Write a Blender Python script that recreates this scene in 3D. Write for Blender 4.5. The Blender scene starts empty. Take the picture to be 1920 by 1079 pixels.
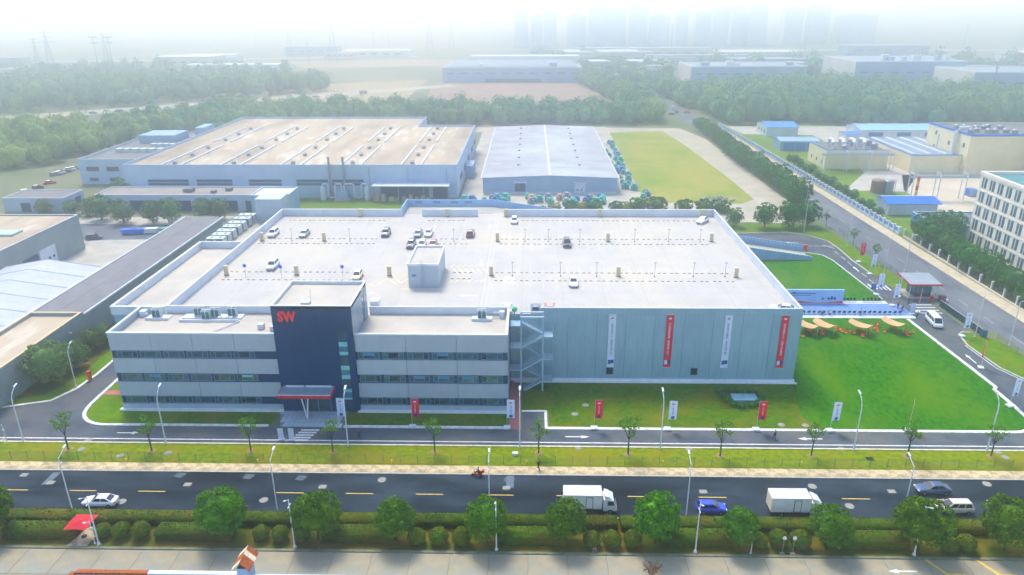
import bpy, math, random
import numpy as np
from mathutils import Vector, Matrix
random.seed(7); RNG = np.random.default_rng(11)
sc = bpy.context.scene
COL = sc.collection
# ------------------------------------------------------------------ camera
FPX, PITCH, YAW, ROLL, CAMH = 1363.7858, 0.3729, 0.0253, -0.0052, 66.0
_cy, _sy, _cp, _sp = math.cos(YAW), math.sin(YAW), math.cos(PITCH), math.sin(PITCH)
_f = Vector((-_sy*_cp, _cy*_cp, -_sp)); _r0 = Vector((_cy, _sy, 0)); _u0 = _r0.cross(_f)
_r = _r0*math.cos(ROLL) + _u0*math.sin(ROLL); _u = _u0*math.cos(ROLL) - _r0*math.sin(ROLL)
cam = bpy.data.cameras.new('camera'); cam_ob = bpy.data.objects.new('camera', cam); COL.objects.link(cam_ob)
cam.sensor_width = 36; cam.lens = FPX/1920*36; cam.clip_start = 1; cam.clip_end = 9000
cam_ob.matrix_world = Matrix(((_r.x, _u.x, -_f.x, 0), (_r.y, _u.y, -_f.y, 0), (_r.z, _u.z, -_f.z, CAMH), (0, 0, 0, 1)))
sc.camera = cam_ob
# ------------------------------------------------------------------ world, sun, exposure
SUN_TO = Vector((-0.20, 0.50, 0.84)).normalized()
world = bpy.data.worlds.new('World'); sc.world = world; world.use_nodes = True
wn = world.node_tree; bg = wn.nodes['Background']; sky = wn.nodes.new('ShaderNodeTexSky'); sky.sky_type = 'NISHITA'
sky.sun_disc = False; sky.sun_elevation = math.asin(SUN_TO.z); sky.sun_rotation = math.atan2(SUN_TO.x, SUN_TO.y)
sky.air_density = 1.0; sky.dust_density = 0.8; sky.ozone_density = 1.0; sky.altitude = 50
wn.links.new(sky.outputs[0], bg.inputs[0]); bg.inputs[1].default_value = 0.15
sun = bpy.data.lights.new('sun', 'SUN'); sun.energy = 1.6; sun.angle = math.radians(18); sun.color = (1.0, 0.94, 0.86)
sun_ob = bpy.data.objects.new('sun', sun); COL.objects.link(sun_ob); sun_ob.location = (-300, 500, 700)
sun_ob.rotation_euler = (-SUN_TO).to_track_quat('-Z', 'Y').to_euler()
sc.view_settings.view_transform = 'Standard'; sc.view_settings.look = 'None'; sc.view_settings.gamma = 1
sc.view_settings.exposure = 1.50; sc.view_settings.use_curve_mapping = False
sc.render.engine = 'CYCLES'; cy = sc.cycles
cy.max_bounces = 6; cy.diffuse_bounces = 3; cy.glossy_bounces = 2; cy.transmission_bounces = 4; cy.volume_bounces = 3; cy.transparent_max_bounces = 10
cy.use_denoising = True; cy.caustics_reflective = False; cy.caustics_refractive = False; cy.sample_clamp_indirect = 4
HAZE_DENSITY, HAZE_G = 0.0018, 0.92

# ------------------------------------------------------------------ helpers
def G(px, py, z=0.0):
    """photograph pixel -> point on the horizontal plane at height z (used to read positions of things standing on the ground)"""
    v = _f*FPX + _r*(px-960) - _u*(py-539.5)
    t = (z-CAMH)/v.z
    return (v.x*t, v.y*t)
def S(r, g, b):
    f = lambda c: c/12.92 if c <= .04045 else ((c+.055)/1.055)**2.4
    return (f(r/255), f(g/255), f(b/255))
MATS = {}
def M(name, c, rough=.75, c2=None, scale=1., detail=4, lo=.38, hi=.62, metal=0, bump=0, bscale=8., spec=.25, stretch=None, rand=0, alpha=1,
      island=0, objcol=False, trans=0, c3=None, scale3=.1, emit=None, coat=0, ribs=None, ribdist=.02):
    if name in MATS: return MATS[name]
    m = bpy.data.materials.new(name); m.use_nodes = True; MATS[name] = m
    t = m.node_tree; N = t.nodes; L = t.links; b = N['Principled BSDF']
    b.inputs['Roughness'].default_value = rough; b.inputs['Metallic'].default_value = metal
    b.inputs['Specular IOR Level'].default_value = spec; b.inputs['Alpha'].default_value = alpha
    if coat: b.inputs['Coat Weight'].default_value = coat; b.inputs['Coat Roughness'].default_value = .08
    tc = N.new('ShaderNodeTexCoord'); co = tc.outputs['Object']
    if stretch:
        mp = N.new('ShaderNodeMapping'); mp.inputs['Scale'].default_value = stretch; L.new(co, mp.inputs[0]); co = mp.outputs[0]
    def noise(sc_, det):
        n = N.new('ShaderNodeTexNoise'); n.inputs['Scale'].default_value = sc_; n.inputs['Detail'].default_value = det; n.inputs['Roughness'].default_value = .6
        L.new(co, n.inputs['Vector']); return n
    def mixc(fac, a, bb):
        x = N.new('ShaderNodeMix'); x.data_type = 'RGBA'
        if isinstance(fac, float): x.inputs[0].default_value = fac
        else: L.new(fac, x.inputs[0])
        for s, v in ((x.inputs[6], a), (x.inputs[7], bb)):
            if isinstance(v, tuple): s.default_value = (*v[:3], 1)
            else: L.new(v, s)
        return x.outputs[2]
    def ramp(src, lo_, hi_):
        r = N.new('ShaderNodeMapRange'); r.inputs[1].default_value = lo_; r.inputs[2].default_value = hi_; L.new(src, r.inputs[0]); return r.outputs[0]
    col = tuple(c)
    if objcol:
        oi = N.new('ShaderNodeObjectInfo'); col = oi.outputs['Color']
    if c2: col = mixc(ramp(noise(scale, detail).outputs['Fac'], lo, hi), col, tuple(c2))
    if c3: col = mixc(ramp(noise(scale3, 5).outputs['Fac'], .45, .7), col, tuple(c3))
    if rand or island:
        hs = N.new('ShaderNodeHueSaturation'); src = None
        if rand: src = N.new('ShaderNodeObjectInfo').outputs['Random']
        if island:
            g = N.new('ShaderNodeNewGeometry').outputs['Random Per Island']
            v = N.new('ShaderNodeMapRange'); v.inputs[3].default_value = 1-island; v.inputs[4].default_value = 1+island; L.new(g, v.inputs[0])
            if src is not None:
                w = N.new('ShaderNodeMapRange'); w.inputs[3].default_value = 1-rand; w.inputs[4].default_value = 1+rand; L.new(src, w.inputs[0])
                mu = N.new('ShaderNodeMath'); mu.operation = 'MULTIPLY'; L.new(v.outputs[0], mu.inputs[0]); L.new(w.outputs[0], mu.inputs[1]); L.new(mu.outputs[0], hs.inputs['Value'])
                hh = N.new('ShaderNodeMapRange'); hh.inputs[3].default_value = .5-rand*.09; hh.inputs[4].default_value = .5+rand*.07; L.new(src, hh.inputs[0]); L.new(hh.outputs[0], hs.inputs['Hue'])
            else: L.new(v.outputs[0], hs.inputs['Value'])
        else:
            w = N.new('ShaderNodeMapRange'); w.inputs[3].default_value = 1-rand; w.inputs[4].default_value = 1+rand; L.new(src, w.inputs[0]); L.new(w.outputs[0], hs.inputs['Value'])
        if isinstance(col, tuple): hs.inputs['Color'].default_value = (*col[:3], 1)
        else: L.new(col, hs.inputs['Color'])
        col = hs.outputs['Color']
    if isinstance(col, tuple): b.inputs['Base Color'].default_value = (*col[:3], 1)
    else: L.new(col, b.inputs['Base Color'])
    if emit: b.inputs['Emission Color'].default_value = (*c, 1); b.inputs['Emission Strength'].default_value = emit
    if bump or ribs:
        bp = N.new('ShaderNodeBump'); bp.inputs['Strength'].default_value = bump or 1; bp.inputs['Distance'].default_value = ribdist if ribs else .05
        if ribs:
            wv = N.new('ShaderNodeTexWave'); wv.bands_direction = ribs[0]; wv.inputs['Scale'].default_value = ribs[1]; L.new(co, wv.inputs['Vector']); L.new(wv.outputs['Fac'], bp.inputs['Height'])
        else: L.new(noise(bscale, 4).outputs['Fac'], bp.inputs['Height'])
        L.new(bp.outputs[0], b.inputs['Normal'])
    if trans:
        td = N.new('ShaderNodeBsdfTranslucent'); ms = N.new('ShaderNodeMixShader'); ms.inputs[0].default_value = trans
        if isinstance(col, tuple): td.inputs[0].default_value = (*col[:3], 1)
        else: L.new(col, td.inputs[0])
        L.new(b.outputs[0], ms.inputs[1]); L.new(td.outputs[0], ms.inputs[2]); L.new(ms.outputs[0], N['Material Output'].inputs['Surface'])
    return m

class MB:
    """collects polygons; build() links them as one mesh object"""
    def __init__(s): s.v = []; s.f = []; s.m = []; s.mi = 0
    def mat(s, i): s.mi = i; return s
    def add(s, vs, fs):
        o = len(s.v); s.v.extend(tuple(map(float, p)) for p in vs); s.f.extend(tuple(o+i for i in f) for f in fs); s.m.extend([s.mi]*len(fs)); return s
    def box(s, x0, x1, y0, y1, z0, z1):
        return s.add([(x0,y0,z0),(x1,y0,z0),(x1,y1,z0),(x0,y1,z0),(x0,y0,z1),(x1,y0,z1),(x1,y1,z1),(x0,y1,z1)],
                     [(0,3,2,1),(4,5,6,7),(0,1,5,4),(1,2,6,5),(2,3,7,6),(3,0,4,7)])
    def cbox(s, cx, cy_, cz, sx, sy, sz): return s.box(cx-sx/2, cx+sx/2, cy_-sy/2, cy_+sy/2, cz-sz/2, cz+sz/2)
    def quad(s, *p): return s.add(p, [tuple(range(len(p)))])
    def poly(s, pts, z): return s.add([(p[0], p[1], z) for p in pts], [tuple(range(len(pts)))])
    def prism(s, pts, z0, z1):
        n = len(pts); a = sum(pts[i][0]*pts[(i+1)%n][1]-pts[(i+1)%n][0]*pts[i][1] for i in range(n))
        if a < 0: pts = pts[::-1]
        vs = [(p[0],p[1],z0) for p in pts]+[(p[0],p[1],z1) for p in pts]
        return s.add(vs, [tuple(range(n-1,-1,-1)), tuple(range(n,2*n))]+[(i,(i+1)%n,n+(i+1)%n,n+i) for i in range(n)])
    def xprism(s, pts, x0, x1):   # profile in (y,z) extruded along x
        n = len(pts); a = sum(pts[i][0]*pts[(i+1)%n][1]-pts[(i+1)%n][0]*pts[i][1] for i in range(n))
        if a < 0: pts = pts[::-1]
        vs = [(x0,p[0],p[1]) for p in pts]+[(x1,p[0],p[1]) for p in pts]
        return s.add(vs, [tuple(range(n-1,-1,-1)), tuple(range(n,2*n))]+[(i,(i+1)%n,n+(i+1)%n,n+i) for i in range(n)])
    def yprism(s, pts, y0, y1):   # profile in (x,z) extruded along y
        n = len(pts); a = sum(pts[i][0]*pts[(i+1)%n][1]-pts[(i+1)%n][0]*pts[i][1] for i in range(n))
        if a > 0: pts = pts[::-1]
        vs = [(p[0],y0,p[1]) for p in pts]+[(p[0],y1,p[1]) for p in pts]
        return s.add(vs, [tuple(range(n-1,-1,-1)), tuple(range(n,2*n))]+[(i,(i+1)%n,n+(i+1)%n,n+i) for i in range(n)])
    def tube(s, path, r, n=6, r1=None, cap=True):
        path = [Vector(p) for p in path]; k = len(path); vs = []; fs = []
        for i, p in enumerate(path):
            d = (path[min(i+1,k-1)]-path[max(i-1,0)]).normalized()
            a = d.cross(Vector((0,0,1)) if abs(d.z) < .9 else Vector((1,0,0))).normalized(); b = d.cross(a)
            rr = r if r1 is None else r+(r1-r)*i/(k-1)
            for j in range(n):
                t = 2*math.pi*j/n; vs.append(p+a*(rr*math.cos(t))+b*(rr*math.sin(t)))
        for i in range(k-1):
            for j in range(n): fs.append((i*n+j, i*n+(j+1)%n, (i+1)*n+(j+1)%n, (i+1)*n+j))
        if cap: fs.append(tuple(range(n-1,-1,-1))); fs.append(tuple(range((k-1)*n, k*n)))
        return s.add(vs, fs)
    def lathe(s, prof, c=(0,0,0), n=12):  # prof: (radius,z)
        vs = []; fs = []
        for r, z in prof:
            for j in range(n): t = 2*math.pi*j/n; vs.append((c[0]+r*math.cos(t), c[1]+r*math.sin(t), c[2]+z))
        k = len(prof)
        for i in range(k-1):
            for j in range(n): fs.append((i*n+j, i*n+(j+1)%n, (i+1)*n+(j+1)%n, (i+1)*n+j))
        fs.append(tuple(range(n-1,-1,-1))); fs.append(tuple(range((k-1)*n, k*n)))
        return s.add(vs, fs)
    def ellipsoid(s, c, r, n=10, k=6):
        prof = [(max(.02, math.sin(math.pi*i/k)), -math.cos(math.pi*i/k)) for i in range(k+1)]
        o = len(s.v); s.lathe(prof, n=n)
        for i in range(o, len(s.v)): x, y, z = s.v[i]; s.v[i] = (c[0]+x*r[0], c[1]+y*r[1], c[2]+z*r[2])
        return s
    def xf(s, mtx, start=0):
        for i in range(start, len(s.v)): s.v[i] = tuple(mtx @ Vector(s.v[i]))
        return s
    def mesh(s, name, mats, smooth=False):
        me = bpy.data.meshes.new(name); me.from_pydata(s.v, [], s.f)
        for m in (mats if isinstance(mats, (list, tuple)) else [mats]): me.materials.append(m)
        if any(s.m): me.polygons.foreach_set('material_index', s.m)
        if smooth: me.polygons.foreach_set('use_smooth', [True]*len(s.f))
        me.update(); return me
    def build(s, name, mats, parent=None, smooth=False):
        return link(name, s.mesh(name, mats, smooth), parent)

WLOC = {}
def link(name, me, parent=None, loc=None):
    o = bpy.data.objects.new(name, me); COL.objects.link(o)
    if parent is not None:
        o.parent = parent
        if parent.name in WLOC: o.matrix_parent_inverse = Matrix.Translation(-WLOC[parent.name])
    if loc: o.location = loc
    return o
def tag(o, label=None, cat=None, group=None, kind=None):
    if label: o['label'] = label
    if cat: o['category'] = cat
    if group: o['group'] = group
    if kind: o['kind'] = kind
    return o
def thing(name, label, cat, loc=(0,0,0), rz=0, group=None, world=False):
    o = bpy.data.objects.new(name, None); COL.objects.link(o); o.location = loc; o.rotation_euler = (0,0,rz); o.empty_display_size = .3
    if world: WLOC[o.name] = Vector(loc)
    return tag(o, label, cat, group)
KIDS = {}
def kids(o):
    if o.name not in KIDS: KIDS[o.name] = [c for c in bpy.data.objects if c.parent == o]
    return KIDS[o.name]
def dup(root, loc, rz=0, label=None, scale=None, color=None, group=None):
    def cp(o, par):
        c = o.copy(); COL.objects.link(c); c.parent = par
        if color is not None: c.color = color
        for k in kids(o): cp(k, c)
        return c
    r = cp(root, None); r.location = loc; r.rotation_euler = (0,0,rz)
    if scale is not None: r.scale = scale if isinstance(scale, tuple) else (scale,)*3
    if label: r['label'] = label
    if group: r['group'] = group
    return r
class Proto:
    """a first thing built at the origin; place() moves it the first time and copies it afterwards"""
    def __init__(s, root): s.root = root; s.used = False; kids(root); [kids(k) for k in kids(root)]
    def place(s, loc, rz=0, label=None, scale=None, color=None, group=None):
        if not s.used:
            s.used = True; r = s.root; r.location = loc; r.rotation_euler = (0,0,rz)
            if scale is not None: r.scale = scale if isinstance(scale, tuple) else (scale,)*3
            if label: r['label'] = label
            if group: r['group'] = group
            if color is not None:
                r.color = color
                for k in kids(r):
                    k.color = color
                    for q in kids(k): q.color = color
            s.color = color; return r
        return dup(s.root, loc, rz, label, scale if scale is not None else 1.0, color, group)
def struct(name, mb, mats, parent=None):
    o = mb.build(name, mats, parent)
    if parent is None: o['kind'] = 'structure'
    return o
def pieces(name, me_or_list, parent, locs):
    for l in locs:
        o = bpy.data.objects.new(name, me_or_list); COL.objects.link(o); o.parent = parent
        if parent.name in WLOC: o.matrix_parent_inverse = Matrix.Translation(-WLOC[parent.name])
        o.location = l
def boxmesh(name, sx, sy, sz, m): return MB().box(-sx/2, sx/2, -sy/2, sy/2, 0, sz).mesh(name, m)
ORD = ['first','second','third','fourth','fifth','sixth','seventh','eighth','ninth','tenth','eleventh','twelfth','thirteenth','fourteenth','fifteenth','sixteenth','seventeenth','eighteenth','nineteenth','twentieth']
def nth(i):
    if i < 20: return ORD[i]
    t = ['twenty','thirty','forty','fifty','sixty','seventy','eighty','ninety'][(i+1)//10-2]; u = (i+1) % 10
    return t+'-'+ORD[u-1] if u else {'twenty':'twentieth','thirty':'thirtieth','forty':'fortieth','fifty':'fiftieth','sixty':'sixtieth'}.get(t, t+'th')
def rect(x0, x1, y0, y1): return [(x0,y0),(x1,y0),(x1,y1),(x0,y1)]
def arc(cx, cy_, r, a0, a1, n=12): return [(cx+r*math.cos(math.radians(a0+(a1-a0)*i/n)), cy_+r*math.sin(math.radians(a0+(a1-a0)*i/n))) for i in range(n+1)]
def strip(mb, path, w, z, z0=None):
    """ribbon of width w along a ground path; a solid kerb when z0 is given"""
    path = [Vector((p[0], p[1])) for p in path]; n = len(path); L = []; R_ = []
    for i, p in enumerate(path):
        d = (path[min(i+1,n-1)]-path[max(i-1,0)]).normalized(); q = Vector((-d.y, d.x))*(w/2); L.append(p+q); R_.append(p-q)
    vs = [(p.x,p.y,z) for p in L]+[(p.x,p.y,z) for p in R_]; fs = [(i, n+i, n+i+1, i+1) for i in range(n-1)]
    if z0 is not None:
        vs += [(p.x,p.y,z0) for p in L]+[(p.x,p.y,z0) for p in R_]
        for i in range(n-1): fs += [(i, i+1, 2*n+i+1, 2*n+i), (n+i+1, n+i, 3*n+i, 3*n+i+1)]
        fs += [(0, 2*n, 3*n, n), (n-1, 2*n-1, 4*n-1, 3*n-1)]
    return mb.add(vs, fs)
# ------------------------------------------------------------------ materials of the setting
m_ground = M('ground_soil', S(112,118,84), .95, S(84,104,62), .02, 6, c3=S(138,128,100), scale3=.008)
m_asph = M('asphalt_road', S(34,46,56), .95, S(52,64,74), .35, 6, bump=.15, bscale=6, spec=.12, c3=S(16,26,34), scale3=.09, stretch=(.35,1,1))
m_asph2 = M('asphalt_drive', S(70,78,88), .9, S(86,94,104), .3, 6, bump=.1, bscale=6, spec=.12, c3=S(104,102,98), scale3=.12)
m_asph3 = M('asphalt_side_road', S(88,94,104), .9, S(120,124,128), .2, 6, stretch=(1,.3,1), c3=S(92,96,100), scale3=.1)
m_kerb = M('kerb_concrete', S(190,186,172), .85, S(166,160,146), 1.5)
m_kerb_w = M('kerb_white', S(226,226,224), .8, S(196,194,188), 1.2)
m_pave = M('pavement_brick', S(206,186,146), .9, S(150,140,116), .8, 6, c3=S(132,124,104), scale3=.15)
m_gr_verge = M('grass_verge', S(130,138,0), 1, S(88,116,0), 1.2, 11, bump=.6, bscale=5, spec=.05, c3=S(134,122,20), scale3=.12)
m_gr_front = M('grass_front', S(50,92,0), 1, S(88,116,0), 1.1, 11, bump=.6, bscale=5, spec=.05, c3=S(112,108,14), scale3=.16)
m_gr_lawn = M('grass_lawn', S(20,88,0), 1, S(60,122,0), 1.3, 12, lo=.36, hi=.64, bump=.8, bscale=4, spec=.05, c3=S(80,118,0), scale3=.1, stretch=(1,.55,1))
m_gr_left = M('grass_left', S(98,130,0), 1, S(74,116,0), .5, 8, bump=.6, bscale=5, spec=.05, c3=S(104,112,12), scale3=.2)
m_gr_scrub = M('grass_scrub', S(112,92,30), 1, S(78,82,10), .6, 8, bump=.6, bscale=4, spec=.05, c3=S(60,88,6), scale3=.22)
m_gr_field = M('grass_field', S(140,146,60), 1, S(156,148,74), .25, 9, lo=.3, hi=.7, spec=.05, c3=S(112,138,40), scale3=.05)
m_dirt = M('dirt_track', S(186,176,158), .95, S(168,160,142), .15, 6, c3=S(158,156,140), scale3=.06)
m_conc = M('concrete_yard', S(186,180,164), .9, S(168,164,150), .25, 6, c3=S(152,152,146), scale3=.09)
m_slab = M('yard_slab', S(156,146,120), .9, S(142,134,112), .5, 7, c3=S(140,144,134), scale3=.16, rand=.05)
m_tan = M('bare_field', S(168,150,116), .95, S(150,142,104), .05, 6)
m_brick = M('red_brick_path', S(186,112,104), .9, S(166,100,94), 2.)
m_white = M('white_paint', S(232,232,230), .7, S(206,206,204), 2.)
m_yellow = M('yellow_paint', S(226,190,84), .75, S(200,170,80), 2.)
m_cover = M('cover_concrete', S(160,156,146), .9, S(132,130,122), 3.)
m_dark = M('black_iron', S(26,28,30), .7)
m_black = M('black_rubber', S(18,18,20), .8)
m_steel_w = M('white_steel', S(216,220,224), .45, S(196,202,208), 3., spec=.4)
m_grey_steel = M('galvanised_steel', S(150,158,166), .45, S(130,140,148), 2., metal=.3)
# ------------------------------------------------------------------ the ground and what lies on it
struct('ground', MB().poly(rect(-5000, 5000, -800, 9000), 0), m_ground)
Z1, Z2, Z3, Z4 = .004, .008, .012, .016
road = struct('road', MB().poly(rect(-330, 330, 81.9, 91.3), Z2), m_asph)
# front road: kerbs, yellow dashes, covers
mk = MB(); mk.box(-330, 94, 91.3, 91.55, 0, .13); struct('kerb', mk, m_kerb)
mk = MB(); mk.box(-330, 330, 81.66, 81.9, 0, .13); struct('kerb', mk, m_kerb)
dash = MB().box(-2, 2, -.08, .08, 0, .004).mesh('lane_dash', m_yellow)
pieces('lane_dash', dash, road, [(-24.4+10.15*k, 86.6, Z2+.002) for k in range(-7, 10)])
disc = MB().lathe([(.62,0),(.62,.01)], n=20).mesh('manhole_cover', m_cover)
pieces('manhole_cover', disc, road, [(-21.8,89.9,Z2), (-37.8,84.9,Z2), (41.5,89.4,Z2), (45.1,85,Z2), (67.2,90.4,Z2), (-58,84.2,Z2)])
sq = MB().box(-.55,.55,-.42,.42,0,.01).mesh('drain_cover', m_cover)
pieces('drain_cover', sq, road, [(-76.1,90.2,Z2), (-70.9,88.4,Z2), (-50.3,88.3,Z2), (-30.2,88.1,Z2), (25.3,87.9,Z2), (52.5,88.4,Z2), (-3.2,88.3,Z2)])
pt = MB().poly([(-.8,-.5),(.5,-.7),(.9,.3),(.1,.6),(-.6,.5)], 0).mesh('tar_patch', M('tar_patch', S(92,102,110), .9, S(64,76,86), 3.))
pieces('tar_patch', pt, road, [(-52.5,90.6,Z2+.003), (-34,90.2,Z2+.003), (-2.9,90.3,Z2+.003), (-42,90.4,Z2+.003)])
lg = MB().box(-.55,.55,-1.5,1.5,0,.006).mesh('road_patch', M('road_patch', S(104,116,126), .9, S(84,96,108), 2.))
pieces('road_patch', lg, road, [(-2.7,89.8,Z2), (-71.5,89.4,Z2)])
# pavement beyond the road, with the slabs of paving as pieces
pav = struct('pavement', MB().box(-330, 94, 91.55, 93.5, 0, .115), m_pave)
pm = MB().box(-1.48,1.48,-.94,.94,0,.02).mesh('paving_slab', M('paving_slab', S(214,192,150), .9, S(182,162,124), 1.6, 6, rand=.09, c3=S(128,120,98), scale3=.4))
pieces('paving_slab', pm, pav, [(-85.5+3*k, 92.52, .108) for k in range(58)])
# green strip south of the road
struct('verge', MB().poly(rect(-330, 330, 74.9, 81.66), Z1), m_gr_scrub)
mk = MB(); mk.box(-330, 330, 74.5, 74.9, 0, .16); struct('kerb', mk, M('old_kerb', S(120,124,104), .9, S(96,104,84), 1.))
yard = struct('yard', MB().poly(rect(-200, 200, 20, 74.5), Z1), M('yard_joint', S(104,106,98), .95))
sm = MB().box(-2.47,2.47,-2.2,2.2,0,.03).mesh('slab', m_slab)
pieces('slab', sm, yard, [(-72.5+5*k, 72.25-4.5*j, .004) for k in range(30) for j in range(3)])
# north verge between the pavement and the drive
struct('verge', MB().poly(rect(-330, 93.4, 93.5, 98.95), Z1), m_gr_verge)
# drive round the factory
L_IN = [(-78.0,190),(-78.0,119.4)]+[(-78.05,114),(-78.0,110.5)]+arc(-71.6,110.3,6.3,180,270,10)+[(-60,103.95)]
drive = struct('drive', MB().poly([(-150,99.2),(86,99.2),(93.5,99.2),(93.5,121),(91,127),(90.2,137),(92,143.4),(94.4,144),(94.4,162.5),(90.0,162.5),(89,178),(88.2,190),(88.5,200),(88,207),(84,213),(79,215.5),(70,215),(40,213),(40,196.5),(79,196.5),(82,194.5),(83.2,190),(83.6,176),(84.2,150),(85.5,119),(84.6,118.5),(84.6,111)]+
      arc(79.6,108.8,5,0,-90,8)+[(70,103.8)]+L_IN[::-1]+[(-82.6,190),(-82.6,122),(-83.2,116),(-85.3,111.6),(-93,109.2),(-150,107)], Z2), m_asph2)
mk = MB()
strip(mk, [(p[0]+(.28 if i < 4 else 0), p[1]) for i, p in enumerate(L_IN[:4])]+arc(-71.6,110.3,6.0,180,270,10)+[(-60,104.4),(-43.7,104.4)], .62, .12, 0)
struct('kerb', mk, m_kerb_w)
for a, b in ((-31.0,-3.3),(3.1,72)):
    mk = MB(); strip(mk, [(a,104.35),(b,104.35)]+([] if b < 60 else arc(79.6,109.3,5,-90,0,10)+[(84.65,112),(84.7,118.6),(85.5,119.4),(84.25,150.2)]), .7, .12, 0); struct('kerb', mk, m_kerb_w)
mk = MB(); strip(mk, [(-150,98.98),(93,98.98)], .3, .12, 0); struct('kerb', mk, M('kerb_cream', S(222,214,178), .8, S(196,190,160), 1.2))
mk = MB(); strip(mk, [(-150,107.4),(-93,109.5),(-85.6,112),(-83.5,116.5),(-82.8,122),(-82.8,190)], .55, .12, 0); struct('kerb', mk, m_kerb_w)
mk = MB(); strip(mk, [(88.9,178.5),(88.2,190),(88.6,200),(88.2,207.2),(84.2,213.3),(79,215.8),(70,215.3),(40,213.3)], .35, .12, 0); struct('kerb', mk, m_kerb)
mk = MB(); strip(mk, [(93.3,99.5),(93.3,121),(90.8,127),(90.1,137),(91.2,142.2),(92.6,143.6),(94.2,143.2)], .4, .12, 0); struct('kerb', mk, m_kerb)
mk = MB(); strip(mk, [(83.95,162),(83.5,176),(83.0,190),(81.8,194.3),(78.8,196.2),(66,196.2)], .3, .1, 0); struct('kerb', mk, m_kerb_w)
# painted lines on the drive, thin solid sheets
mk = MB(); mk.box(-150, 93, 100.05, 100.28, Z2, Z2+.006); mk.build('edge_line', m_white, drive)
mk = MB(); strip(mk, [(92.7,100),(92.6,121),(90.1,127),(89.6,137)], .18, Z3); mk.build('edge_line', m_white, drive)
bar = MB().box(-1.5,1.5,-.22,.22,0,.005).mesh('crossing_bar', m_white)
pieces('crossing_bar', bar, drive, [(-36.3-.25*i, 103.2-.75*i, Z2) for i in range(5)])
bar = MB().box(-.22,.22,-1.7,1.7,0,.005).mesh('crossing_bar', m_white)
pieces('crossing_bar', bar, drive, [(84.8+.95*i, 170.5-.3*i, Z2) for i in range(5)]+[(91+1.3*i, 158.5-1.5*i, Z2) for i in range(0)])
bar = MB().box(-2.6,2.6,-.2,.2,0,.005).mesh('crossing_bar', m_white)
pieces('crossing_bar', bar, drive, [(91.2, 158.6-1.6*i, Z2) for i in range(4)])
arrow = MB().poly([(-2,-.12),(.6,-.12),(.6,-.42),(2,0),(.6,.42),(.6,.12),(-2,.12)], 0).mesh('arrow_marking', m_white)
def lay(nm, me, par, x, y, rz, z=Z3, s=1):
    o = bpy.data.objects.new(nm, me); COL.objects.link(o); o.parent = par; o.location = (x,y,z); o.rotation_euler = (0,0,rz); o.scale = (s,s,1); return o
for x, y, rz in ((-66.2,101.9,0), (45.6,101.9,math.pi), (8,101.9,0), (87.4,131,math.pi/2), (86.4,183,math.pi/2), (86.3,202,2.2), (77,206,math.pi)): lay('arrow_marking', arrow, drive, x, y, rz)
sd = MB().box(-.07,.07,-1.4,1.4,0,.005).mesh('lane_dash', m_white)
pieces('lane_dash', sd, drive, [(86.6, 165+4.5*k, Z2) for k in range(8) if k > 1])
# lawns
struct('lawn', MB().poly([(-77.4,140),(-77.4,119.4),(-77.4,110.5)]+arc(-71.6,110.3,5.7,180,270,10)+[(-60,104.7),(-43.4,104.7),(-43.4,140)], Z1), m_gr_left)
struct('lawn', MB().poly(rect(-60,-43.4,104.7,109.3), Z2), m_gr_front)
struct('lawn', MB().poly(rect(-31.2,-3.4,104.7,109.3), Z1), m_gr_front)
struct('lawn', MB().poly([(3.4,104.7),(48.2,104.7),(46.6,109),(49.3,121),(-1.2,121),(-1.2,109.9),(3.4,109.9)], Z1), m_gr_front)
struct('lawn', MB().poly([(48.2,104.7),(72,104.7)]+arc(79.6,109.3,4.6,-90,0,10)+[(84.4,118.5),(85.1,119.2),(83.95,150.6),(49,150.6),(49,121.05),(46.65,109.05)], Z1), m_gr_lawn)
struct('lawn', MB().poly([(49,160.9),(83.7,160.9),(83.3,176),(82.8,190),(81.6,194),(78.6,196),(49,196)], Z1), m_gr_lawn)
struct('path', MB().poly(rect(-3.25,-1.35,104.0,126), Z2), m_brick)
struct('path', MB().poly(rect(-77.6,-71,114.4,116), Z2), m_brick)
bay = struct('parking_bay', MB().poly(rect(-1.1,2.7,103.6,109.5), Z2+.002), m_asph2)
mk = MB(); mk.box(-1.2,3.15,109.5,109.95,0,.13); mk.box(2.7,3.15,104.0,109.5,0,.131); mk.build('kerb', m_kerb_w, bay)
# entrance forecourt of pale tiles
plz = struct('forecourt', MB().prism([(-43.3,109.3),(-41.6,104.0),(-31.3,104.0),(-31.3,109.3)], 0, .10), M('tile_joint', S(120,130,136), .9))
tm = MB().box(-.41,.41,-.62,.62,0,.012).mesh('tile', M('forecourt_tile', S(182,194,200), .7, S(164,178,186), 2., rand=.07))
pieces('tile', tm, plz, [(-40.85+.86*i, 104.75+1.3*j, .10) for i in range(11) for j in range(4)]+[(-41.71,107.35,.10),(-41.71,108.65,.10),(-41.71,106.05,.10),(-42.57,108.65,.10)])
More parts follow.
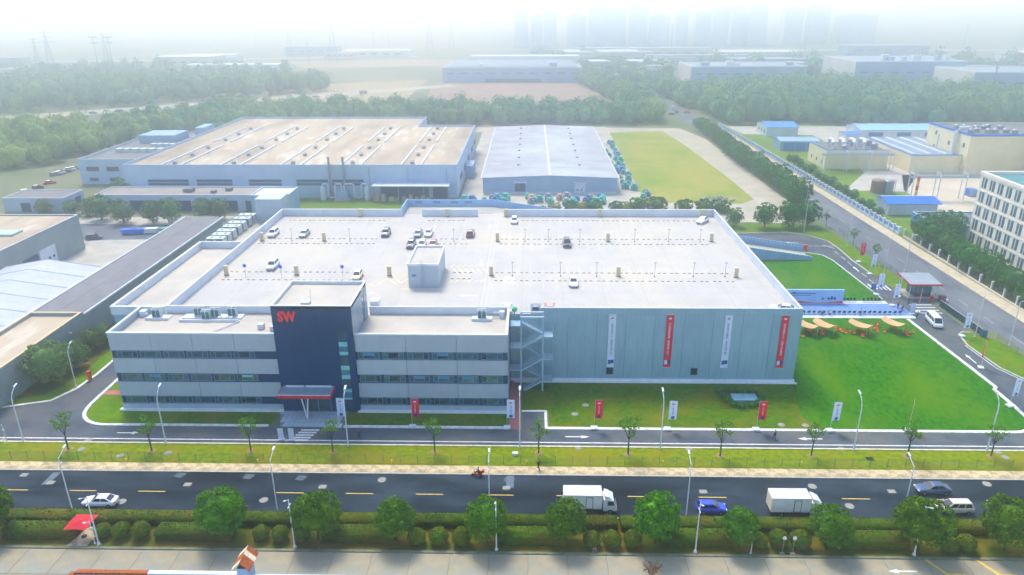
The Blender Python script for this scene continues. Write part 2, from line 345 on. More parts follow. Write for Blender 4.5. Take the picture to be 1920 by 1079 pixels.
# grass island and strip by the right road
struct('verge', MB().poly([(93.5,99),(100.6,99),(100.2,125),(97.5,139.5),(94.2,143),(92.8,143.2),(91.6,141.8),(90.5,137),(91.2,127),(93.5,121)], Z1), m_gr_left)
struct('verge', MB().poly([(89.2,178.5),(90.2,164),(95,164),(94.6,178),(93.2,200),(92.8,216),(88,225),(60,226),(40,225),(40,213.6),(70,215.6),(79,216),(84.5,213.6),(88.5,207.4),(88.9,200),(88.5,190)], Z1), m_gr_left)
side = struct('road', MB().poly([(95.5,40),(109,40),(108.6,147),(107.6,220),(104.8,380),(101,520),(96,700),(92,1000),(82,1000),(84,700),(90,520),(93.4,380),(94.6,262),(94.2,232),(94.3,215),(95.2,178),(96.4,158),(99.8,141),(100.6,120)], Z2), m_asph3)
struct('pavement', MB().prism([(109,40),(112.4,40),(112.2,155),(111.2,215),(107.2,422),(105,422),(107.6,220),(108.6,147)], 0, .1), M('side_pavement', S(200,188,160), .9, S(180,168,140), .6))
sd2 = MB().box(-.07,.07,-2,2,0,.005).mesh('lane_dash', M('worn_white', S(186,188,188), .8))
pieces('lane_dash', sd2, side, [(102.2-.02*k*5, 120+10*k, Z2) for k in range(16)])
# land behind the factory
struct('yard', MB().poly([(-30,200),(60,200),(60,226),(46,236),(43,250),(43,420),(34,420),(34,372),(-17,372),(-17,420),(-26,420),(-26,350),(-25,258),(-27,240)], Z1+.001), m_conc)
struct('grass', MB().poly([(-98,200),(-30,200),(-27,240),(-26,262),(-98,262)], Z1), m_gr_left)
struct('field', MB().poly([(41,252),(74,250),(80.5,256),(80,290),(77,360),(73,405),(43.5,401)], Z2), m_gr_field)
struct('track', MB().poly([(34,232),(60,228),(84,226),(92,240),(91.6,300),(91,380),(84,415),(-30,420),(-30,403),(40,401),(40,250)], Z1+.002), m_dirt)
struct('yard', MB().poly([(-131,150),(-93,150),(-83.5,206),(-83.5,234),(-175,230),(-175,205),(-131,203)], Z1-.001), m_conc)
struct('track', MB().poly([(-150,205.5),(-102.5,208),(-102.5,222),(-150,224)], Z2), m_asph3)
struct('grass', MB().poly([(-150,107.7),(-93,109.8),(-85.8,112.3),(-83.8,116.7),(-83.1,122),(-83.1,205),(-94,205),(-94,112),(-150,111)], Z1), m_gr_left)
struct('grass', MB().poly([(-92.4,112.6),(-88.4,114),(-86.6,118),(-86,124),(-86,205),(-92.4,205)], Z2), m_gr_scrub)
struct('field', MB().poly([(-215,480),(-90,505),(-95,700),(-270,620)], Z1), m_tan)
struct('field', MB().poly([(-75,520),(75,515),(60,668),(-85,668)], Z1), M('fallow_field', S(160,132,112), .95, S(140,124,100), .04))
struct('road', MB().poly([(-380,405),(-160,560),(-60,640),(-70,655),(-180,575),(-395,425)], Z2), m_conc)
struct('grass', MB().poly([(113,212),(260,200),(330,430),(108,430)], Z1), M('plant_grass', S(104,132,6), 1, S(88,120,8), .1))
struct('road', MB().poly([(118,270),(140,268),(160,300),(162,330),(175,355),(330,352),(330,420),(112,422),(114,395),(150,392),(148,345),(138,300)], Z2), M('plant_road', S(186,182,170), .9, S(170,166,154), .2))
struct('yard', MB().poly([(137,238),(260,232),(262,296),(152,297),(140,270)], Z2), M('plant_yard', S(200,188,166), .9, S(184,174,150), .1))
# ------------------------------------------------------------------ the factory with its office front
m_panel = M('grey_blue_panel', S(140,172,186), .5, S(128,162,179), .9, 5, metal=.1, spec=.35, ribs=('Z', 6.4), ribdist=.012, rand=.05, stretch=(1.6,1.6,.25), c3=S(116,158,180), scale3=.05)
m_panel2 = M('light_grey_panel', S(166,180,191), .5, S(158,173,185), .5, 4, metal=.15, spec=.35, ribs=('Z', 2.4), ribdist=.01, rand=.035)
m_seam = M('panel_seam', S(40,74,96), .8)
m_navy = M('navy_cladding', S(0,62,98), .5, S(0,56,92), .4, 4, spec=.12, rand=.04)
m_plinth = M('white_plinth', S(222,226,230), .7, S(206,212,216), .8)
m_coping = M('white_coping', S(208,212,216), .5, S(194,200,206), .7)
m_parap = M('parapet_grey', S(204,210,218), .6, S(190,198,208), .3, 5, rand=.03)
m_deck = M('deck_concrete', S(184,179,170), .9, S(170,166,160), .2, 9, lo=.3, hi=.7, c3=S(188,180,162), scale3=.06)
m_roof = M('roof_screed', S(184,176,162), .9, S(172,166,154), .25, 7, c3=S(196,184,162), scale3=.09)
m_glass = M('window_glass', S(26,62,72), .08, S(44,92,104), .7, 3, spec=.8, rand=.35)
m_glass2 = M('window_glass_teal', S(44,104,120), .1, S(60,128,144), 1., spec=.8)
m_glass3 = M('window_glass_pale', S(128,196,206), .2, S(112,182,194), 1., spec=.6)
m_blind = M('blue_blind', S(40,110,160), .4, S(60,140,180), 2.)
m_frame = M('window_frame', S(92,146,166), .5, spec=.4)
m_red = M('red_panel', S(206,34,40), .5, S(190,30,36), 1.)
m_redlogo = M('red_letter', S(255,52,24), .5)
m_stairs = M('stair_steel', S(158,186,200), .5, S(146,176,192), 2.)
m_ac = M('unit_casing', S(196,204,196), .55, S(180,190,184), 2.)
m_acg = M('unit_grille', S(52,96,108), .6)
m_beige = M('beige_cabinet', S(226,212,180), .7, S(212,196,164), 2.)
m_ramp = M('ramp_blue', S(136,176,212), .6, S(124,166,204), .4)
fb = thing('factory_building', 'grey-blue panelled factory with navy entrance tower, office wings and rooftop car park', 'factory', (-12,150,0), world=True)
XL, XR, YM, YB, YO, H0, DK = -66.4, 49.1, 120.8, 188.0, 109.4, 14.86, 13.0
core = MB(); core.box(XL+.2, XR-.14, YM+.14, YB-.05, 0, DK-.02); wall_main = core.build('wall', m_seam, fb)
fp = []
x = -3.4; n = 10; w = (XR+3.4)/n
pan = MB().box(.026, w-.026, 0, .13, .62, 13.6).mesh('wall_panel', m_panel)
pieces('wall_panel', pan, fb, [(-3.4+w*i, YM, 0) for i in range(n)])
pan2 = MB().box(.015, w-.015, 0, .13, 13.62, H0-.16).mesh('parapet_panel', m_panel)
pieces('parapet_panel', pan2, fb, [(-3.4+w*i, YM, 0) for i in range(n) if i > 0]); 
ws = (YB-YM)/13
pan = MB().box(0, .13, .015, ws-.015, .62, H0-.16).mesh('wall_panel', m_panel)
pieces('wall_panel', pan, fb, [(XR-.13, YM+.14+ (ws-.012)*i, 0) for i in range(13)])
MB().box(-3.4, XR+.18, YM-.22, YM+.1, 0, .6).build('plinth', m_plinth, fb)
MB().box(-2.9, XR+.5, YM-.75, YM-.23, 0, .16).build('apron', m_plinth, fb)
# parapet walls with coping: each run is a part
def parapet(x0, x1, y0, y1, z0=DK, z1=H0, par=None, cap=.07):
    o = MB().box(x0, x1, y0, y1, z0, z1-.14).build('parapet', m_parap, par or fb)
    MB().box(x0-cap, x1+cap, y0-cap, y1+cap, z1-.14, z1).build('coping', m_coping, o); return o
parapet(2.3, XR-.14, YM+.14, YM+.36); parapet(-29.0, -3.5, YM+.14, YM+.36); parapet(XL, -42.6, YM+.14, YM+.36)
parapet(XR-.4, XR-.14, YM+.44, YB-.4)
for a, b in ((XL,-34),(-28.7,-13.7),(-6.8,XR-.2)): parapet(a, b, YB-.3, YB)
parapet(XL, XL+.26, YM+.44, YB-.38)
deck = MB().box(XL+.22, XR-.16, YM+.15, YB+2.4, DK-.02, DK).build('roof_deck', m_deck, fb)
# wheel stops: pairs per parking bay
jn = MB()
for i in range(15): jn.box(XL+1+8*i-.03,XL+1+8*i+.03,YM+.5,YB-.5,DK,DK+.002)
for i in range(9): jn.box(XL+.4,XR-.5,YM+4+8*i-.03,YM+4+8*i+.03,DK,DK+.0022)
jn.build('slab_joint', M('deck_joint', S(150,148,144), .9), deck)['kind'] = 'stuff'
ws_m = M('wheel_stop', S(196,160,96), .8, S(74,72,72), 1.6, 2)
stop = MB().box(-.3,.3,-.08,.08,0,.11).mesh('wheel_stop', ws_m)
locs = []; lines = MB(); far = MB()
for ya, yb, spans in ((167.3,163.5,((-65,-35.2),(-22,-14),(-7.4,43.4))), (143.9,139.2,((-64,-34.2),(-7.6,43.2)))):
    for x0, x1 in spans:
        k = int((x1-x0)/2.62)
        for i in range(k):
            cx = x0+2.62*(i+.5)
            for yy in (ya, yb): locs += [(cx-.55, yy, DK), (cx+.55, yy, DK)]
        for i in range(k+1):
            xx = x0+2.62*i
            lines.box(xx-.05, xx+.05, ya+.25, ya+4.6, DK, DK+.004); lines.box(xx-.05, xx+.05, yb-4.6, yb-.25, DK, DK+.004)
locs += [(-15.8+1.15*i, yy, DK) for i in range(4) for yy in (143.9,140.2)]
pieces('wheel_stop', stop, deck, locs[:290])
for l in locs[290:]: far.box(l[0]-.3,l[0]+.3,l[1]-.08,l[1]+.08,DK,DK+.11)
for x0, x1 in ((-63.6,-36),(-27,-14.4),(-2.5,46.8)):
    k = int((x1-x0)/2.62)
    for i in range(k):
        cx = x0+2.62*(i+.5)
        for d in (-.55,.55): far.box(cx+d-.3, cx+d+.3, 183.2, 183.36, DK, DK+.11)
    for i in range(k+1): lines.box(x0+2.62*i-.05, x0+2.62*i+.05, 178, 183, DK, DK+.004)
for i in range(28): lines.box(-27+2.7*i-.05, -27+2.7*i+.05, 122.2, 126.6, DK, DK+.004)
lines.box(-8.2,-8.05,123,186,DK,DK+.004); lines.box(-9.1,-8.95,123,186,DK,DK+.004)
o = far.build('wheel_stop_row', ws_m, deck); o['kind'] = 'stuff'
o = lines.build('bay_marking', M('faint_white', S(204,203,200), .85, S(184,182,180), 3.), deck); o['kind'] = 'stuff'
hat = MB()
for i in range(6):
    strip(hat, [(-16.4+1.3*i, 138.2),(-15.6+1.3*i, 140.6 if i%2 else 139.4)], .22, DK+.005); strip(hat, [(-17+1.3*i, 147.5),(-16.2+1.3*i,149)], .22, DK+.005); strip(hat, [(-16.4+1.3*i, 146.6),(-15.2+1.3*i, 143.8)], .22, DK+.005)
for a, b in (((-31,136),(-29.5,140.5)),((-29.5,140.5),(-27,137.2)),((-29.8,144.5),(-26.2,137.6)),((-26.2,137.6),(-24.6,141)),((-32.5,137),(-31,136)),((-25.6,134.4),(-17,134.4))): strip(hat, [a,b], .3, DK+.0055)
hat.build('hatch_marking', M('deck_yellow', S(224,206,150), .85, S(206,196,160), 2.), deck)
for x, y, rz in ((-24,177,math.pi/2),(-10.6,150,-math.pi/2),(-32,132,0.3),(-12,131,math.pi),(-10,178,math.pi/2)):
    o = bpy.data.objects.new('arrow_marking', arrow); COL.objects.link(o); o.parent = deck; o.location = (x,y,DK+.005); o.rotation_euler = (0,0,rz)
MB().box(-5.2,-2.9,137.4,141.4,DK,DK+.02).build('white_pad', m_white, deck)
# stair and lift core standing on the deck
cr = MB().box(-24.1,-18.05,135.3,147.0,DK,17.6).build('stair_core', m_panel2, fb)
for a in ((-24.2,-17.95,135.2,135.5),(-24.2,-17.95,146.8,147.1),(-24.2,-23.9,135.55,146.75),(-18.25,-17.95,135.55,146.75)): MB().box(a[0],a[1],a[2],a[3],17.605,18.0).build('coping', m_coping, cr)
MB().box(-23.7,-18.5,135.7,146.6,17.6,17.63).build('roof', m_roof, cr)
ld = MB()
for s in (-.22,.22): ld.tube([(-21.2+s,135.15,13.1),(-21.2+s,135.15,18.6)], .035, 5)
for i in range(16): ld.tube([(-21.42,135.15,13.4+.32*i),(-20.98,135.15,13.4+.32*i)], .025, 4)
ld.build('ladder', m_stairs, cr)
MB().box(-23.35,-22.55,135.24,135.295,15.3,15.75).build('blue_sign', M('blue_sign', S(40,110,200), .5), cr)
# annex strip on the left with its own parapet
MB().box(-76.3,XL+.15,120.9,159.6,0,13.1).build('annex_wall', m_panel, fb)
MB().box(-76.05,XL-.05,121.15,159.3,13.1,13.2).build('annex_roof', m_roof, fb)
parapet(-76.5,-76.1,121,159.4,13.1,14.8); parapet(-76.5,XL-.1,120.6,120.95,13.1,14.8); parapet(-76.1,XL-.1,159.3,159.6,13.1,14.8)
MB().box(-80.6,XL+.1,160,194.5,0,10.8).build('plant_deck', m_conc, fb)
# ---- office wings
BANDS = ((11.45,14.52),(7.15,9.92),(2.72,5.45),(.32,1.18)); WB = ((9.92,11.45),(5.45,7.15),(1.18,2.72))
MB().box(-70.7,-42.3,109.8,120.7,0,13.2).box(-29.4,-3.8,109.8,120.7,0,13.2).build('office_wall', m_navy, fb)
MB().box(-70.7,-42.4,109.75,120.75,13.2,13.4).build('office_roof', m_roof, fb); MB().box(-29.4,-3.9,109.75,120.75,13.2,13.4).build('office_roof', m_roof, fb)
for (xa, xb, np_) in ((-71.0,-42.5,4),(-29.2,-3.55,3)):
    wd = (xb-xa)/np_
    for (za, zb) in BANDS:
        me = MB().box(.03, wd-.03, 0, .38, za, zb).mesh('wall_panel', m_panel2); pieces('wall_panel', me, fb, [(xa+wd*i, YO, 0) for i in range(np_)])
    for (za, zb) in WB:
        MB().box(xa+.05, xb-.02, YO+.22, YO+.36, za, zb).build('window_band', m_navy, fb)
    par = MB().box(xa,xb,YO+.01,YO+.26,14.52,14.62).build('parapet', m_parap, fb); MB().box(xa-.1,xb+.06,YO-.09,YO+.36,14.62,14.8).build('coping', m_coping, par)
    MB().box(xa+.3,xb-.3,YO+.39,YO+.5,13.4,14.6).build('parapet', m_parap, fb)
    MB().box(xa-.35,xb+(0 if xb < -20 else .3),YO-.62,YO+.02,0,.3).build('apron', m_plinth, fb)
# office side walls
for xx, s in ((-71.0,1),(-3.55,-1)):
    for (za, zb) in ((.32,4.6),(4.62,9.4),(9.42,14.52)):
        me = MB().box(0, .3*s, .0, 5.45, za, zb).mesh('wall_panel', m_panel2) if s > 0 else MB().box(-.3, 0, 0, 5.45, za, zb).mesh('wall_panel', m_panel2)
        pieces('wall_panel', me, fb, [(xx, YO+.4, 0), (xx, YO+5.88, 0)])
    parapet(min(xx,xx+.3*s), max(xx,xx+.3*s), YO+.42, 120.6, 14.53, 14.8)
# windows: frame, panes
def window_mesh(w_, h_, pats):
    fr = MB(); t = .07
    fr.box(0,w_,0,.1,0,t); fr.box(0,w_,0,.1,h_-t,h_); fr.box(0,t,0,.1,t,h_-t); fr.box(w_-t,w_,0,.1,t,h_-t)
    a = w_*.24
    fr.box(a-t/2,a+t/2,0,.1,t,h_-t); fr.box(w_-a-t/2,w_-a+t/2,0,.1,t,h_-t)
    return fr.mesh('window', m_frame), a, t
wi = 0
for (xa, pitch, cnt) in ((-70.35,4.02,6),(-29.05,4.17,6)):
    fw = 3.55; fh = 1.22; me, a, t = window_mesh(fw, fh, None)
    gl3 = (m_glass, M('window_glass_green', S(20,58,50), .1, S(70,120,120), .9, 4, spec=.8, rand=.3), M('window_glass_dark', S(8,26,38), .08, S(30,60,72), 1.2, 4, spec=.8, rand=.3))
    pm_side = [MB().box(0,a-t*1.5,0,.03,0,fh-2*t).mesh('pane', g3) for g3 in gl3]; cw = fw-2*a-t; pm_mid = [MB().box(0,cw,0,.03,0,fh-2*t).mesh('pane', g3) for g3 in gl3]
    bl = MB().box(0,cw,0,.02,0,.55).mesh('blind', m_blind); bw = MB().box(0,cw,0,.02,0,.4).mesh('blind', m_glass3)
    for (za, zb) in WB:
        for i in range(cnt):
            w_ = bpy.data.objects.new('window', me); COL.objects.link(w_); w_.parent = fb; w_.matrix_parent_inverse = Matrix.Translation(-WLOC[fb.name]); w_.location = (xa+pitch*i+.25, YO+.115, (za+zb)/2-fh/2)
            for pmx, x0 in ((pm_side,t),(pm_mid,a+t/2),(pm_side,fw-a+t/2)):
                p_ = bpy.data.objects.new('pane', pmx[random.choice((0,0,1,2))]); COL.objects.link(p_); p_.parent = w_; p_.location = (x0,.05,t)
            r = random.random()
            if r < .34 and za > 2:
                b_ = bpy.data.objects.new('blind', bl if r < .22 else bw); COL.objects.link(b_); b_.parent = w_; b_.location = (a+t/2, .025, fh-t-(.56 if r < .22 else .41))
            wi += 1
# ---- navy tower
TX0, TX1, TY0, TY1, TH = -42.5, -29.2, 109.05, 120.55, 20.0
MB().box(TX0+.12,TX1-.12,TY0+.12,TY1,0,TH-.7).build('tower_wall', m_navy, fb)
tw = (TX1-TX0-2.0)/4
cols = [(TX0+(TX1-TX0-3.1)/4*i, (TX1-TX0-3.1)/4) for i in range(4)]
for (x0, w_) in cols+[(TX1-.85,.85)]:
    for (za, zb) in ((.02,5.2),(5.21,10.2),(10.21,15.2),(15.21,TH-.15)):
        if w_ > 2 and za < 1 and -39 < x0+1 < -34: za = 3.1
        me = MB().box(.006,w_-.006,0,.12,za,zb).mesh('cladding_panel', m_navy); pieces('cladding_panel', me, fb, [(x0, TY0, 0)])
me = MB().box(.006,2.25-.006,0,.12,15.6,TH-.15).mesh('cladding_panel', m_navy); pieces('cladding_panel', me, fb, [(TX1-3.1, TY0, 0)])
me = MB().box(.006,.5,0,.12,.02,15.58).mesh('cladding_panel', m_navy); pieces('cladding_panel', me, fb, [(TX1-3.1, TY0, 0)])
sw = MB().box(-32.58,-32.5,TY0+.01,TY0+.1,1.2,15.5).build('stair_window', m_glass3, fb)
MB().box(-32.48,-30.06,TY0+.09,TY0+.11,.1,15.55).build('backing', m_navy, sw)
for (zb, za, mm) in ((15.4,13.7,m_glass),(13.4,12.55,m_glass3),(12.5,11.65,m_glass2),(11.6,10.95,m_glass3),(10.9,9.0,m_glass),(8.95,8.15,m_glass3),(8.1,7.25,m_glass2),(7.2,6.45,m_glass3),(6.4,4.85,m_glass),(4.5,3.85,m_glass3),(3.8,2.85,m_glass2),(2.8,2.45,m_glass3),(2.4,1.4,m_glass)):
    MB().box(-32.4,-30.35,TY0+.03,TY0+.08,za,zb).build('pane', mm, sw)
m_tside = M('tower_side_panel', S(150,166,180), .35, S(136,154,170), .5, metal=.4, spec=.5, rand=.05)
for (ya, yb) in ((TY0+.13,112.9),(112.92,116.7),(118.3,TY1)):
    for (za, zb) in ((13.4,16.6),(16.62,TH-.15)): MB().box(TX1-.12,TX1,ya,yb,za,zb).build('cladding_panel', m_tside, fb)
MB().box(TX1-.12,TX1-.05,116.72,118.28,13.4,18.6).build('side_window', m_glass, fb); MB().box(TX1-.12,TX1-.01,116.72,118.28,18.62,TH-.15).build('cladding_panel', m_tside, fb)
MB().box(TX0+.3,TX1-.3,TY0+.3,TY1-.3,TH-.7,TH-.6).build('tower_roof', m_roof, fb)
for a in ((TX0-.05,TX1+.05,TY0-.05,TY0+.28),(TX0-.05,TX1+.05,TY1-.28,TY1+.05),(TX0-.05,TX0+.28,TY0+.285,TY1-.285),(TX1-.28,TX1+.05,TY0+.285,TY1-.285)):
    p_ = MB().box(a[0]+.05,a[1]-.05,a[2]+.05,a[3]-.05,TH-.62,TH-.12).build('parapet', m_parap, fb); MB().box(*a,TH-.12,TH).build('coping', m_coping, p_)
MB().box(-38,-36.6,110.8,112.1,TH-.6,TH-.2).build('roof_hatch', m_ac, fb)
MB().tube([(-36.4,111.4,TH-.6),(-36.4,111.4,TH+1.9)], .03, 5).build('antenna', m_grey_steel, fb)
MB().box(-28.9,-27.4,121.6,123.4,DK,DK+2.6).build('equipment_cabinet', m_white, fb)
# red letters
def letters(txt, x0, x1, z0, z1, y, mat, parent, name='letter', thick=.09, off=.0):
    """flat bold letters standing off a wall that faces -y; each character its own part"""
    cu = bpy.data.curves.new('t', 'FONT'); tot = []; X = 0
    for ch in txt:
        cu.body = ch; cu.offset = off; ob = bpy.data.objects.new('t', cu); COL.objects.link(ob); bpy.context.view_layer.update()
        dg = bpy.context.evaluated_depsgraph_get(); me = bpy.data.meshes.new_from_object(ob.evaluated_get(dg))
        bpy.data.objects.remove(ob); vs = np.array([v.co[:2] for v in me.vertices]); fs = [tuple(p.vertices) for p in me.polygons]; bpy.data.meshes.remove(me)
        mn, mx = vs.min(0), vs.max(0); tot.append((vs-mn, fs, mx-mn, X)); X += (mx-mn)[0]*.97
    W = X; Hh = max(t_[2][1] for t_ in tot)
    for vs, fs, wh, xo in tot:
        mb = MB(); P = [((vx+xo)/W*(x1-x0)+x0, vy/wh[1]*(z1-z0)+z0) for vx, vy in vs]; n_ = len(P)
        edges = {}
        for f in fs:
            for i in range(len(f)): e = (f[i], f[(i+1)%len(f)]); edges[e] = edges.get(e, 0)+1
        mb.add([(a,y-thick,b) for a,b in P]+[(a,y,b) for a,b in P], [f for f in fs]+[(e[1],e[0],e[0]+n_,e[1]+n_) for e in edges if (e[1],e[0]) not in edges])
        mb.build(name, mat, parent)
    bpy.data.curves.remove(cu)
letters('SW', -41.45, -38.5, 17.1, 18.95, TY0-.02, m_redlogo, fb, thick=.16, off=.045)
# entrance: glazed door, canopy with red fascia on V struts
dr = MB().box(-38.6,-34.1,TY0-.02,TY0+.11,.1,3.05).build('door', m_glass, fb)
for x in (-38.6,-36.4,-34.2): MB().box(x,x+.1,TY0-.08,TY0-.021,.1,3.05).build('frame', m_frame, dr)
cp = MB().prism([(-42.0,105.7),(-33.2,105.7),(-33.2,109.0),(-42.0,109.0)], 4.95, 5.1).build('canopy', M('canopy_top', S(150,166,178), .5, S(138,154,168), 1., metal=.3), fb)
MB().box(-42.1,-33.1,105.58,105.7,4.55,5.12).build('red_fascia', m_red, cp); MB().box(-33.2,-33.08,105.71,109.0,4.55,5.12).build('red_fascia', m_red, cp); MB().box(-42.12,-42.0,105.71,109.0,4.55,5.12).build('red_fascia', m_red, cp)
MB().box(-42.1,-33.1,105.6,105.78,5.125,5.2).build('trim', m_coping, cp); MB().box(-41.5,-38.4,108.6,108.8,5.1,5.35).box(-38.1,-33.6,108.6,108.8,5.1,5.35).build('trim', m_coping, cp)
for x in (-38.4,-37.1): MB().tube([(-37.7,106.6,.1),(x,106.4,4.9)], .13, 8).build('canopy_strut', m_steel_w, cp)
# small dark windows and the hanging banners are on the long wall
for cx in (15.02, 30.64):
    o = MB().box(cx-.68,cx+.68,YM-.05,YM-.005,1.4,2.9).build('window', m_frame, fb); MB().box(cx-.6,cx+.6,YM-.07,YM-.052,1.48,2.82).build('pane', M('dark_pane', S(20,44,48), .15, spec=.7), o)
# roof units on the office roofs
def ac_unit(par, x, y, z, w=1.5, d=.85, h=1.6, rz=0):
    o = MB().box(x-w/2,x+w/2,y-d/2,y+d/2,z,z+h).build('roof_unit', m_ac, par)
    g = MB()
    for k in (-1,1): g.box(x+k*w*.25-w*.2, x+k*w*.25+w*.2, y-d/2-.02, y-d/2-.003, z+.15, z+h-.2)
    g.build('grille', m_acg, o)
    f = MB()
    for k in (-1,1): f.lathe([(.3,0),(.34,.16),(.26,.16)], (x+k*w*.25,y,z+h), 10)
    f.build('fan', m_grey_steel, o); return o
for x, y in ((-66.9,118.6),(-59.6,119.4),(-56.4,118.9),(-57.7,118.0),(-53.5,119.4),(-8.4,118.9)): ac_unit(fb, x, y, 13.65)
for x in (-55.2,-54.2,-53.2): MB().box(x-.3,x+.3,117.4,117.9,13.55,14.1).build('roof_unit', m_ac, fb)
for a in ((-62.3,-51.6,116.9,117.15),(-68.8,-64.6,117.6,117.8),(-10.2,-6.6,117.9,118.1)): MB().box(*a,13.4,13.85).build('unit_base', m_coping, fb)
for a in ((-62.3,-51.6,118.2,120.2),(-68.8,-64.6,117.9,119.6),(-10.2,-6.6,118.15,119.8)): MB().box(*a,13.4,13.62).build('unit_base', m_parap, fb)
MB().tube([(-51.4,117,13.6),(-54.6,112,13.6),(-54.9,110,13.6)], .09, 6).build('pipe', m_coping, fb)
MB().tube([(-68.9,119,14),(-70.3,119.6,14)], .14, 6).box(-70.4,-69.3,119,120.2,13.4,14.5).build('duct', m_parap, fb)
MB().tube([(-6.5,119.6,14.3),(-4.8,119.8,14.3)], .16, 6).box(-5.3,-4.4,119.2,120.2,13.4,14.6).build('duct', m_parap, fb)
for x, y in ((-46.6,114.4),(-44.2,113.6),(-45,119)): MB().box(x-.5,x+.5,y-.45,y+.45,13.4,14.3).build('roof_box', m_parap, fb)
# units on the lower deck left at the back
for i, y in enumerate((168,171.2,174.4,178.2,181.6,185.6,189)): ac_unit(fb, -76.4, y, 11.1, 4.2, 2.2, 2.0)
rl = MB()
for z in (11.5,12.0,12.5): rl.tube([(-80.4,160.5,z),(-80.4,194,z)], .04, 4)
for i in range(12): rl.tube([(-80.4,160.6+3*i,10.8),(-80.4,160.6+3*i,12.5)], .04, 4)
rl.build('railing', m_grey_steel, fb)
MB().box(-74,-67,189,196,0,17.2).build('back_stair_block', m_panel2, fb)
# ---- outside steel stair
st = thing('fire_escape_stair', 'pale blue steel fire escape zigzagging up between office and factory wall', 'staircase', (0,118,0), world=True)
for x in (-1.4,2.5):
    for y in (117.0,119.2): MB().box(x-.13,x+.13,y-.13,y+.13,0,14.7).build('column', m_stairs, st)
MB().box(-1.53,2.63,116.95,117.1,14.5,14.75).build('beam', m_steel_w, st); MB().box(-1.53,2.63,119.1,119.3,14.5,14.75).build('beam', m_steel_w, st)
def rail(mb, pts, h=1.05):
    for k in (.35,.7,1.05): mb.tube([(p[0],p[1],p[2]+k) for p in pts], .025, 4)
    for a, b in zip(pts, pts[1:]):
        L_ = (Vector(b)-Vector(a)).length; nn = max(1, int(L_/.28))
        for i in range(nn+1):
            t = i/nn; q = Vector(a).lerp(Vector(b), t); mb.tube([q, q+Vector((0,0,h))], .018 if i % nn else .03, 4)
def flight(x0, z0, x1, z1, y0, y1):
    f = MB(); n_ = 12
    for y in (y0, y1-.06): f.add([(x0,y,z0-.25),(x1,y,z1-.25),(x1,y,z1+.08),(x0,y,z0+.08),(x0,y+.06,z0-.25),(x1,y+.06,z1-.25),(x1,y+.06,z1+.08),(x0,y+.06,z0+.08)], [(0,1,2,3),(7,6,5,4),(0,4,5,1),(3,2,6,7)])
    for i in range(n_):
        t = (i+.5)/n_; xx = x0+(x1-x0)*t; zz = z0+(z1-z0)*t; f.box(xx-.14,xx+.14,y0+.07,y1-.07,zz-.02,zz+.02)
    o = f.build('flight', m_stairs, st); r = MB(); rail(r, [(x0,y0+.03,z0),(x1,y0+.03,z1)]); rail(r, [(x0,y1-.03,z0),(x1,y1-.03,z1)]); r.build('handrail', m_stairs, o)
def landing(x0, x1, y0, y1, z, sides):
    o = MB().box(x0,x1,y0,y1,z-.18,z).build('landing', m_stairs, st); r = MB()
    for s in sides: rail(r, s)
    r.build('handrail', m_stairs, o)
Lz = (4.25,8.75,13.0); Rz = (2.1,6.5,10.9); prev = 0
for i in range(3):
    flight(-.9 if i == 0 else -1.3, prev, 2.4, Rz[i], 116.9, 117.95); flight(2.4, Rz[i], -1.3, Lz[i], 118.15, 119.25)
    landing(2.4,4.3,116.9,119.25,Rz[i],[[(2.5,116.93,Rz[i]),(4.27,116.93,Rz[i]),(4.27,119.22,Rz[i]),(2.5,119.22,Rz[i])]])
    landing(-3.4,-1.3,116.9,119.25,Lz[i],[[(-3.3,116.93,Lz[i]),(-1.4,116.93,Lz[i])]]); prev = Lz[i]
for z in (4.3,8.8): MB().box(-2.2,-1.6,120.6,120.78,z+1.2,z+1.6).build('yellow_sign', m_yellow, st)
# ---- ramp behind the factory
rp = thing('car_ramp', 'long blue walled concrete ramp climbing behind the factory to its roof', 'ramp', (40,194,0), world=True)
def rz_(x): return max(0., min(13.0, 13.0-(x+10)*13.0/87.5))
xs = [-34,-10,0,20,40,60,70,77.5]
sl = MB()
for a, b in zip(xs, xs[1:]): sl.add([(a,190.6,rz_(a)+.02),(b,190.6,rz_(b)+.02),(b,197.6,rz_(b)+.02),(a,197.6,rz_(a)+.02),(a,190.6,rz_(a)-.5),(b,190.6,rz_(b)-.5),(b,197.6,rz_(b)-.5),(a,197.6,rz_(a)-.5)], [(0,1,2,3),(7,6,5,4),(0,4,5,1),(3,2,6,7)])
sl.build('ramp_slab', m_conc, rp)
def wallrun(y, t, x0, x1, top, nm='ramp_wall'):
    for i, (a, b) in enumerate(zip(xs, xs[1:])):
        a2, b2 = max(a,x0), min(b,x1)
        if b2 <= a2: continue
        za, zb = rz_(a2)+top, rz_(b2)+top
        MB().add([(a2,y,0),(b2,y,0),(b2,y+t,0),(a2,y+t,0),(a2,y,za),(b2,y,zb),(b2,y+t,zb),(a2,y+t,za)], [(0,3,2,1),(4,5,6,7),(0,1,5,4),(1,2,6,5),(2,3,7,6),(3,0,4,7)]).build(nm, m_ramp, rp)
wallrun(197.6, .3, -34, 77.5, 1.9); wallrun(190.3, .3, 49.5, 77.5, .95); MB().box(-34.3,-34,188.1,197.9,12.6,15.2).build('ramp_wall', m_ramp, rp)
cpn = MB()
for i in range(26): x = 51+1*i; cpn.box(x-.12,x+.12,197.3,197.58,rz_(x)+1.2,rz_(x)+1.5)
for i in range(24): x = 52+1.05*i; cpn.box(x-.2,x+.2,190.28,190.6,rz_(x)+.97,rz_(x)+1.08)
cpn.build('reflector_row', m_white, rp)['kind'] = 'stuff'
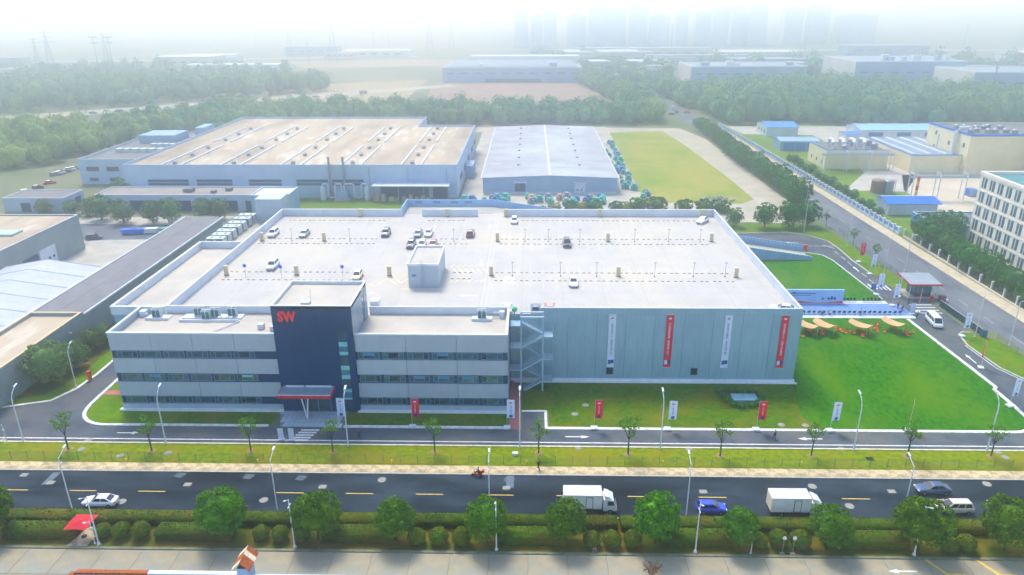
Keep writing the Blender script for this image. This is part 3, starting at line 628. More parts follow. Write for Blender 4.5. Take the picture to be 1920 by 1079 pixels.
for x in (-31,-26,-21,-17): MB().box(x-1,x+1,197.54,197.6,13.9,14.5).build('ramp_opening', M('ramp_opening', S(78,124,176), .6), rp)
# ------------------------------------------------------------------ neighbouring buildings
m_wgrey = M('wall_grey_green', S(140,152,148), .7, S(128,142,140), .25, ribs=('X', 1.2), ribdist=.02, rand=.03)
m_wblue = M('wall_pale_blue', S(176,194,214), .65, S(164,184,206), .15, rand=.03)
m_wblue2 = M('wall_steel_blue', S(146,172,198), .65, S(134,162,190), .2)
m_wwhite = M('wall_white', S(208,214,222), .7, S(192,200,210), .2)
m_cream = M('wall_cream', S(236,222,180), .75, S(224,210,166), .2)
m_rbeige = M('roof_beige_ballast', S(182,166,140), .95, S(212,202,186), .3, 8, lo=.52, hi=.7, stretch=(1,.28,1), c3=S(146,132,110), scale3=.06)
m_rgrey = M('roof_grey_sheet', S(120,118,118), .7, S(108,108,110), .3, ribs=('X', 1.1), ribdist=.03, stretch=(1,1,1))
m_rblue = M('roof_blue_sheet', S(66,140,206), .5, S(56,128,196), .2, ribs=('X', 1.4), ribdist=.03)
m_rblue2 = M('roof_bright_blue', S(20,112,214), .45, S(16,100,200), .3)
m_rsteel = M('roof_steel_blue', S(160,162,164), .6, S(146,149,153), .12, ribs=('X', 1.0), ribdist=.02, c3=S(176,184,190), scale3=.05)
m_dopen = M('dark_opening', S(52,74,88), .8, S(66,90,104), .4)
m_teal = M('teal_wrap', S(50,150,150), .6, S(80,176,168), 1.5)
def parts_box(par, name, mat, *bx):
    mb = MB()
    for b in bx: mb.box(*b)
    return mb.build(name, mat, par)
def flat_building(name, label, x0, x1, y0, y1, h, wm, rm, par_h=.8, cat='building', t=.3):
    b = thing(name, label, cat, ((x0+x1)/2, (y0+y1)/2, 0), world=True)
    parts_box(b, 'wall', wm, (x0,x1,y0,y1,0,h-par_h))
    parts_box(b, 'roof', rm, (x0+t,x1-t,y0+t,y1-t,h-par_h,h-par_h+.1))
    for a in ((x0,x1,y0,y0+t),(x0,x1,y1-t,y1),(x0,x0+t,y0+t,y1-t),(x1-t,x1,y0+t,y1-t)):
        p = parts_box(b, 'parapet', wm, (a[0]+.01,a[1]-.01,a[2]+.01,a[3]-.01,h-par_h+.003,h-.08)); parts_box(p, 'coping', m_coping, (a[0],a[1],a[2],a[3],h-.08,h))
    return b
def gable_y(name, label, x0, x1, y0, y1, he, hr, wm, rm, cat='building', over=.4, n=6):
    """ridge along y"""
    b = thing(name, label, cat, ((x0+x1)/2, (y0+y1)/2, 0), world=True); xm = (x0+x1)/2
    MB().yprism([(x0,0),(x1,0),(x1,he),(xm,hr),(x0,he)], y0, y1).build('wall', wm, b)
    sl = (hr-he)/(xm-x0)
    for s in (-1, 1):
        xe = xm+s*(xm-x0+over); ze = he-sl*over
        for i in range(n):
            ya = y0-over+(y1-y0+2*over)*i/n; yb = y0-over+(y1-y0+2*over)*(i+1)/n-.06
            MB().add([(xm,ya,hr+.06),(xe,ya,ze+.06),(xe,yb,ze+.06),(xm,yb,hr+.06),(xm,ya,hr+.2),(xe,ya,ze+.2),(xe,yb,ze+.2),(xm,yb,hr+.2)], [(0,3,2,1),(4,5,6,7),(0,1,5,4),(1,2,6,5),(2,3,7,6),(3,0,4,7)]).build('roof_panel', rm, b)
    parts_box(b, 'ridge_cap', m_coping, (xm-.35,xm+.35,y0-over,y1+over,hr+.16,hr+.3)); return b
def gable_x(name, label, x0, x1, y0, y1, he, hr, wm, rm, cat='building', over=.4, n=5):
    b = thing(name, label, cat, ((x0+x1)/2, (y0+y1)/2, 0), world=True); ym = (y0+y1)/2
    MB().xprism([(y0,0),(y1,0),(y1,he),(ym,hr),(y0,he)], x0, x1).build('wall', wm, b); sl = (hr-he)/(ym-y0)
    for s in (-1, 1):
        ye = ym+s*(ym-y0+over); ze = he-sl*over
        for i in range(n):
            xa = x0-over+(x1-x0+2*over)*i/n; xb = x0-over+(x1-x0+2*over)*(i+1)/n-.06
            MB().add([(xa,ym,hr+.06),(xa,ye,ze+.06),(xb,ye,ze+.06),(xb,ym,hr+.06),(xa,ym,hr+.2),(xa,ye,ze+.2),(xb,ye,ze+.2),(xb,ym,hr+.2)], [(0,1,2,3),(7,6,5,4),(0,4,5,1),(1,5,6,2),(2,6,7,3),(3,7,4,0)]).build('roof_panel', rm, b)
    parts_box(b, 'ridge_cap', m_coping, (x0-over,x1+over,ym-.3,ym+.3,hr+.16,hr+.3)); return b
def win(par, x0, x1, y, z0, z1, mat=None, axis='y', frame=True):
    """window on a wall facing -y (axis y, plane y) or facing -x (axis x, x0..x1 run along y, plane y=x coordinate)"""
    if axis == 'y':
        o = parts_box(par, 'window', m_coping, (x0-.12,x1+.12,y-.05,y-.004,z0-.12,z1+.12)); parts_box(o, 'pane', mat or m_dopen, (x0,x1,y-.08,y-.052,z0,z1))
    else:
        o = parts_box(par, 'window', m_coping, (y-.05,y-.004,x0-.12,x1+.12,z0-.12,z1+.12)); parts_box(o, 'pane', mat or m_dopen, (y-.08,y-.052,x0,x1,z0,z1))
    return o
# ---- left: long grey building beside the drive
b = thing('workshop_building', 'long low building with grey sheet roof left of the factory', 'building', (-98,150,0), world=True)
parts_box(b, 'wall', m_wgrey, (-103.4,-92.7,60,209.5,0,6.0))
for i in range(18):
    me = MB().box(-.05,0,.03,8.1,.4,5.95); o = me.build('wall_panel', m_wgrey, b); o.location = (-92.65+.05,60.05+8.12*i,0)
n = 8
for s, (xa, xb) in enumerate(((-103.6,-98.05),(-98.0,-92.5))):
    for i in range(n):
        ya = 136.6+(209.8-136.6)*i/n; yb = 136.6+(209.8-136.6)*(i+1)/n-.05; za, zb = ((6.3,6.6),(6.6,6.3))[s]
        MB().add([(xa,ya,za-.2),(xb,ya,zb-.2),(xb,yb,zb-.2),(xa,yb,za-.2),(xa,ya,za),(xb,ya,zb),(xb,yb,zb),(xa,yb,za)], [(0,3,2,1),(4,5,6,7),(0,1,5,4),(1,2,6,5),(2,3,7,6),(3,0,4,7)]).build('roof_panel', m_rgrey, b)
parts_box(b, 'gutter', m_coping, (-92.48,-92.15,136.4,209.9,6.1,6.5)); parts_box(b, 'gutter', m_coping, (-103.95,-103.62,136.4,209.9,6.1,6.5))
parts_box(b, 'front_roof', m_rbeige, (-103.0,-93.1,60,135.9,6.0,6.08))
m_tanc = M('tan_coping', S(214,190,150), .7, S(198,176,140), 1.)
for a in ((-103.5,-103.0,60,135.85),(-93.1,-92.6,60,135.85),(-103.5,-92.6,135.86,136.35)): p = parts_box(b, 'parapet', m_wgrey, (a[0]+.02,a[1]-.02,a[2]+.02,a[3]-.02,6.0,6.7)); parts_box(p, 'coping', m_tanc, (*a,6.7,6.85))
for y in (117,123.5,131): parts_box(b, 'wall_lamp', m_steel_w, (-92.6,-92.1,y-.2,y+.2,4.4,4.7))
for y in (108,120): parts_box(b, 'window', m_dopen, (-92.6,-92.53,y,y+1.6,2.2,3.4))
# ---- white marquee
mq = thing('marquee', 'white fabric marquee with ribbed roof between two grey buildings', 'tent', (-115,140,0), world=True)
m_tent = M('tent_fabric', S(188,192,204), .6, S(178,184,198), .6, trans=.15)
for i in range(14):
    ya = 74+7*i; yb = ya+6.9; mb = MB()
    for s, (xa, za, xb, zb) in enumerate(((-128.4,6.3,-117.4,8.3),(-117.4,8.3,-104.4,6.4))):
        k = 6
        for j in range(k):
            t0, t1 = j/k, (j+1)/k
            def pp(t, y, sag): return (xa+(xb-xa)*t, y, za+(zb-za)*t-sag)
            mb.quad(pp(t0,ya,0), pp(t1,ya,0), pp(t1,(ya+yb)/2,.14), pp(t0,(ya+yb)/2,.14)); mb.quad(pp(t0,(ya+yb)/2,.14), pp(t1,(ya+yb)/2,.14), pp(t1,yb,0), pp(t0,yb,0))
    if yb < 170: mb.build('roof_panel', m_tent, mq)
for i in range(15):
    y = 73.95+7*i
    if y < 171: MB().tube([(-128.4,y,6.35),(-117.4,y,8.35),(-104.4,y,6.45)], .09, 5).build('rafter', m_steel_w, mq); MB().tube([(-104.5,y,0),(-104.5,y,6.4)], .1, 5).build('post', m_steel_w, mq)
parts_box(mq, 'gutter', m_coping, (-104.35,-104.1,74,169,6.2,6.45))
# ---- left warehouse
wh = flat_building('warehouse', 'grey panelled warehouse with beige gravel roof at the left edge', -186, -129.4, 110, 198.8, 10.2, m_wgrey, m_rbeige, .5)
parts_box(wh, 'doorway', m_dopen, (-129.38,-129.32,172.5,178.5,0,5.2)); d = parts_box(wh, 'door', m_wwhite, (-129.38,-129.3,179.2,186,0,5.6))
for i in range(3): parts_box(d, 'door_window', m_black, (-129.3,-129.27,180.4+1.9*i,181.2+1.9*i,2.2,2.9))
sk = parts_box(wh, 'skylight', M('skylight', S(166,186,176), .3, S(150,170,160), 1.), (-145,-135,178.5,183,9.8,10.4))
# ---- small and long sheds behind the yard
sh = flat_building('gatehouse_shed', 'small pale blue building with open bays behind the left yard', -180, -159, 238, 250, 4.9, m_wblue, m_rgrey, .3)
for x in (-174,-168.4): parts_box(sh, 'doorway', m_dopen, (x,x+3.4,237.9,237.97,0,3.2))
for y in (239.5,244.5): parts_box(sh, 'doorway', m_dopen, (-159.02,-158.95,y,y+3.6,.8,3.4))
sh = flat_building('storage_shed', 'long low pale blue shed with dark bays behind row of trees', -149, -90, 239.8, 252, 5.6, m_wblue, M('roof_brown_grey', S(158,150,140), .9, S(140,136,130), .2), .4)
for i in range(7): parts_box(sh, 'bay_opening', m_dopen, (-145+8*i,-139.8+8*i,239.72,239.78,0,3.6))
parts_box(sh, 'roof_fan_box', m_rgrey, (-120,-117,244,247,5.3,6.6)); parts_box(sh, 'roof_fan_box', m_rgrey, (-110,-108.5,243,245,5.3,6.2)); parts_box(sh, 'roof_fan_box', m_rgrey, (-106,-104,246,248,5.3,6.4))
sh = flat_building('stair_block', 'pale blue cubic block with white rim beside the long shed', -89.6, -77.5, 226, 237.5, 9, m_wblue2, m_wwhite, .5)
parts_box(sh, 'door', m_dopen, (-87,-85,225.92,225.98,0,2.6))
# ---- big factory behind
bf = thing('rear_factory', 'very large pale blue factory with beige ribbed roof behind the car park', 'factory', (-85,310,0), world=True)
parts_box(bf, 'wall', m_wblue, (-147.4,-26,257.8,349.5,0,11.2)); parts_box(bf, 'wall', m_wblue, (-147.4,-52.6,349.52,376,0,11.2))
parts_box(bf, 'roof', m_rbeige, (-147,-26.4,258.2,349.1,11.2,11.3)); parts_box(bf, 'roof', m_rbeige, (-147,-53,349.15,375.6,11.2,11.3))
for a in ((-147.4,-26,257.8,258.2),(-147.4,-147,258.2,375.6),(-26.4,-26,258.2,349.1),(-52.6,-26,349.1,349.5),(-53,-52.6,349.5,375.6),(-147.4,-52.6,375.6,376)):
    p = parts_box(bf, 'parapet', m_wblue, (a[0]+.01,a[1]-.01,a[2]+.01,a[3]-.01,11.2,12.1)); parts_box(p, 'coping', m_wblue2, (*a,12.1,12.2))
for k, x in enumerate((-131,-109,-87,-65,-43)):
    for dx in (-3.6,3.6):
        for (ya, yb) in ((259.5,300),(308,347)): parts_box(bf, 'roof_kerb', m_parap, (x+dx-.32,x+dx+.32,ya,yb,11.3,11.75))
    for y in (264,279,294,312,327,342):
        o = MB().lathe([(.7,0),(.7,.5),(1.0,.65),(1.0,.8),(.3,1.3)], (x,y,11.3), 10).build('roof_vent', m_grey_steel, bf)
for x0, x1 in ((-139,-124),(-121,-108),(-102,-90),(-84.5,-73),(-71.5,-60)):
    o = parts_box(bf, 'window_strip', m_dopen, (x0,x1,257.74,257.78,4.6,6.8)); parts_box(o, 'louvre', m_wblue2, (x0,x1,257.7,257.73,5.5,5.8))
for x in (-58,-44,-30): parts_box(bf, 'downpipe', m_wblue2, (x,x+.3,257.6,257.75,5,11))
cn = parts_box(bf, 'canopy', m_parap, (-56,-28.5,251.5,257.7,5.6,5.9))
for x in (-55.5,-46.5,-37.5,-29): MB().tube([(x,251.8,0),(x,251.8,5.6)], .15, 6).build('canopy_post', m_grey_steel, cn)
parts_box(bf, 'doorway', m_dopen, (-35,-29.5,257.7,257.76,0,5)); parts_box(bf, 'loading_wall', m_dopen, (-54,-36.5,257.72,257.77,0,4.8))
for y in (268,285,303,322,338): parts_box(bf, 'side_window', m_dopen, (-26,-25.94,y,y+9,4,6))
parts_box(bf, 'side_lean_to', m_wblue2, (-26,-22.8,290,302,0,5))
lw = flat_building('factory_wing', 'lower pale wing with rooftop units on the left of rear factory', -177, -147.6, 279, 345, 10, m_wblue, m_rgrey, .9)
for i in range(6): parts_box(lw, 'roof_unit', m_ac, (-171+3.4*i,-168.6+3.4*i,296,299,9.2,10.8))
for i in range(4): parts_box(lw, 'roof_unit', m_ac, (-160+2.6*i,-158+2.6*i,304,306.4,9.2,11.4))
parts_box(lw, 'roof_house', m_wblue2, (-172,-156,318,332,9.2,12.6)); parts_box(lw, 'roof_house', m_wblue2, (-152,-148,330,342,9.2,14))
for x in (-174,-166): win(lw, x, x+5, 279, 5.2, 7); win(lw, x+.5, x+4, 279, 1.2, 2.6)
# chimneys, scrubber tanks and pipes at the rear factory wall
for i, (x, lb) in enumerate(((-71.9,'left'),(-66.8,'right'))):
    c = thing('chimney', 'thin grey steel chimney, the %s one of the pair at rear factory wall' % lb, 'chimney', (x,256.8,0), group='chimneys at the rear factory')
    MB().lathe([(.42,0),(.42,15.2)], n=10).build('stack', m_grey_steel, c); MB().lathe([(.5,14.9),(.5,15.3)], n=10).build('rim', m_grey_steel, c); MB().box(-.7,.7,-.7,.7,0,.9).build('base', m_conc, c)
for x, lb in ((-74.4,'left'),(-58.4,'right')):
    c = thing('scrubber_tank', 'upright white tank with bent pipe on %s side of the chimneys' % lb, 'tank', (x,254.8,0), group='scrubber tanks')
    MB().lathe([(.9,0),(.9,4.2),(.7,4.7),(.25,4.9)], n=14).build('vessel', m_wwhite, c)
    s = 1 if lb == 'left' else -1
    MB().tube([(0,0,4.8),(0,0,5.6),(s*.3,0,5.9),(s*1.7,0,5.9),(s*2,0,5.6),(s*2,0,1.2),(s*2.3,0,.9),(s*4,0,.9)], .28, 8).build('pipe', m_wwhite, c)
c = thing('filter_unit', 'blue grey filter housing with looping white ducts between two tanks', 'machine', (-66.5,254.6,0))
MB().box(-3,1.2,-1,1.4,0,3.2).build('housing', m_wblue2, c); MB().box(-3.6,2,-1.6,1.8,0,.35).build('base', m_conc, c)
MB().tube([(-3.4,0,.6),(-3.4,0,5.4),(-3,0,5.9),(-1.2,0,5.9),(-1,0,5.4),(-1,0,3.2)], .26, 8).build('duct', m_wwhite, c); MB().tube([(0,0,3.2),(0,0,5.4),(.4,0,5.9),(3,0,5.9),(3.5,0,5.4),(3.5,0,.6)], .26, 8).build('duct', m_wwhite, c)
# ---- middle warehouse with shallow gable
mw = gable_y('gable_warehouse', 'wide steel blue warehouse with shallow ribbed gable roof in the middle', -17.3, 32.4, 264.6, 383, 5.8, 6.7, m_wblue2, m_rsteel, n=8)
d = parts_box(mw, 'doorway', m_dopen, (-5.4,-1.5,264.5,264.58,0,4)); parts_box(d, 'hood', m_parap, (-5.9,-1,263.9,264.58,4.05,4.4))
d = parts_box(mw, 'shutter', m_wwhite, (16.6,20.7,264.5,264.58,0,4)); parts_box(d, 'hood', m_parap, (16.1,21.2,263.9,264.58,4.05,4.4))
for i in range(2): parts_box(d, 'door_window', m_black, (17.4+1.6*i,18+1.6*i,264.45,264.49,1.2,1.7))
m_gut = M('brown_gutter', S(186,170,150), .8)
for i in range(1, 8):
    y = 264.2+(383.4-264.2)*i/8
    for s in (-1,1): MB().add([(7.55,y-.3,6.95),(7.55,y+.3,6.95),(7.55+s*25.2,y+.3,6.05),(7.55+s*25.2,y-.3,6.05)], [(0,1,2,3)] if s > 0 else [(3,2,1,0)]).build('roof_seam', m_gut, mw)
    for s in (-1,1): parts_box(mw, 'roof_vent', m_grey_steel, (7.55+s*12-.5,7.55+s*12+.5,y+5,y+6,6.2,6.9))
for s in (-1,1): parts_box(mw, 'eave_gutter', m_coping, (7.55+s*25.4-.25,7.55+s*25.4+.25,264.2,383.4,5.55,5.85))
parts_box(mw, 'plinth', m_parap, (-17.2,32.3,264.45,264.56,0,.7))
# ---- the white office block on the right edge
wo = thing('white_office', 'white five-storey office block with paired narrow windows at right edge', 'office building', (145,180,0), world=True)
m_off = M('white_render', S(240,230,212), .75, S(228,218,200), .3)
m_offw = M('office_window', S(60,92,110), .15, S(84,118,134), .4, spec=.7, rand=.2)
parts_box(wo, 'wall', m_off, (127.3,170,120,205.5,0,20.4))
pr = parts_box(wo, 'parapet', m_off, (127.1,127.9,119.8,205.7,20.42,21.3)); parts_box(wo, 'parapet', m_off, (127.92,170,205,205.7,20.42,21.3)); parts_box(wo, 'roof', M('roof_green_grey', S(72,124,128), .8, S(88,136,138), .3), (128,169.5,120.5,204.9,20.4,20.46))
pw = MB().box(-.06,-.005,-.46,.46,0,2.85).mesh('window', m_offw); reveal = MB().box(-.14,-.003,-.1,.1,0,2.95).mesh('fin', m_off)
for f in range(5):
    z = 1.0+4.0*f
    for i in range(11):
        y = 203.2-3.7*i
        for d_ in (-.62,.62):
            o = bpy.data.objects.new('window', pw); COL.objects.link(o); o.parent = wo; o.matrix_parent_inverse = Matrix.Translation(-WLOC[wo.name]); o.location = (127.3,y+d_,z)
        o = bpy.data.objects.new('fin', reveal); COL.objects.link(o); o.parent = wo; o.matrix_parent_inverse = Matrix.Translation(-WLOC[wo.name]); o.location = (127.3,y,z-.05)
    parts_box(wo, 'sill_band', m_off, (127.2,127.297,160,205.5,z+3.15,z+3.3))
# ---- plant on the right
p1 = gable_x('plant_shed', 'small white shed with blue gable roof furthest along the fence', 123.8, 140, 386.5, 405, 4.9, 6.4, m_wwhite, m_rblue)
for i in range(3): win(p1, 389.5+5*i, 391.5+5*i, 123.8, 1.8, 3.2, axis='x')
p2 = gable_x('blue_shed', 'steel blue shed with wide shutter beside the small white shed', 118.8, 137, 348.4, 360, 4.4, 5.2, m_wblue2, M('roof_pale_blue', S(150,180,214), .5, S(140,170,206), .2))
for i in range(3): parts_box(p2, 'shutter', M('shutter_blue', S(44,128,196), .5), (120.4+5.5*i,125.4+5.5*i,348.3,348.38,0,3.8))
p3 = gable_x('plant_store', 'long white store with pale blue roof and three open bays', 167.6, 214, 376, 394, 5.2, 6.8, m_wwhite, M('roof_light_blue', S(150,196,230), .5, S(138,186,224), .2), n=7)
for x in (172,186,200): parts_box(p3, 'doorway', M('doorway_blue', S(60,110,150), .7), (x,x+7,375.9,375.98,0,4))
p3b = gable_x('plant_lean_to', 'little white annex with blue roof beside the long plant store', 160, 167.2, 374, 384, 3.2, 4, m_wwhite, m_rblue)
p4 = flat_building('process_building', 'cream process building with silver ducts on its blue-edged roof', 124.2, 150, 306.8, 327, 8, m_cream, m_rgrey, .5)
for a in ((124.1,150.1,306.7,307.0),(124.1,124.4,307,327)): parts_box(p4, 'blue_trim', m_rblue2, (*a,8.003,8.3))
for y in (310,316,322): win(p4, y, y+1.2, 124.2, 2, 3.4, axis='x')
for i in range(4): MB().tube([(128+4.4*i,311,8),(128+4.4*i,311,10.4),(129+4.4*i,314,11.2),(130+4.4*i,320,10.6),(130+4.4*i,320,7.6)], .7, 8).build('roof_duct', m_steel_w, p4)
for x, y in ((132,308),(146,312),(140,322),(147,320)): MB().lathe([(1.3,0),(1.3,2.2),(.5,2.8)], (x,y,7.6), 10).build('roof_vessel', m_grey_steel, p4)
p5 = flat_building('production_hall', 'long cream production hall with grey roof and blue rim', 156, 185, 300, 345, 7.2, m_cream, M('roof_grey_blue', S(132,150,166), .7, S(118,138,156), .2, ribs=('Y',1.2)), .5)
for a in ((155.9,185.1,299.9,300.2),(155.9,156.2,300.2,345)): parts_box(p5, 'blue_trim', m_rblue2, (*a,7.203,7.5))
for i in range(4): parts_box(p5, 'roof_walkway', m_parap, (158+6.5*i,159.2+6.5*i,303,343,6.8,7.4))
p6 = flat_building('process_tower', 'tall cream plant tower with blue rim and white duct', 176.5, 222, 297, 330, 16, m_cream, m_rgrey, .9)
for a in ((176.4,222,296.9,297.2),(176.4,176.7,297.2,330)): parts_box(p6, 'blue_trim', m_rblue2, (*a,15.4,16.3))
for (y, z) in ((300,4),(300,10.5),(311,3),(311,9.5),(322,6),(322,12)): win(p6, y, y+1.4, 176.5, z, z+1.6, axis='x')
MB().tube([(175.4,306,1),(175.4,306,16),(176.5,306,17.4),(180,306,17.4)], .8, 10).build('duct', m_steel_w, p6)
MB().tube([(175.2,318,3.4),(175.2,318,13)], .35, 8).build('pipe', m_steel_w, p6)
for i in range(12):
    MB().lathe([(1.2,0),(1.2,1.6),(.3,2.1)], (181+3.4*(i%6)+random.random(),304+10*(i//6)+random.random()*5,15.1), 8).build('roof_vessel', m_grey_steel, p6)
p6b = flat_building('plant_tower_block', 'cream plant block with blue rim cut by right edge of view', 200, 240, 274, 294, 15.5, m_cream, m_rgrey, .9)
parts_box(p6b, 'blue_trim', m_rblue2, (199.85,240,273.85,274.2,15.0,15.8)); parts_box(p6b, 'blue_trim', m_rblue2, (199.85,200.2,274.2,294,15.0,15.8))
for z in (5,10.5): win(p6b, 276, 278, 200, z, z+2, axis='x'); win(p6b, 286, 288, 200, z, z+2, axis='x')
p7 = gable_x('pump_house', 'white pump house under bright blue roof beside the fence', 118.6, 134.4, 236, 245.5, 4, 5, m_wwhite, m_rblue2, n=1, over=1.0)
for i in range(3): parts_box(p7, 'wall_rib', m_parap, (118.52,118.59,237.2+2.6*i,237.5+2.6*i,0,3.9))
p8 = flat_building('tank_basin', 'low blue-rimmed flat building in front of the pump house', 123, 146, 213.5, 229.5, 3, M('wall_light_blue', S(70,140,200), .6), M('roof_dark_grey', S(108,120,128), .9, S(92,106,116), .3), .5)
for i, x in enumerate((128.4,132.2)):
    c = thing('storage_tank', '%s cylindrical tank beyond the bright blue pump house' % ('rust-brown' if i == 0 else 'grey'), 'tank', (x,267-1*i,0), group='plant tanks')
    MB().lathe([(2.1-.4*i,0),(2.1-.4*i,4.6),(1.2,5.0),(.3,5.1)], n=16).build('vessel', M('tank_brown', S(150,118,88), .7, S(130,102,80), .8) if i == 0 else m_grey_steel, c)
    MB().lathe([(2.3-.4*i,4.3),(2.3-.4*i,4.5)], n=16).build('rim', m_grey_steel, c); MB().tube([(2.3,0,0),(2.3,0,4.8),(1.6,0,5.2)], .1, 5).build('pipe', m_grey_steel, c)
def pipe_rack(label, x0, x1, y, h, n, dy=3):
    c = thing('pipe_rack', label, 'pipe rack', ((x0+x1)/2,y,0), world=True)
    for i in range(n):
        x = x0+(x1-x0)*i/(n-1)
        for yy in (y,y+dy): MB().box(x-.15,x+.15,yy-.15,yy+.15,0,h).build('post', m_steel_w, c)
        MB().box(x-.12,x+.12,y,y+dy,h-1.6,h-1.35).build('beam', m_steel_w, c); MB().box(x-.12,x+.12,y,y+dy,h,h+.25).build('beam', m_steel_w, c)
    for k in range(5): MB().tube([(x0-1,y+.4+.55*k,h-1.2+.0*k),(x1+1,y+.4+.55*k,h-1.2)], .16, 6).build('pipe', m_grey_steel, c)
    for z in (h+.1,h-1.5):
        for yy in (y-.18,y+dy+.18): MB().box(x0,x1,yy-.05,yy+.05,z,z+.2).build('rail', m_steel_w, c)
pipe_rack('white steel pipe rack with grey pipes crossing the plant yard', 135, 172, 255, 9.4, 5)
pipe_rack('white pipe bridge in front of the cream process building', 122, 150, 301.5, 8.2, 4)
c = thing('flare_column', 'slim red and yellow striped column beside the plant pipe rack', 'column', (134.5,251,0))
for k in range(6): MB().box(-.35,.35,-.35,.35,1.6*k,1.6*k+1.59).build('segment', m_red if k % 2 else m_yellow, c)
for i in range(5):
    c = thing('blue_container', 'blue container under plant pipe rack, %s from the fence' % nth(i), 'container', (160+5.6*i,262,0), group='blue containers in the plant yard')
    MB().box(-1.3,1.3,-1.6,1.6,0,2.6).build('body', M('container_blue', S(40,110,190), .5, S(34,98,174), .5), c); MB().box(-1.35,1.35,-1.7,-1.6,.1,2.5).build('door', m_wblue2, c)
    for k in range(4): MB().box(-1.1+.65*k,-1.0+.65*k,-1.78,-1.7,.2,2.4).build('rib', m_wblue2, c)
# ------------------------------------------------------------------ vegetation
m_leaf = M('leaf_street_tree', S(88,136,0), .85, S(60,112,0), .5, 3, island=.4, rand=.18, trans=.22, spec=.2)
m_leaf_dark = M('leaf_dark', S(66,126,20), .75, S(44,108,22), .4, 3, island=.3, rand=.14, trans=.18, spec=.2)
m_leaf_young = M('leaf_young', S(104,144,20), .7, S(80,126,14), .8, 3, island=.3, rand=.1, trans=.25, spec=.2)
m_leaf_hedge = M('leaf_hedge', S(76,100,0), .85, S(46,78,0), .6, 3, island=.3, rand=.1, trans=.12, spec=.15, c3=S(108,100,14), scale3=.3)
m_leaf_ball = M('leaf_topiary', S(80,114,0), .85, S(54,92,0), .7, 3, island=.3, rand=.12, trans=.12, spec=.15, c3=S(128,104,14), scale3=.45)
m_leaf_wood = M('leaf_wood_hazed', S(104,146,84), .8, S(74,130,84), .03, 3, island=.28, trans=.12, spec=.1, c3=S(140,160,84), scale3=.05)  # leaf colour lightened to stand in for haze over the woods
m_leaf_yellow = M('leaf_yellow', S(150,152,40), .8, S(120,136,36), .5, 3, island=.25, rand=.1, trans=.2, spec=.1)
m_bark = M('bark', S(84,70,54), .9, S(64,54,42), 3.)
m_bark_g = M('trunk_wrap_green', S(54,96,70), .9, S(46,84,60), 3.)
def leaf_cloud(P, Nrm, size, jitter=.75):
    """P (n,3) leaf centres, Nrm (n,3) outward directions -> quads"""
    n = len(P); N_ = Nrm+RNG.normal(0, jitter, (n,3)); N_ /= np.linalg.norm(N_, axis=1)[:,None]+1e-9
    T = np.cross(N_, RNG.normal(0,1,(n,3))); T /= np.linalg.norm(T, axis=1)[:,None]+1e-9; B = np.cross(N_, T)
    s = (size*RNG.uniform(.65,1.35,n))[:,None]; a = T*s*.5; b = B*s*.38
    V = np.stack([P-a, P-b*1.1+a*.1, P+a, P+b*1.1+a*.1], 1).reshape(-1,3); F = np.arange(4*n).reshape(n,4)
    return V, F
def np_mesh(name, parts, mat):
    Vs = []; Fl = []; o = 0
    for V, F in parts: Vs.append(V); Fl.append(F+o); o += len(V)
    V = np.concatenate(Vs); me = bpy.data.meshes.new(name); nf = sum(len(F) for F in Fl); loops = np.concatenate([F.ravel() for F in Fl])
    tot = np.concatenate([np.full(len(F), F.shape[1]) for F in Fl]); st = np.concatenate([[0], np.cumsum(tot)[:-1]])
    me.vertices.add(len(V)); me.vertices.foreach_set('co', V.astype(np.float32).ravel()); me.loops.add(len(loops)); me.loops.foreach_set('vertex_index', loops.astype(np.int32))
    me.polygons.add(nf); me.polygons.foreach_set('loop_start', st.astype(np.int32)); me.polygons.foreach_set('loop_total', tot.astype(np.int32)); me.update(calc_edges=True); me.materials.append(mat); return me
def ell(c, r, n=8, k=5):
    mb = MB().ellipsoid(c, r, n, k); V = np.array(mb.v); Q = [f for f in mb.f if len(f) == 4]; return V, np.array(Q)
def sph(n):
    d = RNG.normal(0,1,(n,3)); return d/np.linalg.norm(d, axis=1)[:,None]
def clump_crown(c, R, K, rc, per, size, core=.74, flat=-.55):
    """K leaf clumps on an ellipsoid R round centre c"""
    out = [ell(c, [q*core for q in R], 10, 7)]; c = np.array(c); R = np.array(R); P = []; N_ = []
    i = np.arange(K)+.5; ph = np.arccos(1-2*i/K); th = np.pi*(1+5**.5)*i
    D = np.stack([np.cos(th)*np.sin(ph), np.sin(th)*np.sin(ph), np.cos(ph)], 1)+RNG.normal(0,.12,(K,3)); D /= np.linalg.norm(D,axis=1)[:,None]
    for d in D:
        if d[2] < flat-.25: continue
        q = c+d*R*RNG.uniform(.78,.98); r = rc*RNG.uniform(.7,1.3); dd = sph(per); dd[:,2] = np.where(dd[:,2] < -.3, -dd[:,2], dd[:,2]); dd = dd*.75+d*.45; dd /= np.linalg.norm(dd,axis=1)[:,None]
        P.append(q+dd*r*RNG.uniform(.75,1.08,(per,1))); N_.append(dd)
    out.append(leaf_cloud(np.concatenate(P), np.concatenate(N_), size)); return out
def tree_proto(name, label, crown_parts, leafmat, trunk_h, r, branches=(), bark=None, group=None):
    t = thing(name, label, 'tree', group=group)
    mb = MB(); mb.tube([(0,0,0),(.04,.02,trunk_h*.5),(0,.05,trunk_h)], r, 8, r*.7)
    for b in branches: mb.tube([(0,.03,trunk_h*.8),Vector(b)*.6+Vector((0,0,trunk_h*.4)),b], r*.55, 6, r*.2)
    mb.build('trunk', bark or m_bark, t); link('crown', np_mesh('crown', crown_parts, leafmat), t); return t
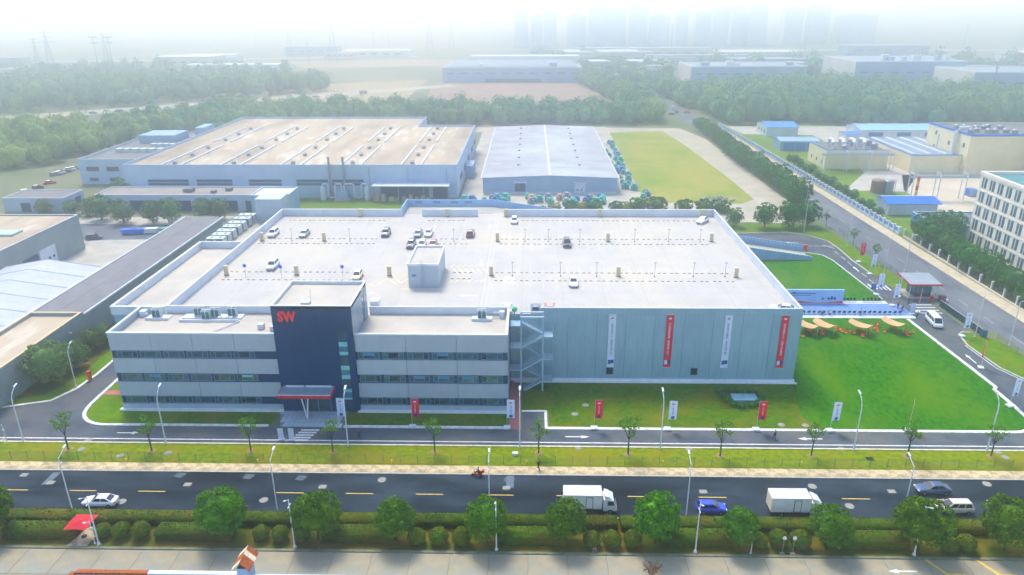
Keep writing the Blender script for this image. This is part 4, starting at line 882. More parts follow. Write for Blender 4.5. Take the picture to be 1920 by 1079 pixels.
# big round street trees in the hedge strip
big = []
for v in range(3):
    R_ = [(3.2,3.2,2.9),(3.4,3.1,3.1),(2.9,3.0,2.8)][v]
    cp_ = clump_crown((0,0,4.5), R_, 84, .66, 72, .27)
    if v == 1: cp_ += clump_crown((.9,.2,6.0), (1.9,1.9,1.7), 22, .7, 54, .30)
    if v == 2: cp_ += clump_crown((-.3,0,6.1), (1.7,1.7,1.5), 18, .7, 50, .30)
    big.append(Proto(tree_proto('street_tree', '', cp_, m_leaf, 2.4, .17, ((1.2,.4,4),(-1.1,.6,4.2),(.2,-1.2,4.2)), group='round trees in the hedge strip')))
for i, (x, y, s, v) in enumerate(((-71.8,77,.95,1),(-40.2,77.0,.96,0),(-27.7,76.8,.92,1),(-17.4,76.9,.80,2),(-5.5,76.7,.86,0),(4.9,77.0,.84,2),(16.6,77.0,.93,1),(27.3,76.4,.74,2),(38.8,76.4,.82,0),(50.2,76.2,.98,1),(61.2,76.4,1.0,0))):
    big[v].place((x,y,0), 1.7*i, 'round leafy green tree in the hedge strip, %s from the left' % nth(i), s)
# young trees on the verge: slim wrapped trunk and open crown
yng = []
for v in range(4):
    br = []; parts = []
    for k in range(7):
        a = 2*math.pi*k/7+RNG.uniform(-.4,.4); q = (math.cos(a)*RNG.uniform(.6,1.35), math.sin(a)*RNG.uniform(.6,1.35), RNG.uniform(3.6,5.6)); br.append(q)
    br.append((.1,.1,6.0))
    for q in br:
        dd = sph(46); parts.append(leaf_cloud(np.array(q)+dd*RNG.uniform(.2,.72,(46,1))*np.array([1,1,.8]), dd, .27, 1.))
    t = tree_proto('young_tree', '', parts, m_leaf_young, 3.0, .085, [tuple(b) for b in br], m_bark, 'young trees on the verge')
    MB().lathe([(.12,.02),(.12,2.1)], n=8).build('trunk_wrap', m_bark_g, t); MB().lathe([(.75,.012),(.7,.05),(.2,.07)], n=14).build('mulch', M('mulch', S(150,128,76), .95, S(128,112,60), 4.), t); yng.append(Proto(t))
for i, (x, y, s) in enumerate(((-73.4,97,1.06),(-59.9,96.9,1.0),(-44.1,97.2,.94),(-30.9,96.9,.95),(-14.8,97.2,.96),(1.6,97.2,1.0),(15.6,97.1,1.1),(29.9,96.9,.98),(44.1,97.2,.92),(58.9,97.2,1.06),(71.9,97.5,.9))):
    yng[i%4].place((x,y,0), 2.1*i, 'slim young tree on the roadside verge, %s from the left' % nth(i), s)
for i, (x, y, s) in enumerate(((93.2,222.5,.85),(93.6,202.6,.85),(93.2,187.5,.9))):
    yng[(i+1)%4].place((x,y,0), 1.3*i, 'small slim tree on grass beside the right road, %s from the gatehouse' % nth(2-i), s)
# box hedges and clipped balls
def hedge_parts(L_, W_, H_, dens=26, size=.2):
    out = []; mb = MB().box(-L_/2+.1,L_/2-.1,-W_/2+.1,W_/2-.1,0,H_-.1); out.append((np.array(mb.v), np.array(mb.f)))
    for (area, f) in ((L_*W_, 't'),(L_*H_,'f'),(L_*H_,'b'),(W_*H_,'l'),(W_*H_,'r')):
        n = int(area*dens); u = RNG.uniform(-.5,.5,(n,2)); P = np.zeros((n,3)); N_ = np.zeros((n,3))
        if f == 't': P[:,0] = u[:,0]*L_; P[:,1] = u[:,1]*W_; P[:,2] = H_; N_[:,2] = 1
        elif f in 'fb': s = -1 if f == 'f' else 1; P[:,0] = u[:,0]*L_; P[:,1] = s*W_/2; P[:,2] = (u[:,1]+.5)*H_; N_[:,1] = s
        else: s = -1 if f == 'l' else 1; P[:,1] = u[:,0]*W_; P[:,0] = s*L_/2; P[:,2] = (u[:,1]+.5)*H_; N_[:,0] = s
        r_ = np.maximum(0, np.abs(P[:,1])/(W_/2)-.6)*.35; P[:,2] = np.where(P[:,2] > H_*.7, P[:,2]-r_*.6, P[:,2])
        P += RNG.normal(0,.055,(n,3)); P[:,2] += .05*np.sin(P[:,0]*1.7)+.04*np.sin(P[:,0]*.6+2); P[:,1] += .06*np.sin(P[:,0]*.9); out.append(leaf_cloud(P, N_, size, .6))
    return out
def hedge(label, x0, x1, y0, y1, h, dens=26):
    t = thing('hedge', label, 'hedge', ((x0+x1)/2,(y0+y1)/2,0), group='clipped hedges along the road')
    link('foliage', np_mesh('foliage', hedge_parts(x1-x0, y1-y0, h, dens), m_leaf_hedge), t)
    mb = MB()
    for k in range(int((x1-x0)/2)+1): mb.tube([(x0-(x0+x1)/2+.5+2*k*.95,0,0),(x0-(x0+x1)/2+.5+2*k*.95,.1,h*.5)], .05, 5)
    mb.build('stems', m_bark, t)['kind'] = 'stuff'
hedge('long dark clipped hedge lining the road, from left edge to the middle', -80, 12.0, 79.2, 81.3, 1.15, 18)
hedge('long dark clipped hedge lining the road, right of the box truck', 12.4, 84, 79.1, 81.3, 1.15, 18)
for i, (a, b) in enumerate(((-69.8,-60.2),(-49.3,-39.2),(-27.2,-17.6),(-4.2,5.0),(17.2,26.8),(38.4,49.2))):
    hedge('short box hedge in front of the long hedge, %s from the left' % nth(i), a, b, 76.1, 78.4, 1.5, 24)
bl = thing('topiary_ball', '', 'shrub', group='clipped round shrubs'); dd = sph(900); dd[:,2] = np.where(dd[:,2] < -.75, -dd[:,2], dd[:,2])
link('foliage', np_mesh('foliage', [ell((0,0,1.05),(1.06,1.06,.98),12,8), leaf_cloud(np.array([0,0,1.05])+dd*np.array([1.14,1.14,1.06])*RNG.uniform(.95,1.04,(900,1)), dd, .2, .5)], m_leaf_ball), bl)
MB().tube([(0,0,0),(0,0,.5)], .07, 6).build('stem', m_bark, bl); balls = Proto(bl)
for i, (x, y, s) in enumerate(((-56.6,77.1,.92),(-54.1,77,1.0),(-51.4,77,1.04),(-35.3,77,.95),(-32.7,76.8,.98),(-29.9,76.8,1.02),(-14.6,76.5,1.05),(-11.7,76.5,1.08),(-8.7,76.4,1.1),(8.3,76.4,1.02),(10.9,76.4,1.05),(13.6,76.4,1.05),(29.9,76.6,1.0),(32.5,76.8,1.1),(35.2,76.6,1.12),(54.0,76.3,1.0),(56.3,76.4,1.05),(66.5,76.5,1.0))):
    balls.place((x,y,0), i*.9, 'clipped round shrub between the box hedges, %s from the left' % nth(i), (s*1.05,s*.98,s*(.94+.05*(i%3))))
# dense trees as individuals
den = []
for v in range(3):
    cp_ = clump_crown((0,0,4.4), [(3.2,3.0,3.4),(3.0,3.3,3.0),(2.7,2.7,3.7)][v], 46, 1.0, 34, .46, flat=-.8)
    den.append(Proto(tree_proto('leafy_tree', '', cp_, m_leaf_dark, 2.0, .2, ((.8,.3,3.4),(-.8,.4,3.6)), group='dense leafy trees')))
k = 0
def plant(pts, fmt, mats=den, grp=None):
    global k
    for i, (x, y, s) in enumerate(pts):
        mats[k%len(mats)].place((x,y,0), 1.9*k, fmt % nth(i), (s*random.uniform(.92,1.12),s*random.uniform(.92,1.1),s*random.uniform(.9,1.08)), group=grp); k += 1
plant([(92.6+1.2*math.sin(.5*i),246+8.4*i,1.15-.012*i) for i in range(20)], 'dark green tree in the row beside the dirt track, %s from the front', grp='trees beside the dirt track')
plant([(115.4+.6*math.sin(2.1*i),151+6.3*i,.93+.08*math.sin(1.7*i)) for i in range(10)], 'broad dark tree inside the white-post fence, %s from the front', grp='trees in front of the white office')
plant([(121.6,212.5,1.0),(124.6,208.5,1.05),(120.6,201,.85)], 'tree close to the white office wall, %s from the back', grp='trees at the white office')
plant([(64.5,222.5,.78),(73.6,221,.98),(81.2,221.3,1.05),(87.6,223,1.1)], 'rounded tree behind the ramp end, %s from the left', grp='trees behind the ramp')
plant([(113.5+.1*i,232+7*i,.5+.08*math.sin(2.3*i)) for i in range(14)], 'small dark tree just inside the blue panelled fence, %s from the front', grp='small trees inside the blue fence')
lgt = []
for v in range(2):
    cp_ = clump_crown((0,0,3.9), [(3.0,3.0,3.0),(2.7,2.9,3.2)][v], 44, 1.0, 34, .42, flat=-.8)
    lgt.append(Proto(tree_proto('yard_tree', '', cp_, M('leaf_yard', S(108,134,58), .75, S(84,118,50), .4, 3, island=.3, rand=.18, trans=.2, spec=.15), 1.8, .18, ((.8,.3,3.2),(-.8,.4,3.3)), group='trees in the left yard')))
plant([(-164,234.4,.75),(-154,234,.8),(-148,233.4,.8),(-141,228.4,1.15),(-131.6,224.6,1.12),(-121.8,224.6,1.0),(-116.0,225,1.05),(-106.5,228,.98),(-101.5,229,.9)], 'light green tree in the row behind the left yard, %s from the left', lgt)
plant([(-89.4,118.4,1.15),(-88.2,124.6,.8),(-89.6,132.6,.62),(-88.2,135.4,.66),(-84.6,142,.55)], 'leafy tree between the drive and the long grey building, %s from the front', lgt, 'trees left of the drive')
plant([(-152,262,.95),(-147.5,258,.7)], 'light tree at the corner of the rear factory wing, %s from the left', lgt, 'trees at the factory wing')
bsh = thing('yard_shrub', '', 'shrub', group='shrubs behind the factory'); link('foliage', np_mesh('foliage', clump_crown((0,0,1.0),(1.9,1.6,1.3),26,.6,36,.36), m_leaf_dark), bsh); MB().tube([(0,0,0),(0,0,.8)], .09, 6).build('stem', m_bark, bsh); bp_ = Proto(bsh)
for i, (x, y, s) in enumerate(((-17.6,240,.9),(4,238.5,.85),(14,240.5,1.3),(21.6,240.4,1.5),(29.4,240.6,1.25),(36.6,241.5,1.6),(43.2,241.5,1.75),(52.3,241,1.5),(59,240.4,1.5),(64,239,1.6))): bp_.place((x,y,0), i, 'low bushy shrub behind the roof car park, %s from the left' % nth(i), s)
ysh = thing('golden_shrub', '', 'shrub', group='shrubs behind the factory'); link('foliage', np_mesh('foliage', clump_crown((0,0,1.0),(1.9,1.6,1.3),26,.6,36,.36), m_leaf_yellow), ysh); MB().tube([(0,0,0),(0,0,.8)], .09, 6).build('stem', m_bark, ysh); yp_ = Proto(ysh)
for i, (x, y, s) in enumerate(((8.5,239,1.2),(18,239.4,1.3),(32.5,240,1.2))): yp_.place((x,y,0), i, 'yellow-green shrub behind the roof car park, %s from the left' % nth(i), s)
fb2 = thing('planted_bed', 'ring of dark shrubs round a pale blue tank cover on lawn', 'shrub bed', (37.5,114,0), world=True)
pts = [(34.4,117),(36,117.2),(38,117.0),(40,116.6),(41.4,115.6),(41.3,114),(35.0,115.2),(35.2,113.4),(35.8,112),(37.2,111.5),(39,111.9),(40.4,112.4)]
for x, y in pts:
    o = link('shrub', np_mesh('shrub', clump_crown((x,y,.35),(.75,.65,.5),12,.3,20,.2), m_leaf_dark), fb2)
parts_box(fb2, 'tank_cover', M('tank_cover_blue', S(128,170,180), .6, S(112,156,168), 1.), (36.2,40.6,113.2,115.6,0,.5)); parts_box(fb2, 'soil', m_gr_scrub, (34,41.8,111.2,117.5,0,.03))
# ---- woods that read as one mass
def wood(name, label, poly, spacing, R_, leaves, size, mat, seed, hvar=.3):
    rg = np.random.default_rng(seed); xs_ = [p[0] for p in poly]; ys_ = [p[1] for p in poly]; parts = []; npoly = len(poly)
    def inside(x, y):
        c_ = False
        for i in range(npoly):
            (x1, y1), (x2, y2) = poly[i], poly[i-1]
            if (y1 > y) != (y2 > y) and x < (x2-x1)*(y-y1)/(y2-y1)+x1: c_ = not c_
        return c_
    y = min(ys_); cores = [ell((0,0,0),(1,1,1),7,4)][0]
    while y < max(ys_):
        x = min(xs_)
        while x < max(xs_):
            px, py = x+rg.uniform(-.45,.45)*spacing, y+rg.uniform(-.45,.45)*spacing
            if inside(px, py):
                r = R_*rg.uniform(.7,1.3); h = r*rg.uniform(1.-hvar,1.+hvar)*1.15; cz = h*.95
                parts.append((cores[0]*np.array([r*.82,r*.82,h*.82])+np.array([px,py,cz]), cores[1]))
                d = rg.normal(0,1,(leaves,3)); d /= np.linalg.norm(d,axis=1)[:,None]; d[:,2] = np.where(d[:,2] < -.4, -d[:,2], d[:,2]); bump = 1+.14*np.sin(d[:,:1]*5+px)*np.sin(d[:,1:2]*5+py)
                parts.append(leaf_cloud(np.array([px,py,cz])+d*np.array([r,r,h])*bump*rg.uniform(.85,1.1,(leaves,1)), d, size, .5))
            x += spacing
        y += spacing*.9
    o = link(name, np_mesh(name, parts, mat)); tag(o, label, None, None, 'stuff')
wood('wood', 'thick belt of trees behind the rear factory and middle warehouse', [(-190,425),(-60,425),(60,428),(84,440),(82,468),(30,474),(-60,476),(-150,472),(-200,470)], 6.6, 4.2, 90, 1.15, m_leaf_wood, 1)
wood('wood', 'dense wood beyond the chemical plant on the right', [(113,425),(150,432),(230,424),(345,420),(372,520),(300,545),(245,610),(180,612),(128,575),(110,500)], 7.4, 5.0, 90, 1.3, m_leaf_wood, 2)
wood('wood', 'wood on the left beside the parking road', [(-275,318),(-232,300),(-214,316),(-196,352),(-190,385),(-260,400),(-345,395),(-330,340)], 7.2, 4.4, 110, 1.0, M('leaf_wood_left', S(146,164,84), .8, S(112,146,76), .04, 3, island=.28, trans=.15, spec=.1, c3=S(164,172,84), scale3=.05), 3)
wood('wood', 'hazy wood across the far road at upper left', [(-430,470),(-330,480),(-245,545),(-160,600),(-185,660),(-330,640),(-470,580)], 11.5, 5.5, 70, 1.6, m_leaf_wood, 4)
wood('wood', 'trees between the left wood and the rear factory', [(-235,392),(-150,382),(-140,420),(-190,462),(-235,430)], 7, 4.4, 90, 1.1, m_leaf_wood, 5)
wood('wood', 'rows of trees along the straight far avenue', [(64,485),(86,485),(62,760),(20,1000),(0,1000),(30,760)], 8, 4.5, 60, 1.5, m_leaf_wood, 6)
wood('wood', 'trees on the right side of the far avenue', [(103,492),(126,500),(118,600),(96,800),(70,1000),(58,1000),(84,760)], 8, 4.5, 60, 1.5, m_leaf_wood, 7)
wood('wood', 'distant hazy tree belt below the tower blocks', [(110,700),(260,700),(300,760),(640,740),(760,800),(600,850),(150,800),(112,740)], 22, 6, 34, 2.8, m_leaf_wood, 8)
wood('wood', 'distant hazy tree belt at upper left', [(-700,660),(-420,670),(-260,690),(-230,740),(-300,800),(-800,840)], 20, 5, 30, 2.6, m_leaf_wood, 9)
# ------------------------------------------------------------------ vehicles
m_paint = M('car_paint', (1,1,1), .3, objcol=True, spec=.5, coat=.6)
m_cglass = M('car_glass', S(24,32,40), .06, spec=.9)
m_rim = M('wheel_rim', S(150,154,158), .35, metal=.6)
m_head = M('head_lamp', S(226,230,234), .15, spec=.8); m_tail = M('tail_lamp', S(170,20,24), .25, spec=.6)
def car_proto(kind, cat='car', group=None):
    t = thing({'sedan':'sedan_car','suv':'suv_car','hatch':'hatchback_car','wagon':'estate_car','van':'minibus'}[kind], '', cat, group=group); b = MB()
    if kind == 'sedan': st_ = ((-2.38,.66,.46,.80),(-2.28,.82,.30,.94),(-1.6,.89,.24,.98),(0,.905,.22,.95),(1.0,.90,.22,.94),(1.75,.87,.25,.86),(2.22,.78,.32,.74),(2.38,.62,.42,.64)); cab = (-1.95,-1.15,.25,1.12,.96,1.46); W = .9
    elif kind == 'hatch': st_ = ((-2.05,.70,.42,.92),(-1.98,.83,.30,1.0),(-1.3,.86,.24,1.0),(0,.87,.22,.98),(.9,.87,.22,.96),(1.5,.84,.25,.9),(1.95,.76,.32,.76),(2.05,.62,.42,.66)); cab = (-1.98,-1.6,.2,1.15,.98,1.52); W = .87
    elif kind == 'suv': st_ = ((-2.3,.74,.5,1.0),(-2.22,.88,.36,1.08),(-1.4,.92,.3,1.08),(0,.93,.28,1.06),(1.0,.93,.28,1.05),(1.7,.9,.3,1.0),(2.2,.84,.38,.9),(2.32,.68,.48,.8)); cab = (-2.18,-1.75,.35,1.2,1.06,1.72); W = .93
    elif kind == 'wagon': st_ = ((-2.4,.74,.5,1.0),(-2.32,.86,.34,1.06),(-1.4,.9,.26,1.06),(0,.91,.24,1.04),(1.0,.91,.24,1.02),(1.75,.88,.28,.94),(2.25,.8,.34,.8),(2.4,.64,.44,.7)); cab = (-2.3,-2.0,.55,1.45,1.04,1.7); W = .91
    else: st_ = ((-2.75,.86,.5,1.15),(-2.7,.96,.36,1.2),(-1.4,.98,.32,1.2),(0,.98,.3,1.2),(1.6,.98,.3,1.2),(2.2,.96,.32,1.15),(2.6,.9,.38,.98),(2.72,.78,.48,.86)); cab = (-2.7,-2.58,1.5,2.35,1.18,2.22); W = .98
    ring = []
    for (x, w, zl, zt) in st_: ring.append([(x,-w*.9,zl),(x,-w,zl+.18),(x,-w,zt-.16),(x,-w*.84,zt),(x,w*.84,zt),(x,w,zt-.16),(x,w,zl+.18),(x,w*.9,zl)])
    vs = [p for r in ring for p in r]; n = 8; fs = []
    for i in range(len(ring)-1):
        for j in range(n): fs.append((i*n+j, i*n+(j+1)%n, (i+1)*n+(j+1)%n, (i+1)*n+j))
    fs.append(tuple(range(n-1,-1,-1))); fs.append(tuple(range((len(ring)-1)*n, len(ring)*n))); b.add(vs, [f[::-1] for f in fs])
    xr, xr2, xf2, xf, zb, zr = cab; wb, wr = W*.86, W*.66 if kind != 'van' else W*.84
    base = [(xr,-wb,zb-.02),(xf,-wb,zb-.06),(xf,wb,zb-.06),(xr,wb,zb-.02)]; top = [(xr2,-wr,zr-.05),(xf2,-wr,zr-.05),(xf2,wr,zr-.05),(xr2,wr,zr-.05)]; crown = [(xr2+.15,-wr*.8,zr),(xf2-.15,-wr*.8,zr),(xf2-.15,wr*.8,zr),(xr2+.15,wr*.8,zr)]
    b.add(base+top+crown, [(0,1,5,4),(1,2,6,5),(2,3,7,6),(3,0,4,7),(4,5,9,8),(5,6,10,9),(6,7,11,10),(7,4,8,11),(8,9,10,11)])
    body = b.build('body', m_paint, t)
    def pane(name, a, bb, c, d, u0, u1, v0, v1, off=.012):
        a, bb, c, d = map(Vector, (a,bb,c,d)); nrm = (bb-a).cross(d-a).normalized()*off
        P = lambda u, v: (a.lerp(bb,u)).lerp(d.lerp(c,u), v)+nrm
        MB().quad(P(u0,v0),P(u1,v0),P(u1,v1),P(u0,v1)).build(name, m_cglass, t)
    pane('windscreen', base[1],base[2],top[2],top[1],.06,.94,.08,.94); pane('rear_window', base[3],base[0],top[0],top[3],.08,.92,.15,.92)
    ns = 3 if kind in ('van','wagon') else 2
    for k in range(ns):
        pane('side_window', base[0],base[1],top[1],top[0], .05+.9*k/ns+.02, .05+.9*(k+1)/ns-.02, .12,.9); pane('side_window', base[2],base[3],top[3],top[2], .05+.9*k/ns+.02, .05+.9*(k+1)/ns-.02, .12,.9)
    L_ = st_[-1][0]; R_ = .34 if kind in ('suv','van') else .31
    for x in (L_-.88, -L_+.85):
        for s in (-1,1):
            w = MB(); w.lathe([(R_*.55,-.11),(R_,-.1),(R_,.1),(R_*.55,.11)], n=14).xf(Matrix.Translation((x,s*(W-.09),R_)) @ Matrix.Rotation(math.pi/2,4,'X')); o = w.build('wheel', m_black, t)
            MB().lathe([(.02,-.02),(R_*.6,-.02),(R_*.6,.02),(.02,.02)], n=12).xf(Matrix.Translation((x,s*(W+.015),R_)) @ Matrix.Rotation(math.pi/2,4,'X')).build('rim', m_rim, o)
    zt = st_[-2][3]
    for s in (-1,1):
        MB().cbox(L_-.12,s*W*.66,zt-.08,.2,.34,.13).build('headlight', m_head, t); MB().cbox(-L_+.06 if kind != 'van' else -2.72,s*W*.7,st_[1][3]-.16,.14,.3,.15).build('taillight', m_tail, t)
        MB().cbox(xf-.35,s*(W+.05),zb+.1,.14,.16,.11).build('mirror', m_paint, t)
    return t
PR = {k_: Proto(car_proto(k_)) for k_ in ('sedan','suv','hatch','wagon','van')}
C_W = (*S(222,226,230),1); C_GR = (*S(150,152,154),1); C_DB = (*S(30,52,78),1); C_BK = (*S(26,30,36),1); C_SL = (*S(92,112,130),1); C_RD = (*S(196,56,44),1); C_SAL = (*S(226,140,118),1); C_BL = (*S(20,62,190),1); C_TQ = (*S(20,66,74),1); C_BEI = (*S(206,196,176),1); C_BG = (*S(52,80,112),1)
H2 = math.pi/2
g_road = 'vehicles on the front road'
PR['sedan'].place((-60.6,83.6,Z2), math.pi, 'white sedan on the front road at left below the pavement', color=C_W, group=g_road)
PR['sedan'].place((58.2,88.4,Z2), math.pi, 'steel blue sedan on the far lane of the front road', color=C_BG, group=g_road)
PR['hatch'].place((25.4,83.6,Z2), 0, 'bright blue hatchback on front road beside a round tree', color=C_BL, group=g_road)
PR['wagon'].place((59.0,84.2,Z2), math.pi, 'beige estate car on front road between the two rightmost big trees', color=C_BEI, group=g_road)
PR['van'].place((88.6,147.6,Z2), -H2-.12, 'white minibus on the drive beside the right lawn', color=C_W, group='vehicles at the gate')
PR['sedan'].place((98.2,170.8,Z2), -H2, 'dark green sedan on the side road behind the gatehouse', color=C_TQ, group='vehicles at the gate')
gd = 'cars parked on the factory roof'
for kd, x, y, rz, col_, lb in (
    ('suv',-62.9,169.9,-H2,C_W,'white car at the left end of the back double row on the roof'),
    ('sedan',-55.2,169.9,-H2,C_GR,'beige grey sedan right of the leftmost white car on the roof'),
    ('suv',-35.2,170.4,-H2,C_DB,'dark blue car alone near the middle of the back double row'),
    ('suv',-27.6,161.4,-H2,C_DB,'dark blue car beside the roof stair core, nearest the left'),
    ('sedan',-27.2,170.2,-H2,C_SL,'slate grey sedan behind the roof stair core'),
    ('sedan',-24.7,170.6,-H2,C_W,'white sedan behind the stair core, next to a slate sedan'),
    ('hatch',-25.1,161.6,-H2,C_W,'white hatchback partly hidden by the roof stair core'),
    ('hatch',-22.5,161.6,-H2,C_RD,'red hatchback partly hidden by the roof stair core'),
    ('suv',-14.4,170.2,H2,(*S(120,36,44),1),'dark red car right of the stair core in the back row'),
    ('hatch',-3.9,181.6,-H2,C_W,'white car against the back parapet near the ramp opening'),
    ('sedan',44.6,182.0,-2.2,C_W,'white sedan slanted in the far right corner of the roof'),
    ('suv',8.8,162.6,-H2,C_BK,'black car alone in the middle of the roof car park'),
    ('sedan',8.9,137.4,-H2,C_W,'white sedan alone in the front double row of the roof'),
    ('suv',-55.3,146.6,-H2,C_W,'white car alone in the left front double row of the roof'),
    ('hatch',-35.6,140.6,-H2,(*S(232,214,150),1),'pale yellow car half hidden behind the navy tower'),
    ('sedan',-4.0,123.6,H2,C_W,'white car behind the front parapet beside the green dome'),
    ('hatch',1.2,123.6,H2,C_SL,'blue grey car behind the front parapet beside a salmon car'),
    ('suv',3.8,123.7,H2,C_SAL,'salmon red car behind the front parapet'),
    ('sedan',46.6,123.9,math.pi-.3,C_W,'white car in the front right corner of the roof')):
    PR[kd].place((x,y,DK), rz, lb, color=col_, group=gd)
# far and side parked cars
cc = [C_W,C_GR,C_BK,C_RD,C_SL,C_W,C_DB]
for i in range(9):
    x, y = G(28+22*i if i < 4 else 105+9*(i-4), 372-9*i if i < 4 else 330-3.0*(i-4)); PR[['sedan','suv','hatch'][i%3]].place((x,y,.02), .7, '%s car in the small car park at far left, %s from the left' % (['white','grey','black','red','slate','white','dark blue'][i%7], nth(i)), color=cc[i%7], group='cars in the small left car park')
for i in range(14):
    t_ = i/13; x, y = -330+200*t_, 441+141*t_; PR[['suv','van','sedan','hatch'][i%4]].place((x+2.2*(i%2)-3,y+3*(i%2),.02), .615, '%s vehicle on the far diagonal road, %s from the left' % (['white','white','grey','silver','blue'][i%5], nth(i)), color=[C_W,C_W,C_GR,C_SL,C_BL][i%5], group='vehicles on the far road', scale=1.15)
for i, (px, py) in enumerate(((1262,205),(1268,212),(1288,213),(1259,216))):
    x, y = G(px, py); PR[['van','sedan','suv','hatch'][i]].place((x,y,.02), [1.5,1.6,0,.2][i], '%s vehicle at the far crossroads, %s' % (['white','dark','red','black'][i], ['furthest away','beside the trees','turning right','nearest the field'][i]), color=[C_W,C_BK,C_RD,C_BK][i], group='vehicles at the crossroads')
def box_truck(label, rear, x, y, rz):
    t = thing('box_truck', label, 'truck', (x,y,Z2), rz, group=g_road); mw_ = M('truck_white', S(226,226,224), .45, S(214,214,212), .8, spec=.4)
    bx_ = MB().box(-3.9,1.35,-1.12,1.12,.95,3.2).build('cargo_box', mw_, t)
    for a in ((-3.93,1.38,-1.15,-1.07),(-3.93,1.38,1.07,1.15)): MB().box(*a,3.12,3.23).build('top_rail', m_coping, bx_)
    MB().box(-3.95,-3.905,-1.05,1.05,1.0,3.1).build('rear_door', M('truck_rear_beige', S(226,208,178), .6) if rear else mw_, bx_)
    dd_ = MB().box(-.9,.1,-1.15,-1.121,1.0,2.9).build('side_door', m_dark, bx_); MB().box(-.82,.02,-1.17,-1.151,1.08,2.82).build('door_leaf', mw_, dd_)
    MB().box(-3.9,3.3,-.45,.45,.55,.94).build('chassis', m_dark, t)
    MB().yprism([(1.55,.55),(3.35,.55),(3.42,1.1),(3.28,1.45),(2.95,2.25),(2.7,2.4),(1.55,2.4)], -1.02, 1.02).build('cab', mw_, t)
    MB().add([(3.29,-.9,1.5),(3.29,.9,1.5),(2.99,.86,2.2),(2.99,-.86,2.2)], [(0,1,2,3)]).build('windscreen', m_cglass, t)
    for s in (-1,1):
        q = [(2.1,s*1.032,1.5),(3.1,s*1.032,1.5),(2.85,s*1.032,2.15),(2.1,s*1.032,2.2)]; MB().quad(*(q if s < 0 else q[::-1])).build('side_window', m_cglass, t)
        MB().cbox(3.38,s*1.22,1.9,.12,.1,.42).build('mirror', m_black, t); MB().cbox(3.4,s*.78,.85,.08,.34,.18).build('headlight', m_head, t); MB().cbox(-3.93,s*.9,.8,.06,.3,.14).build('taillight', m_tail, t)
        for x_ in (2.5,-2.4):
            o = MB().lathe([(.2,-.13),(.4,-.12),(.4,.12),(.2,.13)], n=14).xf(Matrix.Translation((x_,s*.92,.4)) @ Matrix.Rotation(math.pi/2,4,'X')).build('wheel', m_black, t); MB().lathe([(.02,-.02),(.22,-.02),(.22,.02),(.02,.02)], n=10).xf(Matrix.Translation((x_,s*1.06,.4)) @ Matrix.Rotation(math.pi/2,4,'X')).build('rim', m_rim, o)
    MB().box(3.3,3.5,-1.0,1.0,.4,.75).build('bumper', m_grey_steel, t)
    MB().yprism([(1.7,2.4),(2.75,2.4),(2.3,2.75),(1.7,2.95)], -.85, .85).build('wind_deflector', mw_, t)
box_truck('white box truck with cab facing right on the front road', False, 8.8, 83.6, 0)
box_truck('white box truck with beige rear doors beside the round trees', True, 37.1, 83.4, 0)
# ------------------------------------------------------------------ people
m_skin = M('skin', S(206,160,130), .6); m_hair = M('hair_black', S(22,18,16), .6)
def skin_mesh(name, V, E, Rr, mat, sub=1, fingers=()):
    me = bpy.data.meshes.new(name); me.from_pydata(V, E, []); ob = bpy.data.objects.new(name, me); COL.objects.link(ob)
    md = ob.modifiers.new('s', 'SKIN'); ms = ob.modifiers.new('u', 'SUBSURF'); ms.levels = sub; ms.render_levels = sub
    for i, r in enumerate(Rr): me.skin_vertices[0].data[i].radius = (r, r)
    me.skin_vertices[0].data[0].use_root = True
    bpy.context.view_layer.update(); out = bpy.data.meshes.new_from_object(ob.evaluated_get(bpy.context.evaluated_depsgraph_get())); bpy.data.objects.remove(ob); bpy.data.meshes.remove(me)
    mb = MB(); mb.v = [tuple(v.co) for v in out.vertices]; mb.f = [tuple(p.vertices) for p in out.polygons]; mb.m = [0]*len(mb.f); bpy.data.meshes.remove(out)
    for path in fingers: mb.tube(path, .009, 5, .006)
    return mb.mesh(name, mat, True)
